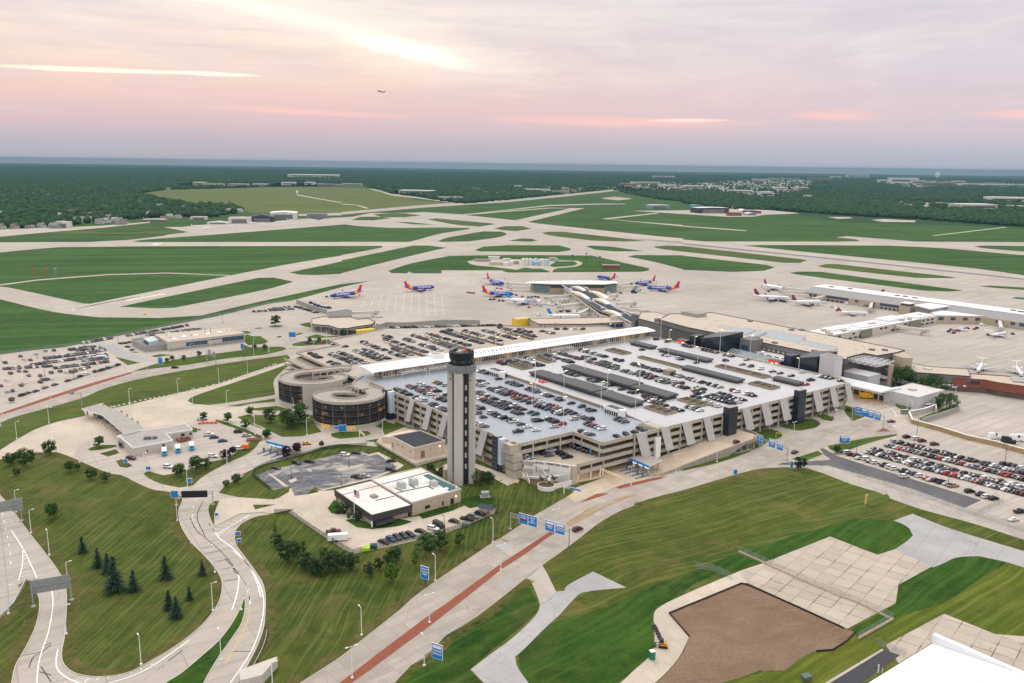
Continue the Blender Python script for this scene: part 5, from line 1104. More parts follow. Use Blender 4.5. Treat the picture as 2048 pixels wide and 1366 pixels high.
def ticket_canopy(label,roof,z,name_mat):
 S_=path(roof,z); c_=sum(S_,Vector())/4
 t=thing('entry_canopy',label,'canopy',(c_.x,c_.y,0),0,'blue edged ticket canopies over the entry lanes')
 mb=MB(); mb.prism(S_,z-.5,z,0,1,bottom=True); mb.build('roof',[whitem,roofgrey],t)
 f0,f1=S_[0],S_[3]; d=(f1-f0).normalized(); out=Vector((d.y,-d.x,0));
 if out.dot(Vector((-c_.x,-c_.y,0)))<0: out=-out
 mb=MB(); m_=(f0+f1)/2+out*.12; mb.box((m_.x,m_.y,z-.95),(f1-f0).length,.25,1.0,math.atan2(d.y,d.x)); fb=mb.build('blue_fascia',[bluem],t)
 mb=MB()
 for k in (.12,.5,.88):
  for s_ in (.18,.82): p_=f0.lerp(f1,k).lerp(S_[1].lerp(S_[2],k),s_); mb.box((p_.x,p_.y,0),.7,.7,z-.5,.3)
 build_each(mb,'post',[tanw],t)
 mb=MB()
 for k in (.2,.5,.8): p_=f0.lerp(f1,k)-out*1.0; mb.box((p_.x,p_.y,z-2.3),(f1-f0).length*.2,.3,1.5,math.atan2(d.y,d.x))
 build_each(mb,'lane_screen',[M('lane_screen',(.25,.5,.8),.3,.3,1.2,emit=(.45,.7,1),estr=.8)],t)
 mb=MB()
 for k in (.08,.35,.65,.92):
  p_=f0.lerp(f1,k)+out*3; mb.box((p_.x,p_.y,.02),.9,9,.25,math.atan2(d.y,d.x)); mb.box((p_.x,p_.y,.2),.6,.8,2.2,math.atan2(d.y,d.x))
 build_each(mb,'lane_island',[M('island_blue',(.07,.12,.2),.7,.2)],t)
 return t
ticket_canopy('blue edged ticket canopy on the tan ramp below the garage front','D3 1680,575 1860,520 2080,602 1915,672',5.6,None)
ticket_canopy('blue edged ticket canopy before the spiral ramps with two purple trees','B5 125,1100 225,1062 415,1100 310,1145',5.0,None)
def height_bar(label,a,b,h,blue):
 t=thing('height_bar',label,'height bar',((a.x+b.x)/2,(a.y+b.y)/2,0),0,'white height bars across the entry lanes')
 mb=MB()
 for p_ in (a,b): mb.tube((p_.x,p_.y,0),(p_.x,p_.y,h+.9),.22,n=8);
 build_each(mb,'post',[whitem],t)
 mb=MB(); u=(b-a); n=10
 mb.tube((a.x,a.y,h+.9),(b.x,b.y,h+.9),.13,n=6); mb.tube((a.x,a.y,h),(b.x,b.y,h),.13,n=6)
 for i in range(n): p0=a.lerp(b,i/n); p1=a.lerp(b,(i+1)/n); mb.tube((p0.x,p0.y,h if i%2 else h+.9),(p1.x,p1.y,h+.9 if i%2 else h),.09,n=5)
 mb.build('truss',[whitem],t)
 m_=(a+b)/2; mb=MB(); mb.box((m_.x,m_.y-.2,h+.05),u.length*(.5 if blue else .9),.15,.8 if blue else .3,math.atan2(u.y,u.x)); mb.build('sign' if blue else 'bar',[bluem if blue else M('bar_yellow',(.72,.47,.05),.5,.05)],t)
height_bar('white height bar with blue sign over the first entry lanes',W('D3',890,1010),W('D3',1155,1075),3.2,True); height_bar('white height bar with yellow edge before the ticket canopy',W('D3',1325,790),W('D3',1595,910),3.2,False)
height_bar('short white height bar at the exit of the nearer spiral ramp',W('B5',855,1070),W('B5',895,1103),3.0,False)
t=thing('yellow_gate_frame','yellow pipe frame over the exit lane at the street','height bar',W('D4',1280,650),0); mb=MB(); a,b=W('D4',1245,650),W('D4',1345,672); mb.tube(a,a+Vector((0,0,3.4)),.14); mb.tube(b,b+Vector((0,0,3.4)),.14); mb.tube(a+Vector((0,0,3.4)),b+Vector((0,0,3.4)),.14); mb.build('pipe_frame',[M('pipe_yellow',(.72,.52,.05),.5,.05)],t)
t=thing('name_wall','curved white wall with dark airport lettering behind the propeller plane','sign wall',G(6,-14),0)
arc=[G(*p) for p in catmull([Vector((.8,-6.2,0)),Vector((4.2,-9.6,0)),Vector((8.0,-14.2,0)),Vector((11.6,-19.6,0)),Vector((14.6,-25.6,0))],8,False) for p in [(p.x,p.y)]]
mb=MB(); mb.wallrun(arc,.1,9.4,.5); mb.build('wall',[M('wall_white_lit',(.74,.72,.68),.8,.05,.3)],t)
letters='GENERAL MITCHELL INTERNATIONAL AIRPORT'; ink=M('lettering_dark',(.03,.03,.04),.6,0)
al=[0]
for a,b in zip(arc,arc[1:]): al.append(al[-1]+(b-a).length)
def on_arc(s):
 for i in range(len(arc)-1):
  if al[i+1]>=s:
   k=(s-al[i])/(al[i+1]-al[i]); return arc[i].lerp(arc[i+1],k),(arc[i+1]-arc[i]).normalized()
 return arc[-1],(arc[-1]-arc[-2]).normalized()
lw=MB(); n=len(letters)
for i,ch in enumerate(letters):
 if ch==' ': continue
 p_,d=on_arc(al[-1]*(.05+.90*(i+.5)/n)); nn=Vector((d.y,-d.x,0))
 if nn.dot(Vector((-p_.x,-p_.y,0)))<0: nn=-nn
 o=text_part('lettering',ch,1.4,ink,t,Vector((p_.x,p_.y,8.45))+nn*.29,facing(nn),.03,sx=.78)
mb=MB(); mb.wallrun([G(2.4,-5.5),G(-1.6,-14)],.1,[4.2,1.4],.4); mb.wallrun([G(3.6,-26.0),G(14.6,-26.6)],.1,2.6,.4); mb.build('wing_wall',[MATS['wall_white_lit']],t)
pl=W('D3',680,945); t=thing('round_planter','round white planter wall carrying the propeller plane','planter',pl,0)
mb=MB(); mb.lathe(pl,[(4.3,0),(4.4,2.1),(4.0,2.15),(3.9,1.7),(.1,1.75)],28); mb.build('wall',[MATS['wall_white_lit'],],t); mb=MB(); mb.lathe(pl+Vector((0,0,1.8)),[(3.9,0),(2,.3),(.1,.4)],20); mb.build('planting',[M('planting_brown',(.16,.11,.06),.95,.4,1.5)],t)
setting(sheet('planting_bed',path('G 2,-6 8,-13 14,-25 4,-25.6 0,-22 -1.2,-14',.2),.2,MATS['planting_brown']))
for k,(x,y) in enumerate(((565,815),(830,735),(805,835))):
 q_=W('D3',x,y); l_=thing('flood_lamp','lit floodlamp in the planting bed, %s from the left'%nth(k),'lamp',q_,0,'floodlamps round the monument plane'); mb=MB(); mb.box(q_+Vector((0,0,.2)),.5,.5,.6); mb.build('housing',[darkw],l_); mb=MB(); mb.box(q_+Vector((0,0,.8)),.7,.7,.5); mb.build('lens',[M('flood_lens',(1,.85,.6),.5,0,emit=(1,.72,.38),estr=9)],l_)
 ld=bpy.data.lights.new('flood_light','POINT'); ld.energy=9000 if k<2 else 4000; ld.color=(1,.78,.5); ld.shadow_soft_size=.6; lo=bpy.data.objects.new('flood_light',ld); COL.objects.link(lo); lo.location=q_+Vector((0,0,2.2))
ZT=20.0
cladg=M('clad_grey',(.16,.155,.15),.75,.18,.5); metalblue=M('metal_pale_blue',(.50,.55,.60),.5,.06,.3); walllt=M('wall_light_grey',(.52,.52,.52),.7,.06,.4)
t=thing('terminal_building','large terminal with wide beige gravel roof, dark fascia and sloped skylights','terminal',G(325,80,0),GROT)
main=[G(*p) for p in ((293,6),(293,152),(300,190),(330,205),(368,188),(358,0),(346,-1),(323,1),(323,11),(300,10))]
mb=MB(); mb.prism(main,ZT-3.6,ZT,0); c_=sum((Vector((p.x,p.y,0)) for p in main),Vector())/10
mb.build('fascia',[cladg],t)
mb=MB(); mb.prism([c_+(Vector((p.x,p.y,0))-c_)*.995 for p in main],ZT,ZT+.08,0); mb.build('roof',[roofg],t)
mb=MB(); mb.wallrun(main,ZT-.2,ZT+.5,.4,closed=1); mb.build('parapet',[darkw],t)
inner=[c_+(Vector((p.x,p.y,0))-c_)*.975 for p in main]
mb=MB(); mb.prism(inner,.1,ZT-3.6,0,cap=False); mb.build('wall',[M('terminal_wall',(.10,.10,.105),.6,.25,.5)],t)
mb=MB()
for i in range(30): v=20+i*4.2; mb.gbox(293.2,293.6,v-1.1,v+1.1,ZT-5.2,ZT-4.0)
mb.build('clerestory',[palew],t)['kind']='stuff'
mb=MB(); mb.prism([G(*p) for p in ((340,-1),(356,0),(340,-16),(335,-12))],8,ZT-.4,0); mb.build('wall',[tanw],t)
mb=MB(); mb.gbox(348,372,105,196,9,15.5); mb.build('rear_block',[tanw],t); mb=MB(); mb.gbox(348.4,371.6,105.4,195.6,15.5,15.6); mb.build('rear_roof',[roofg],t); mb=MB(); mb.gbox(336,348,178,197,ZT,ZT+3.2); mb.build('machine_house',[greyw],t)
gs=bpy.data.materials.new('skylight_glass'); nt=nodes_of(gs); pp=N(nt,'ShaderNodeVectorMath',operation='DOT_PRODUCT'); L(nt,posn(nt),pp.inputs[0]); pp.inputs[1].default_value=GV
fr=mathn(nt,'FRACT',mathn(nt,'MULTIPLY',pp.outputs['Value'],.42)); cc=mixc(nt,mathn(nt,'LESS_THAN',fr,.12),(.33,.38,.40),(.12,.14,.15)); finish(nt,cc,.5,.3)
for u0,u1,v0,v1,zt in ((314,326,62,94,3.6),(312.5,319,30,62,2.0),(304,320,93.5,101,3.0),(304,320,103.5,115.5,3.0),(315.5,320,115.5,139.5,1.6)):
 mb=MB(); a=[G(u0,v0,ZT+.25),G(u0,v1,ZT+.25),G(u1,v1,ZT+zt),G(u1,v0,ZT+zt)]; mb.add(a,[(3,2,1,0)]); sk=mb.build('skylight',[gs],t)
 mb=MB(); mb.add([G(u1,v0,ZT+zt),G(u1,v1,ZT+zt),G(u1+.8,v1,ZT+zt),G(u1+.8,v0,ZT+zt),G(u1+.8,v0,ZT),G(u1+.8,v1,ZT)],[(0,3,2,1),(3,4,5,2)]); mb.add([G(u0,v0,ZT),G(u0,v0,ZT+.25),G(u1,v0,ZT+zt),G(u1+.8,v0,ZT+zt),G(u1+.8,v0,ZT)],[(0,4,3,2,1)]); mb.add([G(u0,v1,ZT),G(u0,v1,ZT+.25),G(u1,v1,ZT+zt),G(u1+.8,v1,ZT+zt),G(u1+.8,v1,ZT)],[(0,1,2,3,4)])
 for e in range(4): mb.tube(a[e],a[(e+1)%4],.28,n=4)
 mb.build('frame',[walllt],sk)
mb=MB()
for u,v in ((312,145),(322,150),(336,135),(345,120),(338,112),(350,100),(330,80),(345,75),(352,62),(340,45),(330,22),(318,15),(345,25),(303,60),(303,45),(300,28),(303,80),(308,118),(303,140),(340,160),(350,150),(326,172),(338,170),(316,168)):
 mb.gbox(u-.9,u+.9,v-.9,v+.9,ZT+.08,ZT+.6)
build_each(mb,'roof_hatch',[walllt],t)
mb=MB()
for u,v in ((360,140),(355,95),(362,90),(299,70),(304,90),(298,35),(305,26),(338,14),(345,8)): mb.gbox(u-1.4,u+1.4,v-1.8,v+1.8,ZT+.08,ZT+1.2)
build_each(mb,'roof_machine',[M('machine_dark',(.14,.14,.14),.7,.2)],t)
mb=MB(); mb.gbox(262,292.6,27,86,.1,14.2); mb.build('front_wing',[walllt],t)
mb=MB(); mb.add([G(264,50,14.4),G(264,86,14.4),G(271,86,16.3),G(271,50,16.3)],[(3,2,1,0)]); mb.build('skylight',[glassg],t)
mb=MB()
for i in range(13): v=50+i*3; mb.tube(G(264,v,14.5),G(271,v,16.4),.2,n=4)
mb.tube(G(264,50,14.45),G(264,86,14.45),.3,n=4); mb.tube(G(271,50,16.35),G(271,86,16.35),.3,n=4); mb.build('frame',[walllt],t)
mb=MB()
for i in range(8): mb.gbox(280,280.4,32+i*6.5,36.5+i*6.5,14.2,14.9)
build_each(mb,'roof_rail',[darkw],t)
hallm=bpy.data.materials.new('hall_glass'); nt=nodes_of(hallm); p=posn(nt); pp=N(nt,'ShaderNodeVectorMath',operation='DOT_PRODUCT'); L(nt,p,pp.inputs[0]); pp.inputs[1].default_value=GV
fr=mathn(nt,'LESS_THAN',mathn(nt,'FRACT',mathn(nt,'MULTIPLY',pp.outputs['Value'],.6)),.14); cc=mixc(nt,fr,(.016,.022,.034),(.045,.055,.07)); finish(nt,cc,.15,.5)
def hall(label,v0,v1,z0,z1,twr):
 h=thing('entrance_hall',label,'entrance hall',G(272,(v0+v1)/2,0),GROT,'dark glass entrance halls of the terminal')
 mb=MB(); a=[G(261.5,v0,0),G(285,v0,0),G(285,v1,0),G(261.5,v1,0)]; b=[G(261.5,v0,z1),G(285,v0,z1+1),G(285,v1,z0+2.4),G(261.5,v1,z0)]
 mb.add(a+b,[(0,1,5,4),(1,2,6,5),(2,3,7,6),(3,0,4,7)]); mb.build('wall',[hallm],h)
 mb=MB(); mb.add(b,[(0,1,2,3)]); mb.build('roof',[M('hall_roof',(.055,.065,.085),.35,.2,.6)],h)
 mb=MB(); mb.gbox(258,268,v1+.05,v1+6,0,z0+1.8); mb.build('lift_shaft',[blackp],h)
 mb=MB(); mb.gbox(254.5,260.5,v1+6,v1+16,15.86,18.6); mb.build('pavilion',[blackg],h)
 mb=MB(); mb.gbox(254.2,255,v1+6.5,v1+15.5,16.0,18.2); mb.build('red_sign',[M('sign_red_lit',(.55,.03,.03),.4,.2,.6,emit=(1,.06,.04),estr=.45)],h)
 mb=MB(); mb.gbox(253.9,254.2,v1+8.4,v1+9.6,16.3,17.2); mb.build('door_light',[lampm],h)
hall('dark glass entrance hall with sloped roof near the long white walkway end',88.5,112,21.0,26.4,1); hall('dark glass entrance hall beside the tall white lift tower',8.5,26,21.5,25.8,1)
t=thing('lift_tower','tall plain white lift tower between garage deck and terminal','lift tower',G(267,1,0),GROT); mb=MB(); mb.gbox(262.5,271.5,-4.2,7.2,0,26.6); mb.build('wall',[walllt],t); mb=MB(); mb.gbox(263.2,270.8,-3.5,6.5,26.6,26.7); mb.build('roof',[M('roof_brownish',(.24,.19,.16),.9,.2)],t); mb=MB(); mb.wallrun([G(262.5,-4.2),G(271.5,-4.2),G(271.5,7.2),G(262.5,7.2)],26.5,27.3,.35,closed=1); mb.build('parapet',[walllt],t)
mb=MB(); mb.gbox(284,296,100,108,ZT,ZT+4.2)
t=thing('name_block','grey clad block with one blue window between the dark hall and terminal roof','sign block',G(285,86,0),GROT)
mb=MB(); mb.gbox(280,293,76,87.5,14,23.2); mb.build('wall',[cladg],t); nn=-GU
mb=MB(); mb.gbox(279.7,280,79,85,15,18.6); mb.build('window',[glassb],t)
t=thing('space_frame','white lattice space frame canopy at the right end of the terminal','canopy',G(312,0,0),GROT)
mb=MB(); us=[301+i*4.2 for i in range(6)]; vs_=[10-i*4.6 for i in range(6)]
for i in range(6):
 for j in range(6):
  a=G(us[i],vs_[j],ZT-.8)
  if i<5: mb.tube(a,G(us[i+1],vs_[j],ZT-.8),.16,n=4)
  if j<5: mb.tube(a,G(us[i],vs_[j+1],ZT-.8),.16,n=4)
  if i<5 and j<5:
   b=G(us[i]+2.1,vs_[j]-2.3,ZT-3.2)
   for da,db in ((0,0),(1,0),(0,1),(1,1)): mb.tube(G(us[i+da],vs_[j+db],ZT-.8),b,.12,n=4)
   if i<4: mb.tube(b,G(us[i+1]+2.1,vs_[j]-2.3,ZT-3.2),.14,n=4)
   if j<4: mb.tube(b,G(us[i]+2.1,vs_[j+1]-2.3,ZT-3.2),.14,n=4)
mb.build('lattice',[whitem],t); mb=MB(); mb.gbox(318,320.5,-13.5,-11,0,ZT-3.2); mb.build('pier',[tanw],t)
t=thing('terminal_wing','grey clad two storey wing with flat tan roof behind three big trees','terminal wing',G(345,-20,0),GROT)
wg=[G(*p) for p in ((337,14),(334.5,-22),(355,-50),(376,-38),(360,-18),(360,14))]
mb=MB(); mb.prism(wg,5.5,11,0); mb.build('fascia',[cladg],t); c_=sum((Vector((p.x,p.y,0)) for p in wg),Vector())/6
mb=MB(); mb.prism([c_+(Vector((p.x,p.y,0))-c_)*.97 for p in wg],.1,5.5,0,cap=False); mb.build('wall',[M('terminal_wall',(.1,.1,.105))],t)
mb=MB(); mb.prism([c_+(Vector((p.x,p.y,0))-c_)*.995 for p in wg],11,11.08,0); mb.build('roof',[roofg],t); mb=MB(); mb.wallrun(wg,10.8,11.4,.35,closed=1); mb.build('parapet',[darkw],t)
winrow(t,wg[1].lerp(wg[2],.05),wg[1].lerp(wg[2],.95),2.2,4.6,10,.8,whitem,.12); winrow(t,wg[0],wg[1],8.2,9.4,14,.6,palew,.1)
mb=MB(); mb.gbox(345,351,-13,-8,11.1,12.6); mb.gbox(349,353,-24,-20,11.1,12.2); build_each(mb,'roof_unit',[walllt],t)
mb=MB(); mb.gbox(372,384,-2,14,.1,6); mb.build('side_block',[walllt],t)
t=thing('brick_terminal','red brick two storey end building with dark windows facing the apron','terminal wing',G(360,-60,0),GROT)
bk=[G(*p) for p in ((348.5,-42),(361,-57),(360.5,-66),(365,-81),(380,-130),(408,-122),(385,-60),(368,-38))]
mb=MB(); mb.prism(bk,3.6,9,0); mb.build('wall',[brick],t); c_=sum((Vector((p.x,p.y,0)) for p in bk),Vector())/8
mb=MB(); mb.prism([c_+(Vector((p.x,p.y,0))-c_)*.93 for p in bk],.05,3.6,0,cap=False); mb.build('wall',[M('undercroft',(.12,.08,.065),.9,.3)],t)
mb=MB(); mb.prism([c_+(Vector((p.x,p.y,0))-c_)*.98 for p in bk],9,9.08,0); mb.build('roof',[roofg],t); mb=MB(); mb.wallrun(bk,8.9,9.6,.35,closed=1); mb.build('parapet',[brick],t)
winrow(t,bk[0].lerp(bk[1],.45),bk[0].lerp(bk[1],.85),5.6,8,1,1,glassd,.1); winrow(t,bk[3],bk[4],5.2,8,6,.9,glassd,.1); winrow(t,bk[3].lerp(bk[4],.2),bk[3].lerp(bk[4],.5),.3,3.4,2,.8,whitem,.3,'door')
mb=MB()
for a,b in (((372,-70),(384,-92)),((378,-66),(392,-86)),((376,-90),(392,-84)),((380,-100),(400,-94))): mb.tube(G(*a,10.2),G(*b,10.2),.9,n=8)
build_each(mb,'roof_duct',[walllt],t)
t=thing('glass_pavilion','white roofed glass entrance pavilion at the kerb below the terminal','pavilion',G(280,-12,0),GROT)
mb=MB(); mb.gbox(270,287,-34,9,8.2,9.2); mb.build('roof',[M('pavilion_roof',(.62,.63,.63),.6,.06)],t); mb=MB(); mb.gbox(284,292,-30,8,.1,8.2); mb.build('wall',[glassb],t); mb=MB(); mb.gbox(274,283,-28,4,8.0,8.15); mb.build('canopy_lights',[warms],t)
mb=MB()
for i in range(9): mb.gbox(283.5,284.0,-30+i*4.6,-29.4+i*4.6,.1,8.2)
mb.gbox(283.5,284.0,-30,8,3.6,4.2); mb.build('frame',[whitem],t)
t=thing('service_block','grey panelled block with pale gravel roof right of the glass pavilion','service block',G(298,-34,0),GROT); flat(t,rect(283,316,-52,-30.2),.05,7.6,walllt,M('roof_pale',(.55,.54,.52),.9,.08),.35); mb=MB(); mb.gbox(281,296,-34,-30.1,.05,8.4); mb.build('wall',[metalblue],t); mb=MB(); mb.gbox(296,300,-42,-38,7.7,8.8); mb.build('roof_unit',[palew],t)
t=thing('white_block','plain white block on the pavilion roof below the terminal','service block',G(304,5,0),GROT); flat(t,rect(297,312,-9,17),.05,10.4,walllt,walllt,.35)
cv_=catmull(path('E8 440,450 520,490 700,535 900,590 1030,650 1110,720 1125,800',5.0),6,False)
t=thing('upper_road','curved upper level road with white rail round the entrance pavilion','viaduct',(cv_[10].x,cv_[10].y,0)); zs=[5.4-3.2*max(0,(i-14)/22) for i in range(len(cv_))]
mb=MB(); mb.wallrun(cv_,[z-.6 for z in zs],[z+1.0 for z in zs],.5); mb.build('white_rail',[whitem],t)
mb=MB(); d=[Vector((-2.2,-5.5,0))]*len(cv_)
for i in range(len(cv_)-1):
 a,b=cv_[i],cv_[i+1]; a2,b2=a+d[0],b+d[0]; mb.add([(a2.x,a2.y,zs[i]),(b2.x,b2.y,zs[i+1]),(b.x,b.y,zs[i+1]),(a.x,a.y,zs[i])],[(0,1,2,3)])
mb.build('road_deck',[cc_grey],t)
mb=MB()
for i in range(0,len(cv_),5): mb.box((cv_[i].x-.3,cv_[i].y-1.5,0),.9,.9,max(.2,zs[i]-.5))
build_each(mb,'pier',[conc],t)
def lowwall(label,spec,z0,z1,mat,cap=True,name='road_wall'):
 p_=path(spec); t=thing(name,label,'wall',(p_[0].x,p_[0].y,0)); mb=MB(); mb.wallrun(p_,z0,z1,.6); mb.build('wall',[mat],t)
 if cap: mb=MB(); mb.wallrun(p_,z1,z1+.35,.9); mb.build('cap_rail',[whitem],t)
 return t
lowwall('long tan road wall with white cap between the right car park and the apron','E8 830,905 865,990 1150,1065 1450,1160 1750,1225 2048,1310 2300,1400',0,2.6,M('wall_ochre',(.36,.26,.13),.85,.35,.25,streak=.4))
lowwall('grey fence wall round the small green bank by the round tree','E8 965,985 1150,930 1355,860 1340,810',0,3.2,greyw,False); lowwall('short concrete wall with white railing at the bend of the upper road','E8 850,905 990,880 1160,820',0,3.0,conc2)
t=thing('apron_building','long low building with blue framed windows between far deck and apron','airport building',W('E5',1000,690))
S_=path('E5 600,605 700,655 1180,657 1640,632 1560,588',8); flat(t,S_,.05,8,tanw,roofg,.3,darkw)
winrow(t,S_[2].lerp(S_[3],-.28),S_[2].lerp(S_[3],.85),3.2,7.0,6,.9,M('window_navy',(.02,.045,.10),.3,.2),.12); winrow(t,S_[1],S_[2].lerp(S_[1],.3),4.6,6.4,7,.5,glassd,.1)
mb=MB(); mb.box(W('E5',1470,615,8),6,4,4.2,GROT); mb.build('machine_house',[palew],t)
t=thing('link_wing','dark clad wing linking the terminal to the far concourse','terminal wing',G(325,215,0),GROT); flat(t,[G(*p) for p in ((311,186),(318,232),(345,255),(358,248),(345,200),(340,186))],.05,13,cladg,roofg,.4,darkw); mb=MB(); mb.gbox(318,335,186,212,13,16); mb.build('upper_block',[cladg],t)
t=thing('concourse','far concourse with white flat roof, glass ends and a black roofed link','concourse',W('E5',1050,340))
z=10.5; S_=path('E5 552,232 830,243 1380,247 1515,232 1490,213 1100,208 610,220',z); mb=MB(); mb.prism(S_,z-.9,z,0,1,bottom=True); mb.build('roof',[whitem,roofwhite],t)
c_=sum((Vector((p.x,p.y,0)) for p in S_),Vector())/7
body=path('E5 640,335 815,350 1375,350 1500,330 1480,305 620,312',0); mb=MB(); mb.prism(body,0.05,z-.9,0,cap=False); mb.build('wall',[M('wall_tan_far',(.33,.26,.19),.9,.1)],t)
winrow(t,body[0],body[1],1.6,z-1.0,1,.96,glassg,.4); winrow(t,body[2],body[3],1.6,z-1.0,1,.96,glassg,.4); winrow(t,body[1].lerp(body[2],.0),body[1].lerp(body[2],1),z-2.8,z-1,1,.99,glassd,.4)
winrow(t,body[0],body[1],.1,1.6,8,.5,M('cart_grey',(.40,.40,.40),.6,.2),2.0,'store_door')
mb=MB()
for k in (.3,.75): q_=body[1].lerp(body[2],k); mb.box((q_.x-.3,q_.y-.6,2.6),.9,.9,.9)
build_each(mb,'wall_lamp',[lampm],t)
z=9.6; Lk=path('E5 930,250 1130,250 1500,500 1775,580 1650,640 1560,600 1330,520',z); mb=MB(); mb.prism(Lk,z-.8,z,0,1); mb.build('link_roof',[walllt,M('roof_bitumen',(.028,.032,.045),.8,.2,.4)],t)
lb=path('E5 960,270 1130,262 1480,500 1740,590 1650,645 1560,612 1330,540',z); mb=MB(); mb.prism(lb,.05,z-.8,0,cap=False); mb.build('link_wall',[palew],t)
winrow(t,lb[6],lb[0],3.6,6.6,14,.55,glassg,.15)
mb=MB()
for a,b in (((1160,268),(1650,575)),((1010,300),(1240,430))): mb.tube(W('E5',*a,z+.2),W('E5',*b,z+.2),.3,n=4)
mb.tube(W('E5',940,255,z+.2),W('E5',1650,640,z+.2),.4,n=4); mb.tube(W('E5',1500,545,z+.2),W('E5',1690,545,z+.2),.4,n=4); build_each(mb,'roof_rail',[whitem],t)
for sp in ((1060,275,1175,318),(1050,325,1210,400),(1235,322,1410,395),(1275,400,1420,455),(1380,520,1540,575)):
 a=W('E5',sp[0],sp[1],z); b=W('E5',sp[2],sp[3],z); d=(b-a).normalized(); nn=Vector((-d.y,d.x,0)); rr=[]
 for i in range(9):
  k=i/8; p_=a.lerp(b,k); hh=.7+1.7*math.sin(math.pi*k)**.7; rr.append([p_-nn*2.9+Vector((0,0,.05)),p_-nn*2.3+Vector((0,0,hh)),p_+nn*2.3+Vector((0,0,hh)),p_+nn*2.9+Vector((0,0,.05))])
 mb=MB(); mb.rings(rr); mb.build('barrel_light',[M('barrel_white',(.66,.65,.60),.5,.06,.3)],t)
 mb=MB(); p0=a.lerp(b,.14)-nn*3.0; p1=a.lerp(b,.8)-nn*3.0
 if (p0-nn).length>(p0+nn).length: p0=a.lerp(b,.14)+nn*3.0; p1=a.lerp(b,.8)+nn*3.0
 mb.box(((p0.x+p1.x)/2,(p0.y+p1.y)/2,z+.3),(p1-p0).length,.3,1.3,math.atan2(d.y,d.x)); mb.build('lit_side',[M('lit_glass',(.5,.4,.2),.4,.2,.6,emit=(1,.75,.35),estr=.35)],t)
mb=MB()
for x,y in ((1190,290),(1030,300),(1260,425),(1430,420),(1360,495),(1530,490),(1660,555)): mb.box(W('E5',x,y,z),4,3,1.3,GROT)
build_each(mb,'roof_unit',[walllt],t)
t=thing('concourse','long right concourse with grey sloping clerestory and white roof above tan walls','concourse',G(660,160,0),GROT)
flat(t,rect(641,682,-60,279),.05,7.2,tanw,roofg,0)
mb=MB(); mb.add([G(643,-60,7.3),G(643,279,7.3),G(656,279,12.2),G(656,-60,12.2)],[(3,2,1,0)]); mb.add([G(643,279,7.3),G(682,279,7.3),G(682,279,12.2),G(656,279,12.2)],[(3,2,1,0)]); mb.add([G(643,-60,7.3),G(682,-60,7.3),G(682,-60,12.2),G(656,-60,12.2)],[(0,1,2,3)]); mb.build('clerestory',[M('metal_slope',(.25,.25,.255),.5,.08,.4)],t)
mb=MB(); mb.gbox(655.8,684,-60,280,12.2,12.6); mb.build('roof',[roofwhite],t)
winrow(t,G(641,274),G(641,262),2.6,6,2,.8,glassb,.15); winrow(t,G(641,250),G(641,222),3.6,6.4,1,1,glassb,.15); winrow(t,G(641,250),G(641,222),.2,2.4,5,.7,M('store_dark',(.06,.05,.045),.8,.3),.2,'store_door')
for v in (212,192,150,128,60,46): winrow(t,G(641,v+2),G(641,v-2.2),3.2,6,1,1,glassb,.15)
winrow(t,G(641,184),G(641,160),3.6,6.4,1,1,glassb,.15); winrow(t,G(641,184),G(641,160),.2,2.4,5,.6,MATS['store_dark'],.2,'store_door'); winrow(t,G(641,40),G(641,20),3.2,6.4,1,1,glassb,.15); winrow(t,G(641,14),G(641,-30),3.2,6.4,2,.9,glassb,.15); winrow(t,G(641,205),G(641,190),.2,2.4,4,.6,MATS['store_dark'],.2,'store_door')
mb=MB();
for u,v in ((668,262),(672,240),(668,180),(670,172),(668,160),(672,60),(670,52)): mb.gbox(u-1.6,u+1.6,v-2.5,v+2.5,12.6,13.5)
build_each(mb,'roof_unit',[M('machine_dark',(.14,.14,.14))],t)
mb=MB(); hub=[G(*p) for p in ((617,116),(628,139),(662,137),(664,114))]; mb.prism(hub,10.6,11.6,0); mb.build('hub_roof',[roofwhite],t); mb=MB(); mb.prism([G(*p) for p in ((620,117),(630,138),(656,137),(656,115))],.05,10.6,0,cap=False); mb.build('hub_wall',[MATS['metal_slope']],t)
mb=MB(); mb.prism([G(*p) for p in ((603,103),(641.2,72),(641.2,118),(618,116))],.05,8,0); mb.build('corner_wall',[tanw],t); mb=MB(); mb.prism([G(*p) for p in ((604,104),(641,74),(641,117),(619,115))],8,8.1,0); mb.build('corner_roof',[roofwhite],t)
for k in (.12,.36,.6,.85): winrow(t,G(603,103).lerp(G(641.2,72),k-.05),G(603,103).lerp(G(641.2,72),k+.05),3.4,6.4,1,1,glassb,.15)
t=thing('ramp_control_tower','squat tan apron control tower with dark windows and white cap','control tower',G(632,150,0),GROT); mb=MB(); mb.gbox(628,639,143,155,.05,9.6); mb.build('wall',[tanw],t); mb=MB(); mb.gbox(627.5,638,143.5,153,9.6,11.6); mb.build('cab',[glassd],t); mb=MB(); mb.gbox(626.5,639,142.5,154,11.6,12.2); mb.build('roof',[roofwhite],t)
t=thing('concourse','low connecting concourse with patchwork white roofs and small square windows','concourse',G(510,114,0),GROT)
flat(t,rect(415,612,102,126),.05,7.2,palew,roofwhite,.3,walllt)
flat(t,rect(372,416,96,128),.05,7.8,palew,roofwhite,.3,walllt)
mb=MB()
for u0,u1,v0,v1,z1 in ((440,470,112,124,8.6),(480,520,106,120,8.3),(530,560,110,125,9),(570,600,104,118,8.6),(455,475,104,109,8.2)): mb.gbox(u0,u1,v0,v1,7.3,z1)
build_each(mb,'roof_block',[roofwhite],t)
mb=MB()
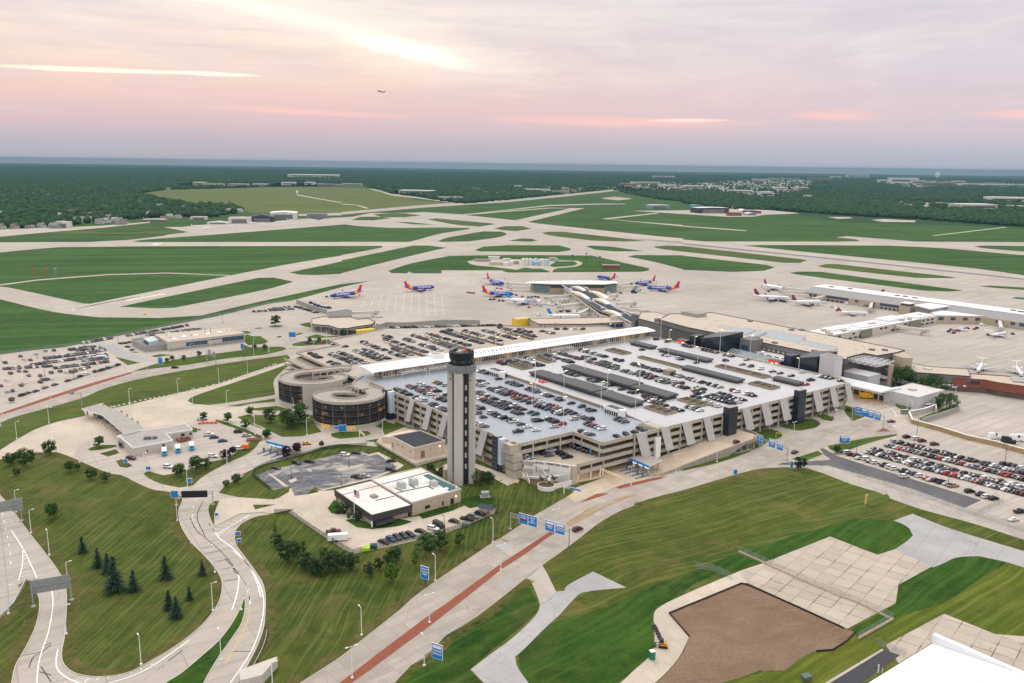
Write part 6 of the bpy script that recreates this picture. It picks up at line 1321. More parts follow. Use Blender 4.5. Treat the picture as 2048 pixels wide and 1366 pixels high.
for u,v in ((430,110),(436,118),(450,107),(500,112),(506,111),(548,107),(560,106),(590,112),(425,104)): mb.gbox(u-2,u+2,v-1.4,v+1.4,7.3,9.2)
build_each(mb,'roof_unit',[M('unit_tan',(.42,.38,.33),.8,.15)],t)
for a,b in ((425,440),(455,462),(500,515),(540,552),(575,600)): winrow(t,G(a,102),G(b,102),4.2,6,max(1,int((b-a)/7)),.6,glassd,.12)
winrow(t,G(425,102),G(490,102),.8,2.4,8,.6,glassd,.12); winrow(t,G(520,102),G(600,102),.8,2.6,9,.7,glassd,.12)
mb=MB()
for a,b in ((470,488),(553,574)):
 mb.add([G(a,101.8,7),G(b,101.8,7),G(b-4,99.2,1),G(a-4,99.2,1)],[(3,2,1,0)])
build_each(mb,'sloped_glazing',[M('glazing_olive',(.13,.12,.07),.4,.3,.5)],t)
t=thing('arrivals_building','sprawling low building with tan gravel roof and open columned front by the far deck','airport building',W('E4',650,540))
z=6.4; S_=path('E4 322,400 470,372 660,362 800,405 905,396 975,430 905,440 935,458 770,475 830,487 690,497 670,490 600,500 500,468 330,456',z)
S_=path('E4 322,400 470,372 660,362 800,405 905,396 975,430 935,458 770,482 690,497 600,500 500,468 330,456',z)
mb=MB(); mb.prism(S_,z-1.6,z,0,1); mb.build('roof',[greyw,roofg],t); mb=MB(); mb.wallrun(S_,z-.2,z+.5,.5,closed=1); mb.build('parapet',[darkw],t)
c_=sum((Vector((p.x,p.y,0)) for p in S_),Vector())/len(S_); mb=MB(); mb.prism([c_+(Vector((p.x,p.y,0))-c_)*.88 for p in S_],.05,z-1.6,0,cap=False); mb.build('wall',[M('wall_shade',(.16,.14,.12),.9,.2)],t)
mb=MB()
for a,b in zip(S_,S_[1:]+S_[:1]):
 for k in (0,.5): p_=a.lerp(b,k); p_=c_+(Vector((p_.x,p_.y,0))-c_)*.97; mb.box((p_.x,p_.y,0),1,1,z-1.6,.3)
build_each(mb,'column',[greyw],t)
flat(t,path('E4 482,333 500,372 735,366 735,315 690,303',8),.05,8,greyw,M('roof_dark_grey',(.17,.16,.16),.9,.2),.4)
lowwall('grey parapet wall from the arrivals building along the parked cars','E4 170,240 320,300 482,350',0,4.5,greyw,False,'apron_wall')
lowwall('long grey retaining wall along the top of the far car deck','E4 960,540 1090,497 1300,500 1700,470 2048,475',0,6,greyw,False,'apron_wall')
t=thing('yellow_kiosk','yellow painted gate kiosk beside the arrivals building','kiosk',W('E4',850,570)); mb=MB(); a,b=W('E4',768,582),W('E4',956,560); d=b-a; m_=(a+b)/2; yk=M('kiosk_yellow',(.66,.47,.03),.6,.08); mb.box((m_.x,m_.y+3,0),d.length,6,5.2,math.atan2(d.y,d.x)); mb.build('wall',[yk],t); winrow(t,a.lerp(b,.1),a.lerp(b,.22),.2,3.4,1,1,glassd,.1,'door'); winrow(t,a.lerp(b,.55),a.lerp(b,.95),2.2,4.6,1,1,palew,.1,'panel')
mb=MB(); mb.box((a.x-2.4,a.y+3,0),3.5,5,5.6,math.atan2(d.y,d.x)); mb.build('dark_end',[darkw],t)
t=thing('yellow_shed','yellow box shed at the corner of the low apron building','shed',W('E5',522,690)); mb=MB(); mb.box(W('E5',522,690),15,9,8.5,GROT); mb.build('wall',[yk],t); mb=MB(); mb.box(W('E5',522,690)+Vector((0,0,8.5)),15.4,9.4,.4,GROT); mb.build('roof',[M('kiosk_roof',(.55,.45,.2),.8,.1)],t);
t=thing('brick_shed','long red brick equipment shed with pale doors on the green island','shed',W('E5',1440,90)); a,b=W('E5',1360,88),W('E5',1530,88); m_=(a+b)/2; mb=MB(); mb.box((m_.x,m_.y+4,.1),(b-a).length,9,4.6); mb.build('wall',[brick],t); mb=MB(); mb.box((m_.x,m_.y+4,4.7),(b-a).length+1,10,.5); mb.build('roof',[greyw],t); winrow(t,a.lerp(b,.58),a.lerp(b,.95),.2,3.2,3,.6,whitem,.6,'door')
tyre=M('tyre',(.02,.02,.022),.8,0); carglass=M('car_glass',(.015,.02,.026),.08,0,spec=.7); tailm=M('tail_lamp',(.35,.015,.012),.3,0); headm=M('head_lamp',(.75,.75,.72),.2,0); trimm=M('car_trim',(.03,.03,.033),.6,0)
PAINT={'black':(.012,.013,.016),'charcoal':(.030,.033,.040),'dark blue':(.015,.021,.036),'slate grey':(.075,.088,.105),'grey':(.16,.17,.18),'silver':(.42,.43,.44),'white':(.72,.72,.71),'red':(.33,.022,.020),'maroon':(.10,.018,.022),'blue':(.025,.06,.15),'teal':(.02,.085,.11),'yellow':(.68,.40,.03),'orange':(.62,.20,.02),'light blue':(.16,.42,.62),'lime':(.42,.62,.06),'brown':(.10,.055,.03),'tan':(.36,.29,.20)}
PM={}
def paint(c):
 if c not in PM: PM[c]=M('paint_car_'+c.replace(' ','_'),PAINT[c],.35,0,spec=.35)
 return PM[c]
KINDS_={ # length, width, deck z, roof z, lower profile (x,z), roof stations front base, front top, rear top, rear base
 'sedan':(4.8,1.84,.92,1.46,[(-2.4,.35),(-2.4,.78),(-2.25,.98),(-1.55,1.02),(1.0,.98),(2.1,.80),(2.4,.62),(2.4,.32)],(1.05,.25,-.95,-1.75)),
 'suv':(4.75,1.92,1.05,1.74,[(-2.37,.42),(-2.37,.95),(-2.30,1.12),(1.05,1.12),(2.05,1.0),(2.37,.75),(2.37,.38)],(1.15,.45,-1.75,-2.25)),
 'minivan':(5.1,1.98,1.02,1.80,[(-2.55,.38),(-2.55,.95),(-2.48,1.10),(1.5,1.10),(2.3,.90),(2.55,.65),(2.55,.36)],(1.85,.85,-2.05,-2.42)),
 'pickup':(5.7,2.0,1.08,1.86,[(-2.85,.5),(-2.85,1.12),(-1.0,1.12),(1.1,1.15),(2.45,1.10),(2.85,.85),(2.85,.45)],(1.15,.5,-.75,-1.05)),
 'hatchback':(4.1,1.76,.92,1.50,[(-2.05,.36),(-2.05,.85),(-1.95,1.0),(.9,1.0),(1.75,.82),(2.05,.62),(2.05,.34)],(1.0,.35,-1.2,-1.85)),
 'van':(5.6,2.05,1.25,2.35,[(-2.8,.45),(-2.8,1.2),(-2.75,1.3),(1.6,1.3),(2.6,1.15),(2.8,.85),(2.8,.42)],(2.1,1.5,-2.6,-2.75))}
def car_body(kind,wheels):
 Ln,Wd,dz,rz,prof,(a,b,c,d)=KINDS_[kind]; hw=Wd/2; mb=MB()
 rr=[]
 for y,s,dzz in ((-hw*.9,.96,0),(-hw,1,-.03),(-hw,1,-.03),(hw,1,-.03),(hw,1,-.03),(hw*.9,.96,0)):
  rr.append([Vector((x*(s if abs(x)>2 else 1),y,z if z<.6 else z+dzz)) for x,z in prof])
 rr=[rr[0],rr[1],rr[3],rr[5]]
 mb.rings(rr,0)
 base=max(z for x,z in prof)-.04; tw=hw*.78
 top=[(b,-tw,rz),(b,tw,rz),(c,tw,rz),(c,-tw,rz)]; lo=[(b+.08,-tw-.04,rz-.09),(b+.08,tw+.04,rz-.09),(c-.08,tw+.04,rz-.09),(c-.08,-tw-.04,rz-.09)]
 mb.add(top+lo,[(0,1,2,3),(4,5,1,0),(5,6,2,1),(6,7,3,2),(7,4,0,3)],0)
 for x0,x1 in ((a,b),(d,c)):
  for s in (-1,1): mb.tube((x0,s*hw*.9,base),(x1,s*(tw+.02),rz-.05),.05,n=4,mi=0)
 for s in (-1,1): mb.tube(((b+c)/2,s*hw*.92,base),((b+c)/2,s*(tw+.03),rz-.05),.05,n=4,mi=0)
 if kind=='pickup': mb.add([(-2.7,-.8,1.13),(-1.15,-.8,1.13),(-1.15,.8,1.13),(-2.7,.8,1.13)],[(0,1,2,3)],1)
 for s in (-1,1):
  mb.box((-Ln/2+.02,s*hw*.76,base-.32),.1,.32,.2,0,2); mb.box((Ln/2-.06,s*hw*.72,.62),.12,.4,.13,0,3)
 mb.box((0,0,.22),Ln*.9,Wd*.9,.2,0,1)
 if wheels:
  for x in (-Ln*.29,Ln*.31):
   for s in (-1,1): mb.tube((x,s*(hw-.2),.33),(x,s*(hw+.02),.33),.34,n=10,mi=1)
 for v in mb.v: v*=1.07
 return mb
def car_glass(kind):
 Ln,Wd,dz,rz,prof,(a,b,c,d)=KINDS_[kind]; hw=Wd/2; base=max(z for x,z in prof)-.05; tw=hw*.78; mb=MB()
 v=[(a,-hw*.9,base),(a,hw*.9,base),(d,hw*.9,base),(d,-hw*.9,base),(b+.05,-tw,rz-.06),(b+.05,tw,rz-.06),(c-.05,tw,rz-.06),(c-.05,-tw,rz-.06)]
 mb.add(v,[(0,1,5,4),(1,2,6,5),(2,3,7,6),(3,0,4,7)])
 for x in mb.v: x*=1.07
 return mb
MESH={}
def car_mesh(kind,col,wheels):
 k=(kind,col,wheels)
 if k not in MESH: MESH[k]=car_body(kind,wheels).mesh('car_body',[paint(col),trimm,tailm,headm])
 return MESH[k]
GM={k:car_glass(k).mesh('car_windows',carglass) for k in KINDS_}
def wheel_mesh():
 mb=MB(); mb.tube((0,-.11,0),(0,.11,0),.34,n=12,mi=0); mb.tube((0,-.115,0),(0,.115,0),.2,n=8,mi=1); return mb.mesh('wheel',[tyre,M('rim',(.35,.35,.36),.4,0,metal=.6)])
WM=wheel_mesh()
CARS=[]
def pick(r,bright=1.0):
 k=r.random()
 kind='sedan' if k<.42 else 'suv' if k<.84 else 'pickup' if k<.91 else 'minivan' if k<.96 else 'hatchback'
 c=r.random()
 tab=[('black',.20),('charcoal',.20),('dark blue',.13),('slate grey',.14),('grey',.06),('silver',.06),('white',.125),('red',.028),('maroon',.028),('blue',.02),('teal',.012)]
 for n_,p_ in tab:
  if c<p_: return kind,n_
  c-=p_
 return kind,'charcoal'
cr_=random.Random(11)
def garage_row(u,segs,z,step=2.75,head=0.0,fill=.97,zone='',jit=.35):
 for a,b in segs:
  n=max(1,int(round(abs(b-a)/step))+ (1 if abs(b-a)<.1 else 0));
  if a==b: vs_=[a]
  else: vs_=[a+(b-a)*(i+.5)/n for i in range(n)]
  for v in vs_:
   if a!=b and cr_.random()>fill+.03: continue
   k,c=pick(cr_); h=GROT+head+(math.pi if cr_.random()<.45 else 0)+R(cr_.uniform(-2,2))
   CARS.append([G(u+cr_.uniform(-jit,jit),v,z),h,k,c,zone])
SK=R(-14); ZN=15.8; ZW=15.9
A_='on the grey garage deck behind the control tower'
garage_row(4.2,[(124,113),(112,88),(85,60),(57,30)],ZN,2.7,SK,.93,A_+', row along the outer wall')
garage_row(14.6,[(127,119),(116,100),(96,83),(70,52)],ZN,2.75,SK,.93,A_+', second row'); garage_row(13,[(45.5,45.5),(14.5,14.5)],ZN,2.7,SK,1,A_+', second row')
garage_row(21.8,[(127,120),(117,104),(98,88),(80,58),(52,36),(34,28),(23.5,23.5),(11,11),(18,18)],ZN,2.8,SK,.94,A_+', third row')
garage_row(33.4,[(127,110),(106,92),(84,50),(46,38),(30,22),(12,9)],ZN,2.8,SK,.94,A_+', fourth row')
garage_row(39.9,[(120,104),(98,70),(66,44),(40,36),(34,34),(25,15),(11.5,11.5),(-3,-12)],ZN,2.75,SK,.95,A_+', fifth row')
garage_row(51.6,[(120,100),(94,74),(70,52),(48,36),(33,24),(15,15),(6,-8)],ZN,2.8,SK,.95,A_+', sixth row')
garage_row(57.7,[(116,104),(92,60),(56,50),(44,22),(19,8)],ZN,2.8,SK,.93,A_+', seventh row')
garage_row(70.5,[(111,108),(100,87),(80,69),(65,57),(52.5,47),(39.8,39.8),(33,29),(25,20.5),(3,-6)],ZN,2.75,SK,1,A_+', row along the dividing wall')
garage_row(49,[(-19,-22)],ZN,2.7,R(90),1,A_+', by the street wall'); garage_row(55,[(-20,-22)],ZN,2.7,R(80),1,A_+', by the street wall'); garage_row(61,[(-19.5,-22)],ZN,2.7,R(80),1,A_+', by the street wall'); garage_row(67,[(-18.5,-18.5),(-21.3,-21.3)],ZN,2.7,R(85),1,A_+', by the street wall')
garage_row(73,[(135,124)],ZN,2.8,SK,1,A_+', beside the upper white lobby')
B_z='on the white garage deck'
for u,segs in ((98,[(148,139)]),(105,[(147,140)]),(111.5,[(146,124),(23,4)]),(116,[(130,122)])): garage_row(u,segs,ZW,2.8,SK,.9,B_z+' near the dark stepped sheds')
garage_row(110.5,[(-1,-8)],ZW,2.75,SK,1,B_z+' near the street wall'); garage_row(120.5,[(-3,-14)],ZW,3,SK,1,B_z+' near the street wall')
for u,segs in ((123.2,[(149,140)]),(139.6,[(148,132),(128,118),(10,-2)]),(131,[(146,143)])): garage_row(u,segs,ZW,2.8,SK,.9,B_z+' between the walkway and the sheds')
garage_row(106,[(106,78),(74,66),(60,55),(46,42)],ZW,2.75,SK,.95,B_z+' in the row between the two dark shed roofs')
garage_row(117,[(100,84),(76,68),(62,55),(48,44),(40,34),(28,12)],ZW,2.9,SK,.95,B_z+' in the row between the two dark shed roofs')
garage_row(151.8,[(148,122),(117,86),(82,64),(60,54),(50,40),(36,24),(20,12),(7,-15)],ZW,2.75,SK,.94,B_z+' in the long middle row')
garage_row(158,[(128,116),(110,92),(74,56),(53,34),(24,16),(6,-14)],ZW,2.75,SK,.9,B_z+' in the long middle row')
garage_row(171.4,[(146,118),(109,102),(93,76),(74,64),(56,46),(43,34),(33,28),(25,14),(7,1),(-3,-14)],ZW,2.75,SK,.92,B_z+' in the row before the far lane')
garage_row(147,[(14,-15)],ZW,3,SK,.8,B_z+' in the long middle row'); garage_row(136,[(-6,-14)],ZW,2.9,SK,1,B_z+' near the street wall')
garage_row(234,[(64,61),(50,46),(42,40),(34,31),(24,22),(17.5,17),(9,8),(-5,-7)],ZW,2.8,SK,1,B_z+' along the narrow opening'); garage_row(211,[(140,120),(108,68)],ZW,3.4,SK,.4,B_z+' behind the far sheds')
garage_row(249,[(160,155),(145,142),(134,130),(116,107),(97,82),(76,68),(58,54),(11,10),(-2,-12),(-18,-18)],ZW,2.8,SK,1,B_z+' along the terminal wall'); garage_row(222,[(-9,-13),(108,76)],ZW,2.9,SK,.5,B_z+' behind the far sheds')
C_z='on the older beige deck'
for u,segs in ((7,[(254,236),(222,208)]),(18.7,[(244,206)]),(26.5,[(246,204)]),(38.6,[(263,260),(246,206)]),(45.2,[(244,206)]),(57.2,[(270,256),(252,233),(225,206)]),(65,[(236,208)]),(78.2,[(272,242),(236,210)]),(84,[(284,273)]),(90.4,[(262,247),(238,209)]),(103.5,[(272,242),(240,208)]),(117.8,[(274,240),(233,212)]),(131.5,[(274,242),(238,214)]),(149,[(268,238),(230,214)]),(163,[(258,214)]),(139.5,[(276,270)]),(182,[(262,236),(233,212)]),(190,[(253,228)]),(202,[(230,214)])):
 garage_row(u,segs,ZF,2.8,SK,.9,C_z)
for i in range(26):
 k=i/25; garage_row(106+82*k+(24 if k>.6 else 0)*0,[(309-(40*k),)*2],ZF,2.7,R(-65),.95,C_z+' along its far wall')
for u,v in ((218,228),(224,224.4),(230,220),(236,216)): garage_row(u,[(v,v)],ZF,2.7,0,1,C_z)
for x,y,k,c in ((385,545,'pickup','white'),(435,570,'pickup','white'),(515,590,'sedan','silver'),(600,495,'suv','charcoal'),(670,525,'suv','charcoal'),(710,545,'sedan','slate grey'),(745,485,'suv','white'),(845,515,'suv','black'),(885,535,'suv','black'),(930,565,'pickup','black'),(960,425,'suv','black'),(1005,440,'suv','black'),(1050,460,'suv','black'),(1105,480,'suv','black'),(1160,495,'suv','black'),(1185,460,'sedan','black')):
 CARS.append([W('D3',x,y,8.6)-Vector((0,0,.55)),GROT+ (R(75) if x<560 else SK if x<950 else R(60)),k,c,'on the lower deck seen through the open garage corner'])
def lot_row(w,a,b,n,zone,ang,fill=.96,z=.06,jit=.25,flip=True):
 p0,p1=W(w,*a),W(w,*b)
 for i in range(n):
  if cr_.random()>fill: continue
  p_=p0.lerp(p1,(i+.5)/n); k,c=pick(cr_); CARS.append([Vector((p_.x+cr_.uniform(-jit,jit),p_.y+cr_.uniform(-jit,jit),z)),ang+(math.pi if flip and cr_.random()<.5 else 0)+R(cr_.uniform(-2,2)),k,c,zone])
pr0=W('C6',1080,400); pr1=W('C6',2048,690); LA=math.atan2((pr1-pr0).y,(pr1-pr0).x)+R(72)
RZ='in the right car park, '
lot_row('C6',(1060,405),(2100,665),33,RZ+'far row',LA,1); lot_row('C6',(1105,375),(2100,620),33,RZ+'far row',LA,.9)
lot_row('C6',(915,452),(2100,775),39,RZ+'middle row',LA,.98); lot_row('C6',(960,430),(1560,590),20,RZ+'middle row',LA,.97); lot_row('C6',(1610,605),(2100,730),14,RZ+'middle row',LA,.97)
lot_row('C6',(1230,545),(1550,625),10,RZ+'row beside the asphalt',LA,1)
for (x,y,k,c) in ((772,458,'minivan','white'),(800,472,'suv','maroon'),(842,480,'suv','slate grey'),(858,498,'sedan','silver'),(908,503,'minivan','white'),(938,520,'sedan','slate grey'),(972,530,'suv','white'),(1045,550,'pickup','black'),(1078,562,'suv','white'),(1110,574,'suv','white'),(1185,592,'pickup','charcoal'),(1185,630,'suv','white'),(1220,602,'sedan','slate grey'),(1258,612,'suv','slate grey'),(1298,626,'suv','white'),(1345,642,'sedan','red'),(1375,655,'sedan','silver'),(1412,660,'suv','dark blue'),(1455,672,'pickup','black'),(1495,685,'sedan','silver'),(1535,698,'pickup','tan'),(1655,738,'suv','black'),(1738,760,'pickup','charcoal'),(1778,778,'suv','white'),(1828,790,'suv','black'),(1905,540,'suv','charcoal'),(1950,548,'suv','black'),(1985,558,'suv','charcoal'),(2028,570,'suv','white'),(1203,345,'suv','black'),(1268,358,'minivan','white'),(1312,373,'suv','maroon'),(1402,397,'suv','charcoal'),(2020,885,'pickup','black'),(1972,942,'sedan','white')):
 CARS.append([W('C6',x,y,.06),LA+R(cr_.uniform(-4,4)),k,c,RZ+('front row beside the dark asphalt' if 440<y<720 and x<1600 else 'standing apart')])
E0=W('B4',430,350); E1=W('B4',760,440)
LB=math.atan2((W('B4',640,350)-W('B4',455,375)).y,(W('B4',640,350)-W('B4',455,375)).x)+R(88)
LZ_='in the left car park, '
for a,b,n,f,zn in (((90,470),(330,430),10,.7,'fourth row'),((520,350),(700,330),9,.9,'far row'),((560,420),(735,400),9,.95,'third row'),((470,345),(650,320),13,1,'far row'),((430,390),(720,345),19,.97,'second row'),((300,405),(650,362),22,.9,'second row'),((300,435),(730,380),24,.95,'third row'),((370,470),(740,425),20,.95,'fourth row'),((180,455),(360,425),9,.8,'fourth row'),((480,500),(610,460),8,.95,'fifth row'),((20,475),(360,455),14,.8,'fifth row')):
 lot_row('B4',a,b,n,LZ_+zn,LB,f)
for x,y,k,c in ((35,433,'suv','charcoal'),(140,388,'sedan','dark blue'),(165,408,'sedan','white'),(208,413,'sedan','charcoal'),(245,372,'suv','white'),(310,352,'suv','silver'),(368,348,'suv','slate grey'),(250,440,'sedan','maroon'),(72,505,'suv','slate grey'),(197,520,'sedan','slate grey'),(130,490,'sedan','slate grey'),(175,492,'sedan','charcoal'),(45,550,'sedan','white'),(165,570,'sedan','white'),(145,587,'sedan','teal'),(275,522,'suv','slate grey'),(350,500,'suv','slate grey'),(410,492,'suv','slate grey'),(455,497,'sedan','white'),(487,495,'suv','maroon'),(275,565,'suv','slate grey'),(290,550,'suv','slate grey'),(320,547,'suv','slate grey'),(350,543,'sedan','white'),(50,632,'hatchback','silver'),(88,625,'suv','slate grey'),(5,590,'sedan','maroon')):
 CARS.append([W('B4',x,y,.06),LB+R(cr_.uniform(-6,6)),k,c,LZ_+'standing apart'])
RB=math.atan2((W('B4',600,510)-W('B4',200,640)).y,(W('B4',600,510)-W('B4',200,640)).x)
for x,y,k,c in ((150,655,'suv','dark blue'),(190,640,'sedan','slate grey'),(245,627,'sedan','teal'),(308,603,'sedan','grey'),(375,583,'sedan','blue'),(465,555,'sedan','maroon'),(510,541,'sedan','silver'),(548,527,'suv','dark blue'),(592,512,'suv','white'),(655,493,'suv','charcoal'),(695,483,'suv','charcoal'),(735,470,'pickup','slate grey'),(770,458,'sedan','silver'),(805,448,'suv','charcoal')):
 CARS.append([W('B4',x,y,.06),RB+R(cr_.uniform(-4,4)),k,c,LZ_+'row along the tan road wall'])
lot_row('F4',(20,400),(960,240),24,'in the row behind the glass sided office',LB,.95); lot_row('F4',(320,395),(1150,295),24,'in the row behind the glass sided office',LB,.95)
lot_row('B4',(560,300),(770,262),12,'in the row behind the glass sided office',LB,.95)
for x,y,k,c in ((825,300,'sedan','maroon'),(855,297,'sedan','maroon'),(880,292,'sedan','maroon'),(870,323,'sedan','dark blue'),(905,345,'sedan','charcoal'),(920,356,'sedan','white')): CARS.append([W('B4',x,y,.06),LB+R(20),k,c,'beside the blank end of the glass sided office'])
lot_row('E4',(-280,330),(140,300),22,'in the small car park below the airfield',LB,.9); lot_row('E4',(-200,320),(100,280),14,'in the small car park below the airfield',LB,.85); lot_row('E4',(155,275),(380,340),13,'in the row along the arrivals wall',LB+R(60),1)
lot_row('D1',(435,475),(755,470),7,'behind the older beige deck corner',R(60),.9,5.0)
for x,y,w,k,c,h,zn in ((1155,1061,'PX','suv','maroon',R(42),'driving on the main road past the blue sign gantry'),(870,690,'D4','hatchback','maroon',GROT,'on the raised entry ramp'),(1425,790,'D4','sedan','maroon',GROT+R(8),'driving on the street below the garage'),(645,972,'E8','sedan','maroon',GROT+R(-20),'turning at the terminal road'),(1195,465,'B4','sedan','black',R(20),'driving on the left access road'),(440,1127,'B5','sedan','yellow',R(15),'taxi leaving the ticket canopy'),
 (1425,925,'B4','pickup','white',R(20),'in the staff bays right of the toll office'),(1462,943,'B4','sedan','blue',R(20),'in the staff bays right of the toll office'),(1520,967,'B4','sedan','teal',R(20),'in the staff bays right of the toll office'),(1627,905,'B4','suv','black',R(12),'in the staff bays right of the toll office'),(1682,930,'B4','sedan','silver',R(14),'in the staff bays right of the toll office'),(1590,1028,'B4','sedan','silver',R(10),'by the small orange trailer'),(1635,1022,'B4','suv','white',R(10),'by the small orange trailer'),(1452,1072,'B4','suv','white',R(-5),'beside the purple trees at the bus lot'),(1148,1145,'B4','suv','white',R(-15),'at the tree behind the traffic drums'),(895,1088,'B4','suv','maroon',R(-10),'at the corner of the toll office'),(1380,818,'B4','pickup','white',R(25),'beside the red barrier by the bank'),
 (285,348,'C2','sedan','charcoal',R(-20),'in the worn staff car park'),(445,307,'C2','suv','dark blue',R(-30),'in the worn staff car park'),(550,297,'C2','suv','black',R(-8),'in the worn staff car park'),(825,242,'C2','suv','white',R(-8),'in the worn staff car park'),(915,228,'C2','sedan','dark blue',R(-5),'in the worn staff car park'),(1192,292,'C2','sedan','dark blue',R(10),'in the worn staff car park'),(1187,362,'C2','suv','charcoal',R(-18),'in the worn staff car park'),(920,420,'C2','pickup','charcoal',R(-25),'in the worn staff car park'),(985,408,'C2','sedan','silver',R(-20),'in the worn staff car park'),
 (1132,930,'C2','sedan','charcoal',R(-30),'along the fence below the white roofed office'),(1190,912,'C2','suv','blue',R(-42),'along the fence below the white roofed office'),(1238,897,'C2','suv','charcoal',R(-45),'along the fence below the white roofed office'),(1290,885,'C2','suv','charcoal',R(-45),'along the fence below the white roofed office'),(1338,875,'C2','suv','dark blue',R(-38),'along the fence below the white roofed office'),(1422,847,'C2','sedan','black',R(-25),'along the fence below the white roofed office'),(1520,825,'C2','suv','white',R(-25),'along the fence below the white roofed office'),(1565,802,'C2','van','black',R(-45),'along the fence below the white roofed office'),(1688,768,'C2','sedan','charcoal',R(-25),'along the fence below the white roofed office'),(1790,750,'C2','pickup','black',R(-20),'along the fence below the white roofed office'),(1835,732,'C2','suv','grey',R(-25),'along the fence below the white roofed office'),(1890,710,'C2','suv','black',R(-28),'along the fence below the white roofed office'),(735,850,'C2','pickup','maroon',R(15),'behind the white box trailer'),
 (795,882,'E8','van','silver',R(8),'turning at the wall bend of the terminal road'),(1040,820,'E8','van','white',R(25),'coming down the upper road bend'),(930,640,'E8','suv','silver',R(-15),'on the upper road by the trees')):
 CARS.append([W(w,x,y,.1 if w!='D4' or y!=690 else 4.6),h,k,c,zn])
if True:
 c_=[c for c in CARS if 'raised entry ramp' in c[4]][0]; c_[0]=Vector((W('D4',870,690,4.75).x,W('D4',870,690,4.75).y,4.62))
def recolour(w,x,y,z,col,kind=None):
 p_=W(w,x,y,z); c=min(CARS,key=lambda c:(c[0]-p_).length); c[3]=col
 if kind: c[2]=kind
for w,x,y,c,k in (('D8',500,385,'orange','pickup'),('D8',605,375,'red','sedan'),('D8',850,475,'maroon','pickup'),('D8',905,490,'orange','sedan'),('D8',565,500,'maroon','sedan'),('D8',680,460,'maroon','suv'),('D8',815,510,'blue','sedan'),('D8',935,655,'red','suv'),('D8',1370,660,'red','suv'),('D8',1290,690,'light blue','sedan'),('D8',1355,695,'white','suv'),('D2',790,135,'yellow','sedan'),('D2',490,190,'red','sedan'),('D2',740,230,'red','suv'),('D2',800,310,'red','sedan'),('D2',600,165,'white','pickup'),('D7',630,635,'lime','sedan'),('D7',590,655,'red','sedan'),('D7',200,515,'red','sedan'),('D7',490,590,'maroon','suv'),('D7',930,650,'red','suv'),('D7',970,660,'white','suv'),('D6',960,405,'red','pickup'),('D6',1170,475,'red','sedan'),('D6',1100,450,'maroon','sedan'),('D6',1540,465,'red','suv'),('D6',1750,600,'red','sedan'),('D8',135,55,'red','suv'),('D7',1660,590,'red','sedan'),('D8',1825,345,'maroon','suv')):
 recolour(w,x,y,16.5,c,k)
for w,x,y,c in (('C6',1680,672,'red'),('C6',1340,640,'red'),('C6',1635,520,'red'),('C6',1590,515,'red'),('C6',1440,505,'red'),('C6',1460,570,'maroon'),('C6',1480,610,'red'),('C6',1775,570,'red'),('C6',1120,490,'maroon'),('C6',1560,503,'maroon')): recolour(w,x,y,.5,c)
CAMP=Vector((0,0,CAMH))
def seen(p):
 a,b=PIX(p); return -10<a<2060 and 0<b<1380
def screened(c):
 a,b=PIX((c[0].x,c[0].y,c[0].z+1.0))
 return (896<a<950 and 735<b<960 and (c[0]-CAMP).length>425)
vis=[c for c in CARS if seen(c[0]) and not screened(c)]
vis.sort(key=lambda c:(c[0]-CAMP).length)
NIND=292; ind=vis[:NIND]; rest=vis[NIND:]
from collections import defaultdict
cnt=defaultdict(int); tot=defaultdict(int)
ind.sort(key=lambda c:(c[4],PIX(c[0])[0]))
for c in ind: tot[(c[4],c[3],c[2])]+=1
for p_,h,k,c,zn in ind:
 near=(p_-CAMP).length<465
 if near:
  o=thing('parked_car','','car',p_,h,'parked cars');
  b=bpy.data.objects.new('body',car_mesh(k,c,False)); COL.objects.link(b); b.parent=o
 else:
  o=bpy.data.objects.new('parked_car',car_mesh(k,c,True)); COL.objects.link(o); o.location=p_; o.rotation_euler=(0,0,h); o['category']='car'; o['group']='parked cars'
 w_=bpy.data.objects.new('windows',GM[k]); COL.objects.link(w_); w_.parent=o
 if near:
  Ln,Wd=KINDS_[k][:2]
  for x in (-Ln*.29,Ln*.31):
   for s in (-1,1):
    wh=bpy.data.objects.new('wheel',WM); COL.objects.link(wh); wh.parent=o; wh.location=(x*1.07,s*(Wd/2-.1)*1.07,.34)
 key=(zn,c,k); i=cnt[key]; cnt[key]+=1
 lab='%s %s %s'%(c,k,zn) if tot[key]==1 else '%s %s %s, %s such from left'%(c,k,zn,nth(i))
 lab=lab.replace(',','')
 ws=lab.split()
 if len(ws)>16: lab=' '.join(ws[:16]) if tot[key]==1 else None
 if lab is None:
  z2=zn.replace(' behind the control tower','').replace('seen through the open ','at the ').replace(' and the sheds','').replace('in the row between','between').replace(',',''); lab='%s %s %s %s such from left'%(c,k,z2,nth(i))
  lab=' '.join(lab.split()[:16]) if len(lab.split())<=16 else '%s %s %s %s such from left'%(c,k,' '.join(z2.split()[:9]),nth(i))
 o['label']=lab
V=[];F=[];MI=[];mats=[];mid={}
tmpl={}
def tri_of(kind,col):
 if (kind) not in tmpl:
  a=car_body(kind,True); g2=car_glass(kind); o0=len(a.v); a.v+=g2.v; a.f+=[[i+o0 for i in f] for f in g2.f]; a.m+=[9]*len(g2.f)
  tmpl[kind]=(np.array([tuple(v) for v in a.v]),a.f,a.m)
 return tmpl[kind]
def matid(m):
 if m.name not in mid: mid[m.name]=len(mats); mats.append(m)
 return mid[m.name]
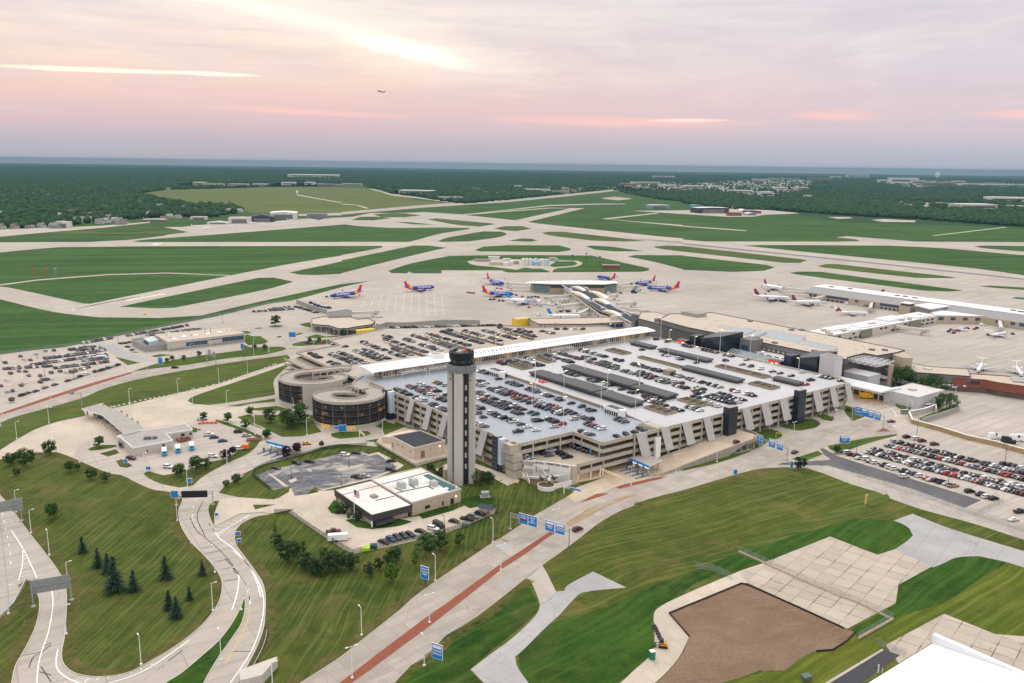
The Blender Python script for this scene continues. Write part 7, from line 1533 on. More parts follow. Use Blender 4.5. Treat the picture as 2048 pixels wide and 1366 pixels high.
for p_,h,k,c,zn in rest:
 v,f,mi=tri_of(k,c); ca,sa=math.cos(h),math.sin(h); o0=len(V)
 X_=v[:,0]*ca-v[:,1]*sa+p_.x; Y_=v[:,0]*sa+v[:,1]*ca+p_.y
 V+=list(zip(X_.tolist(),Y_.tolist(),(v[:,2]+p_.z).tolist())); F+=[[i+o0 for i in q_] for q_ in f]
 loc={0:paint(c),1:trimm,2:tailm,3:headm,9:carglass}; MI+=[matid(loc[i]) for i in mi]
me=bpy.data.meshes.new('distant_parked_cars'); me.from_pydata(V,[],F)
for m in mats: me.materials.append(m)
me.polygons.foreach_set('material_index',MI); me.update()
o=bpy.data.objects.new('distant_parked_cars',me); COL.objects.link(o); tag(o,'rows of smaller parked cars farther off on the decks and lots','parked cars',None,'stuff')
busb=M('bus_blue',(.03,.36,.58),.35,.05,1); buswh=M('bus_white',(.75,.76,.77),.35,.04,1)
def bus(p_,h,label):
 t=thing('shuttle_bus',label,'bus',p_,h,'white and blue shuttle buses'); mb=MB()
 mb.box((0,0,.45),7.2,2.5,1.1,0,1); mb.box((0,0,1.55),7.2,2.5,1.25,0,0,.97); mb.box((3.9,0,.45),1.0,2.2,1.2,0,0,.9); mb.build('body',[buswh,busb],t,local=1)
 mb=MB(); mb.box((-.2,0,2.8),6.7,2.3,.28,0,0,.94); mb.build('roof',[buswh],t,local=1)
 mb=MB(); mb.box((-3.6,0,.7),.1,2.3,1.9,0,0); mb.build('rear_panel',[busb],t,local=1); mb=MB(); mb.box((-3.66,0,1.65),.1,1.3,.75); mb.build('rear_window',[carglass],t,local=1)
 for s in (-1,1): mb=MB(); mb.box((-.1,s*1.24,1.75),6.0,.06,.75); mb.build('window',[carglass],t,local=1)
 for x in (-2.1,2.6):
  for s in (-1,1): mb=MB(); mb.tube((x,s*.95,.42),(x,s*1.27,.42),.42,n=12); mb.build('wheel',[tyre],t,local=1)
for k,(w,x,y,lab) in enumerate((('F3',1330,1010,'white and blue shuttle bus nearest the toll office wall'),('F3',1545,965,'middle one of three white and blue shuttle buses'),('F3',1760,925,'white and blue shuttle bus beside the brick planter'),('B4',693,405,'white and blue shuttle bus among the cars of the left lot'))):
 bus(W(w,x,y,.05),R(112) if k<3 else R(15),lab)
def trailer(name,label,cat,p_,h,L_,Wd,Ht,m):
 t=thing(name,label,cat,p_,h); mb=MB(); mb.box((0,0,.55),L_,Wd,Ht,0,0,.97); mb.build('box',[m],t,local=1)
 for s in (-1,1): mb=MB(); mb.tube((-.4,s*(Wd/2-.1),.4),(-.4,s*(Wd/2+.1),.4),.4,n=10); mb.build('wheel',[tyre],t,local=1)
 mb=MB(); mb.tube((L_/2,0,.6),(L_/2+1.6,0,.5),.1,n=5); mb.build('tow_bar',[trimm],t,local=1); return t
trailer('box_trailer','white box trailer by the fence corner below the office','trailer',W('C2',770,910,.2),R(12),8,2.5,2.4,buswh); trailer('box_trailer','small orange trailer beside two white cars','trailer',W('B4',1675,1020,.1),R(5),3.6,2,2.2,M('trailer_orange',(.75,.16,.02),.5,.05))
t=thing('yellow_truck','bright yellow box truck parked before the glass pavilion','truck',W('E8',375,720,.1),R(-14)); mb=MB(); mb.box((-.6,0,.8),7,2.6,2.6,0,0,.97); mb.box((4.0,0,.7),2.2,2.4,1.9,0,0,.9); mb.build('body',[M('truck_yellow',(.78,.50,.02),.4,.05)],t,local=1); mb=MB(); mb.box((4.6,0,1.7),1.1,2.45,.7); mb.build('window',[carglass],t,local=1)
for x in (-2.5,3.6):
 for s in (-1,1): mb=MB(); mb.tube((x,s*1.05,.45),(x,s*1.35,.45),.48,n=10); mb.build('wheel',[tyre],t,local=1)
p_=W('C4',1770,1095,.2); t=thing('skid_loader','black and orange tracked loader beside the bare dirt','loader',p_,R(-12)); mb=MB()
mb.box((.2,0,.55),2.6,1.5,1.0,0,0,.95); mb.box((-.4,0,1.5),1.4,1.3,1.2,0,1,.9); mb.build('body',[M('loader_orange',(.75,.33,.03),.5,.1),trimm],t,local=1)
for s in (-1,1): mb=MB(); mb.box((.1,s*.85,.05),2.9,.42,.75,0,0,.85); mb.build('track',[tyre],t,local=1)
mb=MB(); mb.tube((1.2,.7,1.6),(-2.2,.7,.9),.12,n=5); mb.tube((1.2,-.7,1.6),(-2.2,-.7,.9),.12,n=5); mb.box((-2.5,0,.25),.7,2.0,.7); mb.build('arm_and_bucket',[trimm],t,local=1)
t=thing('drag_attachment','long dark harrow lying on the path beyond the loader','harrow',W('C4',1730,990,.2),R(95)); mb=MB()
for i in range(6): mb.box((-4+i*1.6,0,.1),1.0,1.3,.5,R(8*(-1)**i))
mb.tube((-4.8,0,.5),(5.2,0,1.1),.1,n=5); mb.build('frame',[trimm],t,local=1)
t=thing('portable_toilet','green portable toilet with white roof at the path edge','toilet',W('C4',1690,1182,.2),R(20)); mb=MB(); mb.box((0,0,0),1.5,1.5,2.6); mb.build('cabin',[M('toilet_green',(.02,.16,.10),.5,.1)],t,local=1); mb=MB(); mb.box((0,0,2.6),1.6,1.6,.28,0,0,.8); mb.build('roof',[whitem],t,local=1); mb=MB(); mb.box((0,-.77,.1),.9,.06,2.1); mb.build('door',[M('toilet_green2',(.03,.2,.13),.5,.1)],t,local=1)
def skip(label,w,x,y,c,h):
 t=thing('waste_skip',label,'skip',W(w,x,y,.25),h); m=M('skip_'+c.replace(' ','_'),{'lime':(.42,.70,.03),'dark green':(.012,.085,.06),'grey green':(.10,.14,.11)}[c],.5,.1); mb=MB(); mb.box((0,0,.15),2.6,1.6,1.3,0,0,1.06); mb.build('bin',[m],t,local=1); mb=MB(); mb.add([(-1.4,-.9,1.5),(1.4,-.9,1.5),(1.4,.9,1.9),(-1.4,.9,1.9),(-1.4,-.9,1.42),(1.4,-.9,1.42),(1.4,.9,1.5),(-1.4,.9,1.5)],[(0,1,2,3),(0,4,5,1),(1,5,6,2),(2,6,7,3),(3,7,4,0)]); mb.build('lid',[m],t,local=1)
skip('lime green skip on the fence side of the office lot','C2',992,990,'lime',R(10)); skip('dark green skip beside the lime green one','C2',1053,972,'dark green',R(10)); skip('grey green skip near the small shed','C2',1772,800,'grey green',R(12)); skip('grey green utility box on the grass below the dirt','C7',855,850,'grey green',R(20)); skip('dark green skip behind the arrivals building','E4',1000,470,'dark green',R(0)); skip('dark green skip by the grey wall','E4',1020,530,'dark green',R(0))
t=thing('red_barrier','row of red plastic barriers at the corner of the staff bays','barrier',W('B4',1420,845),R(12)); mb=MB()
for i in range(5): mb.box((-4.5+i*2.2,0,.05),2.0,.6,1.1,0,0,.8)
mb.build('block',[M('barrier_red_plastic',(.72,.06,.03),.5,.05)],t,local=1)
t=thing('timber_stack','stack of brown timbers at the edge of the staff bays','timber',W('B4',1735,960),R(12)); mb=MB()
for i in range(4): mb.box((0,-1.2+i*.8,.05),8,.7,.9+.2*(i%2))
mb.build('timber',[M('timber_brown',(.20,.09,.06),.9,.3,1.5)],t,local=1)
t=thing('garden_shed','small shed with dark blue roof in the office lot corner','shed',W('C2',1945,690),R(-28)); mb=MB(); mb.box((0,0,.1),6,4,2.6); mb.build('wall',[tanw],t,local=1); mb=MB(); mb.add([(-3.3,-2.3,2.6),(3.3,-2.3,2.6),(3.3,0,3.8),(-3.3,0,3.8),(3.3,2.3,2.6),(-3.3,2.3,2.6)],[(0,1,2,3),(3,2,4,5),(1,4,2),(0,3,5)]); mb.build('roof',[M('shed_blue_roof',(.05,.06,.08),.8,.15)],t,local=1)
t=thing('transformer','grey blue transformer on a pad beside the tower foot','transformer',W('C2',1930,565,.3),R(10)); mb=MB(); mb.box((0,0,0),4.4,2.8,.3); mb.build('pad',[conc2],t,local=1); mb=MB(); mb.box((0,0,.3),3.4,1.8,2.2);
for i in range(6): mb.box((-1.5+i*.6,-1.05,.5),.15,.5,1.7)
mb.build('tank',[M('transformer_grey',(.36,.41,.45),.5,.1)],t,local=1)
pw=M('plane_white',(.74,.74,.74),.35,.03,.3); pb=M('plane_blue',(.018,.055,.34),.35,.05,.3); pr_=M('plane_red',(.62,.03,.02),.35,.03); po=M('plane_orange',(.85,.33,.01),.35,.03); pu=M('plane_bright_blue',(.02,.24,.58),.35,.05); pn=M('plane_navy',(.02,.03,.12),.35,.05); pdr=M('plane_dark_red',(.42,.02,.04),.35,.05); pg=M('plane_grey',(.42,.44,.46),.4,.05); pgl=M('plane_glass',(.015,.018,.022),.1,0); pteal=M('plane_pale_teal',(.5,.62,.66),.4,.05)
def plane(name,label,p_,h,scheme,L_=39.5,D=4.7,group='airliners parked on the aprons',rear=False,text=None,pitch=0.0,z=0.0):
 t=thing(name,label,'airliner',(p_.x,p_.y,z),h,group)
 if pitch: t.rotation_euler=(0,-pitch,h)
 r=D/2; cz=r+1.5 if not rear else r+1.0; n=12
 st=[(.5,.05,-.35),(.485,.35,-.25),(.46,.62,-.15),(.42,.86,-.06),(.37,1,0),(.2,1,0),(0,1,0),(-.15,1,0),(-.25,.95,.08),(-.34,.74,.3),(-.42,.46,.58),(-.48,.22,.8),(-.5,.10,.88)]
 body=MB(); rr=[]
 for x,k,dz in st: rr.append([Vector((x*L_,r*k*math.cos(2*math.pi*i/n),cz+dz*r+r*k*math.sin(2*math.pi*i/n))) for i in range(n)])
 mats,bandf=scheme[:2]
 for i in range(len(rr)-1):
  m0=MB()
  o0=len(body.v); body.v+=rr[i]+rr[i+1]
  for j in range(n):
   a,b=j,(j+1)%n; xc=(st[i][0]+st[i+1][0])/2; zc=math.sin(2*math.pi*(j+.5)/n)
   body.f.append([o0+a,o0+n+a,o0+n+b,o0+b]); body.m.append(bandf(xc,zc))
 body.add(rr[0],[tuple(range(n))],bandf(.5,0)); body.build('fuselage',mats,t,smooth=False,local=1)
 mb=MB(); mb.box((.468*L_,0,cz+.02*r),.02*L_,r*1.15,r*.36,0,0,.8); mb.build('cockpit_window',[pgl],t,local=1)
 if not text:
  mb=MB(); mb.box((.08*L_,0,cz+.22*r),.66*L_,2*r*.99,.26); mb.build('cabin_windows',[M('cabin_dark',(.10,.12,.17),.3,0)],t,local=1)
 def slab(mb,a,b,c,d,th,mi=0):
  v=[Vector(x) for x in (a,b,c,d)]; mb.add(v+[x-Vector((0,0,th)) for x in v],[(0,1,2,3),(7,6,5,4),(0,4,5,1),(1,5,6,2),(2,6,7,3),(3,7,4,0)],mi)
 span=L_*.44 if not rear else L_*.38; wz=cz-.55*r
 for s in (-1,1):
  mb=MB(); slab(mb,(.12*L_,s*r*.7,wz),(-.10*L_,s*r*.7,wz),(-.16*L_,s*span,wz+1.4),(-.115*L_,s*span,wz+1.4),.35); mb.build('wing',[pg],t,local=1)
  if not rear:
   mb=MB(); mb.add([(-.12*L_,s*span,wz+1.3),(-.16*L_,s*span,wz+1.3),(-.185*L_,s*(span+.4),wz+3.9),(-.165*L_,s*(span+.4),wz+3.9)],[(0,1,2,3),(3,2,1,0)]); mb.build('winglet',[scheme[2]],t,local=1)
   mb=MB(); ex=.09*L_; ey=s*L_*.125; mb.rings([[Vector((ex+dx,ey+q_*math.cos(2*math.pi*i/10),wz-.75+q_*math.sin(2*math.pi*i/10))) for i in range(10)] for dx,q_ in ((2.2,.85),(1.6,1.1),(-.5,1.1),(-2.4,.6))]); mb.build('engine',[scheme[3]],t,local=1)
  else:
   mb=MB(); ex=-.27*L_; ey=s*r*1.85; mb.rings([[Vector((ex+dx,ey+q_*math.cos(2*math.pi*i/10),cz+.5*r+q_*math.sin(2*math.pi*i/10))) for i in range(10)] for dx,q_ in ((1.9,.62),(1.4,.78),(-.6,.78),(-2.0,.45))]); mb.build('engine',[scheme[3]],t,local=1)
  mb=MB(); hz=cz+.75*r if not rear else cz+L_*.155; hx=-.40*L_ if not rear else -.475*L_
  slab(mb,(hx,s*.3,hz),(hx-.075*L_,s*.3,hz),(hx-.10*L_,s*L_*.16,hz+.3),(hx-.07*L_,s*L_*.16,hz+.3),.2); mb.build('tailplane',[pw if scheme[4]!='blue' else pb],t,local=1)
 mb=MB(); fh=L_*.175 if not rear else L_*.13; fz=cz+.85*r; nx=10; nz=8
 def fin(u,w): # u 0 front..1 rear, w 0..1 up
  x0=-.33*L_-.115*L_*w; x1=-.465*L_-.055*L_*w
  return Vector((x0+(x1-x0)*u,0,fz+fh*w))
 for s in (-1,1):
  for i in range(nx):
   for j in range(nz):
    q_=[fin(i/nx,j/nz),fin((i+1)/nx,j/nz),fin((i+1)/nx,(j+1)/nz),fin(i/nx,(j+1)/nz)]; q_=[x+Vector((0,s*.16,0)) for x in q_]
    mb.add(q_,[(0,1,2,3) if s>0 else (3,2,1,0)],scheme[5]((i+.5)/nx,(j+.5)/nz))
 e=[fin(0,0),fin(0,1),fin(1,1),fin(1,0)]
 for a,b in zip(e,e[1:]): mb.add([a+Vector((0,.16,0)),b+Vector((0,.16,0)),b-Vector((0,.16,0)),a-Vector((0,.16,0))],[(0,1,2,3)],scheme[5](0 if a==e[0] else 1,.9))
 mb.build('tail_fin',scheme[6],t,local=1)
 if z<1:
  for x,y in ((.36*L_,0),(-.04*L_,2.6),(-.04*L_,-2.6)):
   mb=MB(); mb.tube((x,y,cz-.8*r),(x,y,.4),.16,n=6); mb.tube((x,y-.4,.5),(x,y+.4,.5),.5,n=10); mb.build('landing_gear',[tyre],t,local=1)
 if text:
  s_,sz,xc,m=text
  for sd in (-1,1):
   rot=Matrix(((1,0,0),(0,0,-1),(0,1,0))) if sd<0 else Matrix(((-1,0,0),(0,0,1),(0,1,0)))
   zz=cz+.42*r; yy=sd*math.sqrt(max(.01,r*r-(.42*r)**2))*1.06
   cu=bpy.data.curves.new('lettering','FONT'); cu.body=s_; cu.size=sz; cu.extrude=.03; cu.offset=.03; cu.align_x='CENTER'; cu.align_y='CENTER'; cu.resolution_u=1
   to=bpy.data.objects.new('lc',cu); COL.objects.link(to); me=bpy.data.meshes.new_from_object(to.evaluated_get(bpy.context.evaluated_depsgraph_get())); bpy.data.objects.remove(to)
   me.materials.clear(); me.materials.append(m); ob=bpy.data.objects.new('lettering',me); COL.objects.link(ob); ob.parent=t
   tilt=Matrix.Rotation(-sd*0 ,3,'X'); ob.matrix_local=Matrix.Translation((xc*L_,yy+sd*.06,zz))@rot.to_4x4()@Matrix.Rotation(-R(20),4,'X')
 return t
def bandSW(x,z):
 q_=x+z*.03
 return 0 if q_>-.27 else 2 if q_>-.31 else 1 if q_>-.42 else 0
SW=([pb,pr_,po],bandSW,pr_,pb,'blue',lambda u,w: (2 if (u-.45*(w-.2))<.05 and w<.75 else 1 if (u-.3*w)<.62 or w>.5 else 0),[pb,pr_,po])
UN=([pw,pu,pteal],lambda x,z: 0,pu,pu,'white',lambda u,w:1,[pw,pu])
DL=([pw,pn],lambda x,z: 1 if z<-.75 else 0,pn,pn,'white',lambda u,w: 1 if (u+.5*w)>.55 and u<.85 and (u-.1)<.9 else 0,[pn,pdr])
AL=([pw,pn],lambda x,z: 0,pteal,pw,'white',lambda u,w: 1 if (u+w)%.5<.25 else 0,[pteal,pu])
RJ=([pw,pn],lambda x,z:0,pw,pw,'white',lambda u,w:0,[pw,pn])
def at(spec_nose,spec_tail):
 w1,x1,y1=spec_nose; w2,x2,y2=spec_tail; a=W(w1,x1,y1,3.5); b=W(w2,x2,y2,3.5); d=a-b; return (a+b)/2,math.atan2(d.y,d.x),d.length
def put(name,label,nose,tail,sch,**k):
 c,h,L_=at(nose,tail); plane(name,label,c,h,sch,L_=min(max(L_,k.pop('lmin',30)),k.pop('lmax',41)),**k)
wt=M('lettering_white',(.80,.80,.80),.5,0); bt=M('lettering_navy',(.02,.04,.16),.5,0)
TX=('Southwest',3.9,.13,wt)
put('airliner','blue airliner with striped red tail being towed on the left apron',('E4',500,165),('E4',848,130),SW,text=TX); put('airliner','blue airliner with striped red tail rolling alone on the open apron',('E4',1582,72),('E4',1275,92),SW,text=TX)
put('airliner','blue airliner with striped red tail behind its twin at the glass ended concourse',('E5',372,250),('E5',150,200),SW,text=TX,lmin=36); put('airliner','blue airliner with striped red tail in front, just above the white one',('E5',450,350),('E5',125,340),SW,text=TX,lmin=36)
put('airliner','blue airliner at the right of the glass concourse, farther of two',('E5',1700,240),('E5',1885,225),SW,text=TX,lmin=34); put('airliner','blue airliner at the right of the glass concourse, nearer of two',('E5',1810,285),('E5',2145,295),SW,text=TX,lmin=36)
put('airliner','blue airliner whose striped tail shows behind the concourse roof',('E5',1330,175),('E5',1460,195),SW,lmin=34)
put('airliner','white airliner with blue tail and dark lettering on the open apron',('E5',760,430),('E5',345,410),UN,text=('UNITED',4.2,.2,bt)); put('airliner','small white airliner with blue tail behind the low apron building',('E5',1140,580),('E5',790,580),UN,lmax=36)
put('airliner','white airliner with navy and red tail, left of the three at the right apron',('E6',1250,292),('E6',845,275),DL); put('airliner','white airliner with navy and red tail, nearest the tan concourse wall',('E6',1560,330),('E6',1245,335),DL); put('airliner','white airliner with navy and red tail, behind the jet bridges',('E6',1165,195),('E6',960,160),DL,lmin=32)
put('airliner','white regional jet with red tail alone before the concourse',('E7',310,382),('E7',-240,370),([pw,pn],lambda x,z:0,pw,pw,'white',lambda u,w:1 if u>.3 else 0,[pn,pdr]),D=3.0,rear=True,lmax=33,lmin=30)
plane('airliner','airliner whose navy tail rises behind the tan concourse roof',G(706,236),GROT+math.pi*.0+R(90),DL,L_=37); plane('airliner','airliner with blue patterned tail behind the right concourse',G(708,82),GROT+R(-15),AL,L_=38)
put('airliner','white regional jet nosed up to the right concourse bridge',('E7',1850,605),('E7',1640,640),RJ,D=2.9,rear=True,lmin=27,lmax=30)
c,h,L_=at(('E8',1555,430),('E8',1615,330)); plane('airliner','white regional jet facing us beside the brick terminal wing, left one',c,h,RJ,L_=29,D=2.9,rear=True); c,h,L_=at(('E8',2040,470),('E8',1955,365)); plane('airliner','white regional jet facing us beside the brick terminal wing, right one',c,h,RJ,L_=29,D=2.9,rear=True)
d=_f*FPX+RR*(762-W0/2)-UU*(185-H0/2); d=Vector(d).normalized()*4300; fp=Vector((0,0,CAMH))+d
plane('airliner','dark airliner climbing away in the evening sky',Vector((fp.x,fp.y,0)),R(168),([pn,pdr],lambda x,z:0,pdr,pn,'blue',lambda u,w:0,[pn,pdr]),L_=39,z=fp.z,pitch=R(13),group='airliner in flight')
def prop(w,x,y,h,label,s=1.0,m=pw):
 p_=W(w,x,y); t=thing('light_aircraft',label,'aircraft',p_,h,'small aircraft on the hangar apron'); mb=MB(); n=8
 mb.rings([[Vector((X*s,q_*s*math.cos(2*math.pi*i/n),(1.6+q_*math.sin(2*math.pi*i/n))*s)) for i in range(n)] for X,q_ in ((8,.2),(7,.8),(3,1.1),(-3,.95),(-8,.25))]); mb.build('fuselage',[m],t,local=1)
 mb=MB(); mb.box((.5*s,0,1.1*s),2.6*s,17*s,.3*s); mb.build('wing',[m],t,local=1); mb=MB(); mb.box((-7.4*s,0,1.8*s),1.6*s,.25*s,3.4*s,0,0,.7); mb.build('tail_fin',[m],t,local=1); mb=MB(); mb.box((-7.6*s,0,4.9*s),1.4*s,6*s,.2*s); mb.build('tailplane',[m],t,local=1)
for k,(x,y,h,s) in enumerate(((1175,460,.3,1.2),(1235,474,.1,1.2),(1380,460,.2,.8),(1510,442,.2,1.3),(1575,450,.2,1.0),(1670,434,.2,.7),(1695,436,.4,.7),(1745,424,.1,1.1))): prop('A1',x,y,h,'small white aircraft before the far hangars, %s from the left'%nth(k),s)
prop('A1',1905,418,.1,'dark grey four engined transport aircraft by the far small hangar',1.9,M('plane_dark_grey',(.06,.08,.10),.5,.1))
c_=W('D3',680,800,5.2); h=math.atan2((W('D3',705,890,4.5)-W('D3',640,760,6)).y,(W('D3',705,890,4.5)-W('D3',640,760,6)).x)
t=thing('monument_plane','silver twin engined propeller bomber mounted in front of the lettered wall','monument plane',(c_.x,c_.y,0),h); al_=M('bare_metal',(.50,.50,.49),.35,.12,1,metal=.5); Zc=5.2
mb=MB(); n=10; mb.rings([[Vector((X,q_*math.cos(2*math.pi*i/n),Zc+q_*1.15*math.sin(2*math.pi*i/n)+dz)) for i in range(n)] for X,q_,dz in ((6.6,.25,-.2),(6.2,.62,-.1),(4.6,.85,0),(1,.95,0),(-4,.65,.15),(-8.6,.3,.35))]); mb.build('fuselage',[al_],t,local=1)
mb=MB(); mb.rings([[Vector((X,q_*math.cos(2*math.pi*i/8),Zc+.6+q_*math.sin(2*math.pi*i/8))) for i in range(8)] for X,q_ in ((4.2,.3),(3.4,.6),(1.6,.6),(1.0,.3))]); mb.build('canopy',[pgl],t,local=1); mb=MB(); mb.rings([[Vector((X,q_*math.cos(2*math.pi*i/8),Zc-.2+q_*math.sin(2*math.pi*i/8))) for i in range(8)] for X,q_ in ((7.0,.1),(6.65,.4),(6.0,.66))]); mb.build('nose_glazing',[pgl],t,local=1)
for s in (-1,1):
 mb=MB(); v=[Vector(x) for x in ((1.7,s*.7,Zc-.1),(-1.5,s*.7,Zc-.1),(-.9,s*10.3,Zc+.55),(.5,s*10.3,Zc+.55))]; mb.add(v+[x-Vector((0,0,.3)) for x in v],[(0,1,2,3),(7,6,5,4),(0,4,5,1),(1,5,6,2),(2,6,7,3),(3,7,4,0)]); mb.build('wing',[al_],t,local=1)
 mb=MB(); mb.rings([[Vector((X,s*2.9+q_*math.cos(2*math.pi*i/10),Zc-.1+q_*math.sin(2*math.pi*i/10))) for i in range(10)] for X,q_ in ((3.7,.55),(3.3,.8),(1.4,.8),(-2.2,.25))]); mb.build('engine',[M('engine_dark',(.07,.065,.06),.5,.2)],t,local=1)
 mb=MB(); [mb.box((3.85+math.cos(0)*.02,s*2.9+.95*math.cos(a),Zc-.1+.95*math.sin(a)-.1),.08,1.7*abs(math.cos(a))+.2,1.7*abs(math.sin(a))*.5+.2) for a in (.5,2.6,4.7)]; mb.build('propeller',[darkw],t,local=1)
 mb=MB(); mb.box((-8.4,s*3.0,Zc-.4),2.0,.18,2.6,0,0,.75); mb.build('tail_fin',[M('fin_dark',(.14,.14,.14),.5,.1)],t,local=1)
mb=MB(); mb.box((-8.2,0,Zc+.5),1.5,6.2,.2); mb.build('tailplane',[al_],t,local=1); mb=MB(); mb.tube((1,0,1.8),(.5,0,Zc-.7),.5,.35,n=8); mb.build('pylon',[conc2],t,local=1)
def bridge(label,a,b,sign=None):
 p0=W(*a,4.6); p1=W(*b,4.6); d=p1-p0; L_=d.length; h=math.atan2(d.y,d.x)
 t=thing('jet_bridge',label,'jet bridge',(p0.x,p0.y,0),h,'passenger bridges at the concourses'); mb=MB(); mb.box((L_*.28,0,3.3),L_*.56,2.6,2.7); mb.box((L_*.72,0,3.2),L_*.5,3.0,3.0); mb.build('tunnel',[M('bridge_pale',(.56,.53,.48),.6,.08,.6)],t,local=1)
 mb=MB(); mb.box((L_*.97,0,2.9),3.6,4.0,3.5,.3); mb.build('cab',[M('bridge_cab',(.42,.41,.40),.6,.1,1)],t,local=1); mb=MB(); mb.tube((L_*.8,1.1,0),(L_*.8,1.1,3.2),.3,n=6); mb.tube((L_*.8,-1.1,0),(L_*.8,-1.1,3.2),.3,n=6); mb.tube((L_*.8,-1.8,.5),(L_*.8,1.8,.5),.5,n=8); mb.build('drive_legs',[steel],t,local=1)
 mb=MB(); mb.box((L_*.9,-2.2,2.0),3.4,.3,2.2); mb.build('stairs',[steel],t,local=1)
 if sign: mb=MB(); mb.box((L_*.86,-1.7,3.6),2.0,.15,2.0); mb.build('sign_panel',[sign],t,local=1)
for lab,a,b,s in (('jet bridge to the farther blue airliner left of the glass concourse',('E5',600,255),('E5',380,240),pn),('jet bridge to the nearer blue airliner left of the glass concourse',('E5',620,285),('E5',380,275),pn),('long jet bridge beside the white airliner with dark lettering',('E5',1040,365),('E5',770,390),None),('jet bridge from the black roofed link toward parked carts',('E5',1170,445),('E5',900,480),None),('sloping jet bridge behind the low apron building',('E5',1250,490),('E5',1110,560),None),('jet bridge to the two right blue airliners',('E5',1510,255),('E5',1660,240),pn),('lower jet bridge to the two right blue airliners',('E5',1510,275),('E5',1720,275),pn),('idle jet bridge on the right of the black link, upper',('E5',1400,375),('E5',1500,360),None),('idle jet bridge on the right of the black link, middle',('E5',1500,450),('E5',1690,440),None),('idle jet bridge on the right of the black link, lower',('E5',1600,500),('E5',1830,530),None),
 ('farthest white jet bridge at the tan concourse end',('E6',1400,215),('E6',1160,185),pdr),('second white jet bridge at the tan concourse end',('E6',1410,235),('E6',1120,220),pdr),('third white jet bridge at the tan concourse end',('E6',1420,265),('E6',1210,260),pdr),('short jet bridge to the airliner nearest the tan concourse',('E6',1590,270),('E6',1470,300),pdr),('jet bridge to the regional jet with red tail',('E7',265,260),('E7',235,345),None),('long jet bridge standing free on the right apron',('E7',545,550),('E7',920,600),None),('jet bridge over the regional jet at the right concourse',('E7',1755,470),('E7',1780,580),None),('white jet bridge of the arrivals building',('E4',735,340),('E4',1000,330),None)):
 bridge(lab,a,b,s)
kinds=[('baggage_cart','baggage cart',(3.2,1.6,1.5),'plane_navy'),('service_van','service van',(4.8,1.9,1.9),'bus_white'),('tug','tug',(3,1.8,1.2),'trimm')]
navy=pn; tugred=M('tug_red',(.40,.05,.04),.6,.2)
def apron_veh(w,x,y,kind,label,h=0.0,col=None):
 p_=W(w,x,y); L_,Wd,Ht={'baggage_cart':(3.4,1.7,1.5),'service_van':(5.2,2,2.1),'tug':(3.4,2,1.3),'cart_train':(3.4,1.7,1.4),'catering_truck':(7.5,2.5,3.4)}[kind]
 t=thing(kind,label,kind.replace('_',' '),p_,h,'apron service vehicles'); mb=MB(); mb.box((0,0,.4),L_,Wd,Ht*.5); mb.box((-.2*L_,0,.4+Ht*.5),L_*.55,Wd*.92,Ht*.5,0,1,.9); mb.build('body',[col or navy,col or navy],t,local=1)
 mb=MB(); mb.box((.12*L_,0,.4+Ht*.55),.16*L_,Wd*.94,Ht*.35); mb.build('window',[carglass],t,local=1)
 mb=MB()
 for X in (-.3*L_,.3*L_):
  for s in (-1,1): mb.tube((X,s*(Wd/2-.2),.4),(X,s*(Wd/2+.02),.4),.4,n=8)
 build_local(mb,'wheel',[tyre],t)
def build_local(mb,name,mats,parent):
 for g_ in islands(mb):
  idx={}; n=MB()
  for f,m in g_:
   ff=[]
   for i in f:
    if i not in idx: idx[i]=len(n.v); n.v.append(mb.v[i].copy())
    ff.append(idx[i])
   n.f.append(ff); n.m.append(m)
  n.build(name,mats,parent,local=1)
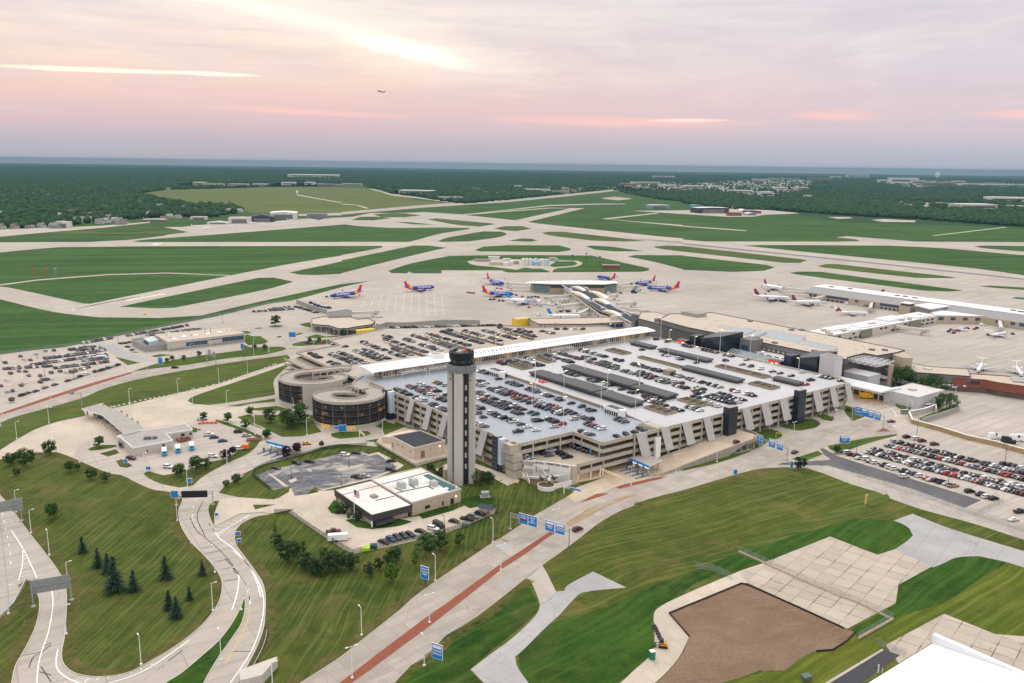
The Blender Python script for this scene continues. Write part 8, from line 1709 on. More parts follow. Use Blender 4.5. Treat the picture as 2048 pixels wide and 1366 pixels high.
VL=[('E5',210,412,'baggage_cart',navy,'navy cart left of the white airliner, first of a pair'),('E5',245,410,'baggage_cart',navy,'navy cart left of the white airliner, second of a pair'),('E5',300,422,'baggage_cart',navy,'navy cart at the tail of the white airliner'),('E5',340,424,'baggage_cart',navy,'navy cart under the tail of the white airliner'),('E5',535,378,'tug',tugred,'red tug above the white airliner'),('E5',600,388,'cart_train',navy,'navy cart in the train above the white airliner, first'),('E5',635,384,'cart_train',navy,'navy cart in the train above the white airliner, second'),('E5',670,382,'cart_train',navy,'navy cart in the train above the white airliner, third'),('E5',700,386,'cart_train',navy,'navy cart in the train above the white airliner, fourth'),('E5',605,490,'tug',tugred,'small red tug below the engine of the white airliner'),('E5',655,470,'tug',pg,'grey tug below the white airliner'),('E5',720,475,'service_van',pg,'grey van below the nose of the white airliner'),('E5',765,455,'service_van',buswh,'white van right of the white airliner nose'),('E5',800,458,'service_van',buswh,'second white van right of the white airliner nose'),('E5',830,465,'catering_truck',buswh,'white catering truck near the idle jet bridge'),('E5',870,460,'baggage_cart',navy,'navy cart beside the catering truck'),('E5',905,455,'service_van',buswh,'white van under the jet bridge'),('E5',960,440,'catering_truck',pg,'grey service truck under the jet bridge'),('E5',1000,430,'service_van',pg,'grey van at the black link wall'),('E5',930,535,'baggage_cart',navy,'navy cart in the middle of the near apron'),('E5',1005,535,'service_van',navy,'navy van on the near apron'),('E5',1065,515,'service_van',buswh,'white van by the black link on the near apron'),('E5',1085,550,'catering_truck',buswh,'white truck at the small airliner'),('E5',710,572,'service_van',buswh,'white pickup alone on the near apron'),('E5',280,295,'tug',tugred,'red tug between the two left blue airliners'),('E5',320,300,'baggage_cart',tugred,'red cart between the two left blue airliners'),('E5',475,365,'baggage_cart',navy,'navy cart at the nose of the nearer blue airliner'),('E5',1545,345,'baggage_cart',navy,'navy cart right of the glass concourse'),('E5',1420,345,'service_van',buswh,'white van under the right end of the glass concourse'),('E5',1520,420,'service_van',buswh,'white van at the right apron lane'),('E5',1680,340,'catering_truck',navy,'navy truck below the right blue airliners'),('E5',1740,325,'catering_truck',pg,'grey belt loader below the right blue airliners'),('E5',1775,338,'service_van',buswh,'white van below the right blue airliners'),('E5',1680,305,'baggage_cart',navy,'navy cart at the right jet bridge'),
('E4',1925,135,'tug',tugred,'red tug leading carts on the open apron'),('E4',1955,138,'baggage_cart',tugred,'red cart on the open apron, first behind the tug'),('E4',1985,141,'baggage_cart',tugred,'red cart on the open apron, last'),('E4',480,177,'tug',navy,'navy tow tug at the nose of the left blue airliner'),('E4',320,243,'service_van',navy,'navy service van first in the line by the wall'),('E4',365,262,'service_van',navy,'navy service van second in the line by the wall'),('E4',400,275,'service_van',navy,'navy service van third in the line by the wall'),('E4',435,283,'baggage_cart',navy,'navy cart fourth in the line by the wall'),('E4',465,288,'baggage_cart',navy,'navy cart fifth in the line by the wall'),('E4',505,293,'service_van',navy,'navy service van last in the line by the wall'),('E4',1025,383,'service_van',buswh,'white van under the arrivals jet bridge'),
('E6',1140,325,'service_van',navy,'navy truck under the wing of the left white airliner'),('E6',1175,332,'service_van',navy,'second navy truck under the wing of the left white airliner'),('E6',1585,340,'service_van',buswh,'white van at the nose of the airliner by the wall'),('E6',1710,325,'catering_truck',buswh,'white truck at the tan concourse doors'),('E6',1725,425,'service_van',trimm,'black van alone on the right apron'),('E6',1660,385,'baggage_cart',pg,'grey trailer on the right apron'),('E6',1815,350,'service_van',buswh,'white van at the concourse, first of a row'),('E6',1870,352,'service_van',pg,'grey van at the concourse, second of a row'),('E6',1925,360,'service_van',navy,'navy van at the concourse, third of a row'),('E6',1985,372,'service_van',pg,'grey van at the concourse, fourth of a row'),('E6',1010,225,'baggage_cart',trimm,'dark cart below the farthest white airliner'),
('E7',1160,615,'baggage_cart',navy,'navy cart, left in the cluster on the right apron'),('E7',1190,595,'baggage_cart',navy,'navy cart, upper in the cluster on the right apron'),('E7',1220,630,'baggage_cart',navy,'navy cart, lower in the cluster on the right apron'),('E7',1245,605,'baggage_cart',tugred,'red cart in the cluster on the right apron'),('E7',1275,605,'baggage_cart',navy,'navy cart, right in the cluster on the right apron'),('E7',1330,600,'catering_truck',buswh,'white domed truck beside the cart cluster'),('E7',1385,577,'cart_train',trimm,'long dark cart beside the white domed truck'),('E7',1465,585,'tug',tugred,'red tug right of the white domed truck'),('E7',1495,572,'baggage_cart',navy,'navy cart right of the white domed truck'),('E7',1915,643,'baggage_cart',navy,'teal cart alone right of the regional jet'),('E7',1505,515,'catering_truck',tugred,'red truck at the angled concourse wall'),('E7',1560,535,'service_van',buswh,'white van at the angled concourse wall'),('E7',1830,550,'catering_truck',navy,'navy truck at the right concourse doors'),('E7',1630,650,'tug',tugred,'red loader at the tail of the regional jet'),
('E8',1725,1150,'catering_truck',buswh,'white flat truck behind the ochre road wall'),('E8',1960,1170,'catering_truck',buswh,'white tank truck behind the ochre road wall, left'),('E8',2030,1170,'catering_truck',buswh,'white tank truck behind the ochre road wall, right'),('E8',1880,1195,'catering_truck',trimm,'dark truck with tan bed behind the ochre road wall')]
for i,(w,x,y,k,c,lab) in enumerate(VL): apron_veh(w,x,y,k,lab,R((i*37)%50-25),c)
def leaf_mat(name,a,b,c):
 m=bpy.data.materials.new(name); nt=nodes_of(m); p=posn(nt); oi=N(nt,'ShaderNodeObjectInfo').outputs['Random']
 col=mixc(nt,ramp(nt,noise(nt,.9,3,.6,p),[(.35,0.0),(.65,1.0)]),a,b); col=mixc(nt,ramp(nt,noise(nt,3.5,2,.6,p),[(.5,0.0),(.75,.8)]),col,c); col=mixc(nt,mathn(nt,'MULTIPLY',oi,.35),col,a); finish(nt,col,.7,.15); return m
LG=leaf_mat('leaves_green',(.020,.060,.010),(.045,.100,.018),(.080,.140,.026)); LD=leaf_mat('leaves_dark',(.015,.040,.013),(.030,.064,.018),(.055,.090,.026)); LC=leaf_mat('needles',(.010,.030,.018),(.020,.050,.026),(.040,.075,.036)); LP=leaf_mat('leaves_purple',(.022,.008,.016),(.042,.014,.026),(.06,.025,.035)); LB=leaf_mat('leaves_bright',(.040,.105,.010),(.070,.145,.014),(.11,.18,.025)); bark=M('bark',(.10,.075,.055),.95,.25,2)
tr=random.Random(5)
def crown_mb(kind):
 mb=MB(); nc={'round':30,'tall':26,'big':70,'bush':20}.get(kind,26)
 def leafs(c,r,k,s,flat=.8):
  for _ in range(k):
   d=Vector((tr.gauss(0,1),tr.gauss(0,1),tr.gauss(0,1))).normalized()*r*(tr.random()**.4); d.z*=flat; q_=c+d
   nrm=(d.normalized()+Vector((tr.uniform(-.7,.7),tr.uniform(-.7,.7),tr.uniform(-.2,.9)))).normalized(); x=nrm.orthogonal().normalized(); x.rotate(Matrix.Rotation(tr.uniform(0,6.3),3,nrm)); y=nrm.cross(x); a=s*tr.uniform(.6,1.25)
   mb.add([q_-x*a,q_-y*a*.6,q_+x*a,q_+y*a*.6],[(0,1,2,3)])
 if kind=='cone':
  for i in range(17):
   z=.08+.90*i/17; R_=.30*(1-z)**.85+.012
   for j in range(max(5,int(14*(1-z)+4))):
    a=tr.uniform(0,6.3); L_=R_*tr.uniform(.75,1.15)
    for k in range(6):
     t=(k+1)/6; c=Vector((math.cos(a)*L_*t,math.sin(a)*L_*t,z-.10*t*L_/.3+tr.uniform(-.012,.012))); w=.030*(1.15-t*.6)
     x=Vector((math.cos(a),math.sin(a),-.35)); y=Vector((-math.sin(a),math.cos(a),tr.uniform(-.3,.3))); mb.add([c-x*w*1.5,c-y*w,c+x*w*1.6,c+y*w],[(0,1,2,3)])
  return mb
 for i in range(nc):
  if kind=='tall': z=.22+.74*(i+.5)/nc; rr=.23*math.sin(math.pi*min(1,(z-.10)/.95))**.7
  elif kind=='bush': z=.12+.70*tr.random(); rr=.55*math.sqrt(max(.05,1-((z-.35)/.65)**2))
  elif kind=='big': z=.14+.74*tr.random(); rr=.56*math.sqrt(max(.05,1-((z-.48)/.48)**2))
  else: z=.26+.66*tr.random(); rr=.36*math.sqrt(max(.05,1-((z-.56)/.44)**2))
  a=tr.uniform(0,6.3); r_=rr*math.sqrt(tr.random())*1.0
  leafs(Vector((r_*math.cos(a),r_*math.sin(a),z)),{'tall':.10,'bush':.22,'big':.155}.get(kind,.135)*tr.uniform(.75,1.25),46,{'tall':.038,'bush':.062,'big':.034}.get(kind,.047))
 return mb
def trunk_mb(kind):
 mb=MB(); mb.tube((0,0,-.02),(0,0,.45 if kind!='cone' else .9),.022,.010,n=6)
 if kind!='cone':
  for k in range(5):
   a=k*1.26; mb.tube((0,0,.2+.04*k),(.16*math.cos(a),.16*math.sin(a),.5+.05*k),.012,.005,n=5)
 return mb
CR={}
for kd,mt in (('round',LG),('tall',LG),('big',LG),('bush',LD),('cone',LC)): CR[kd]=[crown_mb(kd).mesh('tree_crown',mt) for _ in range(2)]
TRK={k:trunk_mb(k).mesh('tree_trunk',bark) for k in CR}
def recol(me,m):
 c=me.copy(); c.materials.clear(); c.materials.append(m); return c
CR['purple']=[recol(CR['round'][0],LP)]; CR['dark']=[recol(CR['bush'][1],LD),recol(CR['round'][1],LD)]; CR['bright']=[recol(CR['round'][1],LB),recol(CR['tall'][0],LB)]; CR['cypress']=[recol(CR['tall'][1],LC)]
NM={'cone':('conifer','tree'),'bush':('shrub','shrub'),'dark':('shrub','shrub')}
def tree(kind,w,x,yb,yt,label,wd=1.0):
 px,py=q(w,x,yb); a=WIN[w]; ty=a[1]+yt*a[2]; h=max(1.2,HGT(px,py,ty)); p_=P(px,py,.12)
 nm,cat=NM.get(kind,('tree','tree')); t=thing(nm,label,cat,p_,tr.uniform(0,6.3),{'conifer':'dark conifers on the left lawn','shrub':'shrubs and bushes','tree':'trees of the lawns'}[nm]); t.scale=(h*wd,h*wd,h)
 for n_,me in (('crown',tr.choice(CR[kind])),('trunk',TRK.get(kind,TRK['round']))): o=bpy.data.objects.new(n_,me); COL.objects.link(o); o.parent=t
def group_trees(kind,w,spec,labf,wd=1.0):
 L_=[tuple(map(float,s.split(','))) for s in spec.split()]
 L_.sort(key=lambda s:s[0])
 for i,s in enumerate(L_): tree(kind,w,s[0],s[1],s[2],labf%nth(i),wd)
group_trees('cone','C1','485,603,500 575,685,568 632,722,600 676,832,612 785,825,697 972,755,612 1187,733,640 1112,878,795 992,935,815 1035,982,850','dark conifer on the left lawn, %s from the left',1.15)
group_trees('round','B4','65,1130,1040 105,1105,1040 180,1140,1003 115,1200,1140 340,1058,950','leafy tree at the top edge of the left lawn, %s from the left')
group_trees('round','C1','310,405,312 413,130,65 456,117,80 537,172,100 618,185,125','leafy tree inside the left lawn, %s from the left',1.1)
group_trees('round','C1','1050,155,75 1150,130,38 1212,108,45 1328,215,172 1386,195,135','leafy tree near the dark message board, %s from the left',1.15)
group_trees('purple','C1','1325,65,-2 1368,28,-20','purple leaved tree by the bus lot, %s from the left',1.15); group_trees('purple','B5','282,1235,1140 370,1205,1112','purple leaved tree before the ticket canopy, %s from the left',1.0)
group_trees('round','B4','678,1005,930 1555,835,768 1675,882,815 1822,938,880 1705,785,725 1390,820,765','leafy tree round the toll office, %s from the left',1.15)
group_trees('tall','B5','158,955,840 295,990,850 345,1000,875 400,960,808','tall leafy tree on the lawn by the spiral ramps, %s from the left',1.9)
group_trees('round','B5','130,1080,1005 560,1148,1100 200,205,118 465,338,293 540,333,290 730,292,228 35,390,345 115,392,345','leafy tree by the access roads, %s from the left',1.1)
group_trees('round','B4','1140,428,395 1175,415,380 1255,412,375 1360,385,345','small tree on the strip before the glass office, %s from the left',1.2)
group_trees('big','E8','755,610,372 1080,690,462 1222,835,660','big round tree behind the terminal road, %s from the left',1.15)
group_trees('dark','C3','390,345,255 480,455,295 600,510,390 680,555,430 740,550,440 830,520,370 935,520,395','dark shrub in the clump on the middle lawn, %s from the left',1.25); group_trees('bright','C3','378,252,185 580,405,300 735,430,350','brighter tree in the clump on the middle lawn, %s from the left',1.1)
group_trees('dark','C3','1080,570,460 1150,520,430 1248,470,345','dark tree near the tall blue sign, %s from the left',.95); group_trees('bright','C3','1222,480,410 1242,610,470 1420,500,380','bright tree near the tall blue sign, %s from the left',.9); group_trees('tall','C3','1498,425,250 1605,375,235','young tall tree along the office fence, %s from the left',1.7); tree('tall','C2',1727,950,850,'young tall tree along the office fence, nearest the white lamp post',1.6)
group_trees('bush','C2','805,690,600 905,745,650','round bush beside the flag pole, %s from the left',1.0); group_trees('bush','C2','1500,375,305 1600,390,325 1555,400,360 1905,470,350 1965,440,370','dark bush round the control tower foot, %s from the left',1.0)
tree('bush','C6',705,455,398,'round bush at the corner of the right car park',1.0); group_trees('cypress','C6','415,578,485 457,560,492','dark column cypress at the asphalt drive, %s from the left',1.5); group_trees('bush','E8','150,800,790 190,860,820 250,850,815','low brown bush by the garage corner, %s from the left',1.1)
tree('dark','E3',180,640,560,'dry straggly bush at the tan road wall',1.4)
lw_=M('lamp_white',(.70,.70,.68),.5,.05); lk_=M('lamp_black',(.03,.03,.034),.5,.05); lit=M('lamp_lit',(1,.8,.5),.5,0,emit=(1,.72,.35),estr=3)
def lamp_set(w,spec,labf,kind='white',z0=0.0,grp='white lamp posts along the roads'):
 L_=[tuple(map(float,s.split(','))) for s in spec.split()]; L_.sort(key=lambda s:s[0])
 for i,(x,yb,yt) in enumerate(L_):
  px,py=q(w,x,yb); a=WIN[w]; h=HGT(px,py,a[1]+yt*a[2],z0); h=min(max(h,3),16); p_=P(px,py,z0+.1); p_.z=z0+.02
  ang=tr.choice((.5,2.2)) if kind!='tee' else .62
  t=thing('lamp_post',labf%nth(i),'lamp post',p_,ang,grp); mt=lk_ if kind=='black' else lw_
  wd=.13 if kind!='black' else .11
  mb=MB(); mb.tube((0,0,0),(0,0,h),wd*1.25,wd*.8,n=6); mb.box((0,0,0),.7,.7,.5); mb.build('pole',[mt],t,local=1)
  mb=MB()
  if kind=='tee': mb.tube((-1.5,0,h),(1.5,0,h+.1),.07,n=4); mb.box((-1.5,0,h),.9,.4,.16); mb.box((1.5,0,h),.9,.4,.16)
  else: mb.tube((0,0,h-.1),(1.3,0,h+.05),.07,n=4); mb.box((1.4,0,h),.9,.4,.16)
  mb.build('lamp_head',[lit if kind=='lit' else mt],t,local=1)
lamp_set('C1','50,962,795 97,365,235 183,488,350 290,618,472 400,810,655 390,1080,910 828,1260,1090 1122,546,415 1040,415,285 1248,942,780 1260,718,565 1297,1232,1055 1415,938,778','white lamp post along the loop road, %s from the left'); lamp_set('C1','468,72,-20 848,125,20 1100,222,100','white lamp post at the top of the left lawn, %s from the left')
lamp_set('C3','355,1400,1210 1020,1010,800 1488,1238,1010 1570,605,412','white lamp post on the verge of the main road, %s from the left'); lamp_set('C3','950,1330,1092 1527,915,702','two armed lamp post in the lower red median, %s from the left','tee'); lamp_set('C4','565,522,335 973,232,68','two armed lamp post in the upper red median, %s from the left','tee'); lamp_set('C4','505,318,140','white lamp post on the verge beside the big sign gantry, %s of one')
lamp_set('C5','1073,697,540 1440,600,445 1777,508,355','lamp post along the raised ramp wall, %s from the left','tee'); lamp_set('C6','385,350,230 690,262,145','lamp post at the garage exits, %s from the left','tee')
lamp_set('B4','5,860,780 115,950,830 335,842,728 350,735,560 645,615,530 668,560,462 885,712,605 940,470,375 1008,520,425 1215,640,535 1302,390,300 1315,710,602 1440,350,240 1495,568,468 1550,728,618 1690,497,403 1735,400,250 1835,355,285','white lamp post on the left access roads, %s from the left'); lamp_set('B4','108,695,592 380,1030,905 545,1110,978 632,985,878 985,1150,1045 1355,960,835 1365,840,728 1550,1115,990 1740,915,795','white lamp post round the toll plaza, %s from the left')
lamp_set('B5','40,1050,905 150,405,325 340,860,770 445,1055,920 560,1090,1000 600,340,245 1035,1050,935 1083,250,205 495,360,300','white lamp post round the spiral ramps, %s from the left'); lamp_set('E7','100,120,50 415,170,95 740,210,135 1005,250,175 1425,305,230 1690,345,265','white flood pole behind the right concourse, %s from the left')
lamp_set('E8','62,1010,840 712,780,640 815,840,690 865,835,745 1330,655,590 715,600,515 915,650,585','white lamp post on the terminal roads, %s from the left')
ND='deck lamp posts'
lamp_set('D8','635,530,460 668,290,195 845,185,140 955,680,580 960,380,295 1172,135,80 1338,505,430 1402,375,310 1688,600,540 1735,310,240 55,710,640','lamp post on the near garage deck, %s from the left','lit',15.86,ND); lamp_set('D6','60,430,370 295,420,380 485,700,650 620,370,330 860,330,290 1018,570,515 1280,265,222 1445,345,215 1605,750,685 1840,190,125 1920,450,375','lamp post on the upper garage deck, %s from the left','lit',15.86,ND); lamp_set('D7','355,390,325 360,290,245 595,360,300 625,470,420 835,290,235 885,540,490 1115,345,300 1235,515,470 1320,640,590 1560,585,530','lamp post on the far garage deck, %s from the left','lit',15.86,ND)
lamp_set('C2','405,418,325 800,472,390 860,328,235 1205,350,270 1210,265,180 1610,832,720 2030,690,440','dark pole round the white roofed office, %s from the left','black',0,'dark lamp poles'); lamp_set('C6','838,460,372 1272,345,190 1500,695,570 1910,525,390','dark pole in the right car park, %s from the left','black',0,'dark lamp poles'); lamp_set('B4','10,420,405 255,400,350 305,520,430 505,530,450 680,370,300 808,295,220 1522,155,70','dark pole in the left car park, %s from the left','black',0,'dark lamp poles')
sw=M('sign_white',(.78,.79,.80),.5,.03); sback=M('sign_back',(.30,.32,.33),.5,.12,1,metal=.3)
def panel(t,c,w_,h_,n,lines,head=False,led=None):
 F=facing(n); x=F.col[0]; nn=F.col[2]; rot=math.atan2(x.y,x.x); mb=MB(); mb.box(c-Vector((0,0,h_/2)),w_,.16,h_,rot); pn_=mb.build('sign_panel',[sw],t)
 mb=MB(); mb.box(c-Vector((0,0,h_/2-.14))+nn*.05,w_-.28,.14,h_-.28,rot); mb.build('face',[bluem],pn_)
 if head: mb=MB(); mb.box(c+Vector((0,0,h_*.20))+nn*.08,w_*.8,.14,h_*.2,rot); mb.build('header',[sw],pn_)
 if led: mb=MB(); mb.box(c-Vector((0,0,h_*.16))+nn*.08,w_*.62,.14,h_*.2,rot); mb.build('red_display',[M('led_board',(.12,.01,.03),.5,.1)],pn_); text_part('lettering',led,h_*.19,redm,pn_,c-Vector((0,0,h_*.06))+nn*.18,F,.01)
 y=h_*(.30 if not head else .06)
 for s in lines:
  text_part('lettering',s,h_*.19,sw,pn_,c+Vector((0,0,y))+nn*.15,F,.012,sx=min(1,1.15*w_/(len(s)*h_*.19*.62+.01))); y-=h_*(.20 if not led or y>0 else .5)
 return pn_
def gantry(label,a,b,hp,panels,vms=None,back=False,n=None):
 t=thing('sign_gantry',label,'sign gantry',a,0,'overhead sign gantries'); d=(b-a); d.z=0; L_=d.length; u=d.normalized(); nn=Vector((u.y,-u.x,0))
 if nn.dot(Vector((-a.x,-a.y,0)))<0: nn=-nn
 for p_ in (a,b): mb=MB(); mb.tube((p_.x,p_.y,0),(p_.x,p_.y,hp+1.6),.24,.2,n=8); mb.box((p_.x,p_.y,0),1.1,1.1,.7); mb.build('post',[steel],t)
 mb=MB(); k=int(L_/1.6)
 for z in (hp,hp+1.2):
  for o_ in (-.4,.4): mb.tube(a+nn*o_+Vector((0,0,z)),b+nn*o_+Vector((0,0,z)),.09,n=4)
 for i in range(k): mb.tube(a.lerp(b,i/k)+nn*.4+Vector((0,0,hp+1.2*(i%2))),a.lerp(b,(i+1)/k)+nn*.4+Vector((0,0,hp+1.2*((i+1)%2))),.06,n=4)
 mb.build('truss',[steel],t)
 for fr,w_,h_,lines,head,led in panels:
  c=a.lerp(b,fr)+Vector((0,0,hp+.6));
  if back:
   mb=MB(); mb.box(c-Vector((0,0,h_/2))-nn*.6,w_,.12,h_,math.atan2(u.y,u.x));
   for i in range(int(w_/1.2)): mb.box(c-Vector((0,0,h_/2))-nn*.48+u*(-w_/2+.6+i*1.2),.12,.1,h_,math.atan2(u.y,u.x))
   mb.build('sign_back',[sback],t)
  else: panel(t,c+nn*.6,w_,h_,nn,lines,head,led)
 if vms: fr,w_,h_=vms; c=a.lerp(b,fr)+Vector((0,0,hp+.4))+nn*.7; mb=MB(); mb.box(c-Vector((0,0,h_/2)),w_,.7,h_,math.atan2(u.y,u.x)); mb.build('message_board',[M('board_black',(.012,.013,.015),.5,.2)],t)
 return t
gantry('blue sign gantry over the main road below the monument plane',W('C5',85,1065),W('C5',565,1200),6.2,[(.24,4.4,4.6,['Hourly','Parking'],0,'FULL'),(.40,4.4,4.6,['Rental','Car','Return'],0,None),(.69,4.4,4.6,['Baggage','Claim'],1,None),(.86,4.4,4.6,['Ticketing','Check-In'],1,None)])
gantry('blue sign gantry at the end of the raised ramp wall',W('D4',1030,750),W('D4',1350,862),6.2,[(.20,3.9,4.8,['Rental','Car','Return'],0,None),(.57,4.3,4.6,['Baggage','Claim'],1,None),(.80,4.3,4.6,['Ticketing','Check-In'],1,None)])
gantry('gantry with four blue signs at the terminal road bend',W('E8',230,955),W('E8',560,1045),6.6,[(.20,4.3,5.0,['Return','to','Terminal'],0,None),(.40,4.3,5.0,['Parking'],1,None),(.60,4.3,5.0,['Baggage','Claim'],1,None),(.82,4.3,5.0,['Ticketing','Check-In'],1,None)])
gantry('gantry with long black message board over the loop road',W('C1',1035,330),W('C1',1250,325),5.4,[(-.02,3.3,3.3,['P'],0,None)],(.52,11,3.0)); gantry('gantry seen from behind over the lower loop road',W('C1',197,925),W('C1',422,885),6.6,[(.48,12,5.0,[],0,None)],back=True); gantry('gantry seen from behind at the left edge of the picture',W('C1',-190,470),W('C1',130,420),7,[(.62,14,4.6,[],0,None),(.94,4.2,5.6,[],0,None)],back=True); gantry('gantry seen from behind before the glass sided office',W('F4',1245,765),W('F4',1380,835),6.0,[(.25,5,5,[],0,None),(.75,5,5,[],0,None)],back=True)
a=W('E3',1245,730); t=thing('cantilever_sign','grey cantilever sign post over the left road beside the toll roof','sign gantry',a,0); mb=MB(); mb.tube(a,a+Vector((0,0,10)),.3,.2,n=8); mb.tube(a+Vector((0,0,9.4)),a+Vector((-8,2,9.6)),.15,n=5); mb.tube(a+Vector((0,0,8.6)),a+Vector((-8,2,8.9)),.12,n=5); mb.build('post',[steel],t); mb=MB(); mb.box(a+Vector((-6.6,1.6,8.2)),4,.2,2,-.25); mb.build('sign_back',[sback],t)
def sign(label,w,x,yb,w_,h_,lift,lines,head=False,led=None,n=(-.25,-1)):
 p_=W(w,x,yb); t=thing('road_sign',label,'sign',p_,0,'blue road signs'); c=p_+Vector((0,0,lift+h_/2)); F=facing(n); xx=F.col[0]; panel(t,c,w_,h_,Vector((n[0],n[1],0)).normalized(),lines,head,led)
 for s in (-1,1): mb=MB(); a=p_+xx*(s*w_*.36)-F.col[2]*.15; mb.tube((a.x,a.y,0),(a.x,a.y,lift+h_*.9),.1,n=6); mb.build('post',[steel],t)
sign('tall blue sign with red line on the verge of the main road','C3',1492,628,3.7,5.0,2.0,['Surface B','Hourly Lot','Daily'],False,None,(-.55,-.9)); sign('tall blue sign with white header at the lower right road edge','C4',92,1228,4.0,5.0,2.0,['Terminal &','Surface Lot'],True,None,(-.5,-.9))
sign('blue sign with white header on the verge of the right car park','C6',750,402,5.4,4.2,1.6,['Parking','Return'],True,None,(-.35,-1)); sign('small blue sign at the grass edge of the street','D4',858,1022,2.0,2.6,1.6,['P'],False,None,(-.4,-1)); sign('large blue sign on the island below the nearer spiral ramp','B5',722,1045,4.6,4.0,1.4,['P'],False,None,(.2,-1)); sign('smaller blue sign left of the large one below the spiral ramp','B5',674,1030,2.6,1.8,1.8,['EXIT'],False,None,(0,-1)); sign('small blue sign under the lamp at the top of the left lawn','C1',1112,208,2.6,2.0,1.6,['P'],False,None,(0,-1)); sign('small blue sign left at the bus lot entrance','C1',738,92,2.4,1.9,1.6,['P'],False,None,(0,-1)); sign('small blue sign right at the bus lot entrance','C1',871,130,2.4,1.9,1.2,['P'],False,None,(0,-1)); sign('small blue sign on the green island by the arrivals building','B5',331,310,6,4.6,2.2,['P'],False,None,(0,-1)); sign('small purple blue sign at the loop road edge, upper one','C3',97,285,2.2,1.7,1.2,['P'],False,None,(.2,-1)); sign('small blue sign at the loop road edge, lower one','C3',107,335,1.8,1.6,1.2,['P'],False,None,(.2,-1)); sign('tall narrow blue sign at the end of the left car park','B4',1097,455,3.4,5.2,2,['P'],False,None,(0,-1)); sign('tall narrow blue sign before the right end of the glass office','B4',1655,348,2.6,4.6,1.6,['P'],False,None,(0,-1)); sign('round topped small blue sign in the little lawn of the loop','C1',1272,400,1.7,1.6,1.0,['P'],False,None,(0,-1)); sign('narrow blue sign beside the dark cypresses','C6',370,575,1.6,3.6,1.0,['P'],False,None,(-.3,-1))
p_=W('C6',905,828); t=thing('warning_board','white and yellow board standing on the field edge','sign',p_,0); mb=MB(); mb.box(p_+Vector((0,0,.4)),3.4,.2,4.4,.95); mb.build('board',[M('board_yellow',(.62,.46,.16),.6,.3,.9)],t)
p_=W('F5',480,665); t=thing('flagpole','white flagpole with drooping striped flag before the office','flagpole',p_,0); h=HGT(*q('F5',480,665),q('F5',470,310)[1]); mb=MB(); mb.tube(p_,p_+Vector((0,0,h)),.16,.08,n=8); mb.build('pole',[lw_],t); mb=MB()
fl=[[p_+Vector((.1+x*.45,.25*math.sin(x*1.3+k*.5),h-.3-k*.42-x*.26)) for k in range(8)] for x in range(6)]
for i in range(5):
 for k in range(7): mb.add([fl[i][k],fl[i+1][k],fl[i+1][k+1],fl[i][k+1]],[(0,1,2,3)],2 if i<2 and k<4 else k%2)
mb.build('flag',[M('flag_red',(.50,.04,.06),.8,0),sw,M('flag_blue',(.03,.05,.22),.8,0)],t)
def fence(label,spec,h,m,step=4,wire=True,base=None,smooth=False):
 pts=path(spec); pts=catmull(pts,4,False) if smooth else pts
 t=thing('fence',label,'fence',pts[0],0); mb=MB()
 for a,b in zip(pts,pts[1:]):
  n=max(1,int((b-a).length/step))
  for i in range(n): p_=a.lerp(b,i/n); mb.tube(p_,p_+Vector((0,0,h)),.06,n=4)
  for z in ([.25,h*.55,h] if wire else [.3,h]): mb.tube(a+Vector((0,0,z)),b+Vector((0,0,z)),.035,n=4)
 mb.build('rails_and_posts',[m],t)
 k=bpy.data.materials.get('mesh_'+m.name)
 if k is None:
  k=bpy.data.materials.new('mesh_'+m.name); nt=nodes_of(k); b_=N(nt,'ShaderNodeBsdfDiffuse'); b_.inputs[0].default_value=(*((.30,.32,.32) if m is steel else (.02,.025,.022)),1); tp=N(nt,'ShaderNodeBsdfTransparent'); mx=N(nt,'ShaderNodeMixShader'); mx.inputs[0].default_value=.24 if m is steel else .5; L(nt,tp.outputs[0],mx.inputs[1]); L(nt,b_.outputs[0],mx.inputs[2]); L(nt,mx.outputs[0],N(nt,'ShaderNodeOutputMaterial').inputs[0])
 mb=MB()
 for a,b in zip(pts,pts[1:]): mb.add([a+Vector((0,0,.1)),b+Vector((0,0,.1)),b+Vector((0,0,h-.05)),a+Vector((0,0,h-.05))],[(0,1,2,3)])
 mb.build('wire_mesh',[k],t)
 if base: mb=MB(); mb.wallrun(pts,0,.8,.5); mb.build('concrete_base',[base],t)
fence('chain fence on concrete blocks across the old apron','C7 485,150 620,210 760,275 900,335 1040,395 1140,430 1230,475 1320,520',2.6,steel,3,True,M('barrier_tan',(.44,.36,.27),.9,.15,.5)); fence('short chain fence leg at the end of the old apron','C7 1140,628 1330,520',2.6,steel,2.5,True,MATS['barrier_tan']); fence('chain fence from the field to the old apron','C7 250,240 340,250 450,300',2.6,steel,4); fence('short fence and gate at the end of the asphalt drive','C7 1245,655 1290,680 1400,715',2.2,steel,2.5)
fence('long chain fence between the side road and the right field','C6 650,545 800,605 1100,710 1400,800 1700,905 2048,1020 2200,1070',2.6,steel,6); fence('chain fence at the end of the right car park','C6 1720,885 1900,810',2.2,steel,4)
fence('dark green fence round the office lot, lower sides','C2 270,700 390,700 560,820 760,950 890,1018 1640,848 1870,770 2000,690',2.2,lk_,3); fence('dark fence along the worn staff car park','C2 240,515 100,400 180,330 330,280 480,245 700,190 1000,165',2.0,lk_,3,smooth=True); fence('dark fence round the substation yard','D2 60,890 200,980 540,1170 930,1080',2.0,lk_,3)
fence('grey rail fence of the left airfield edge','B4 0,372 450,322 1000,208 1500,108 1830,30 2000,5',2.4,steel,14)
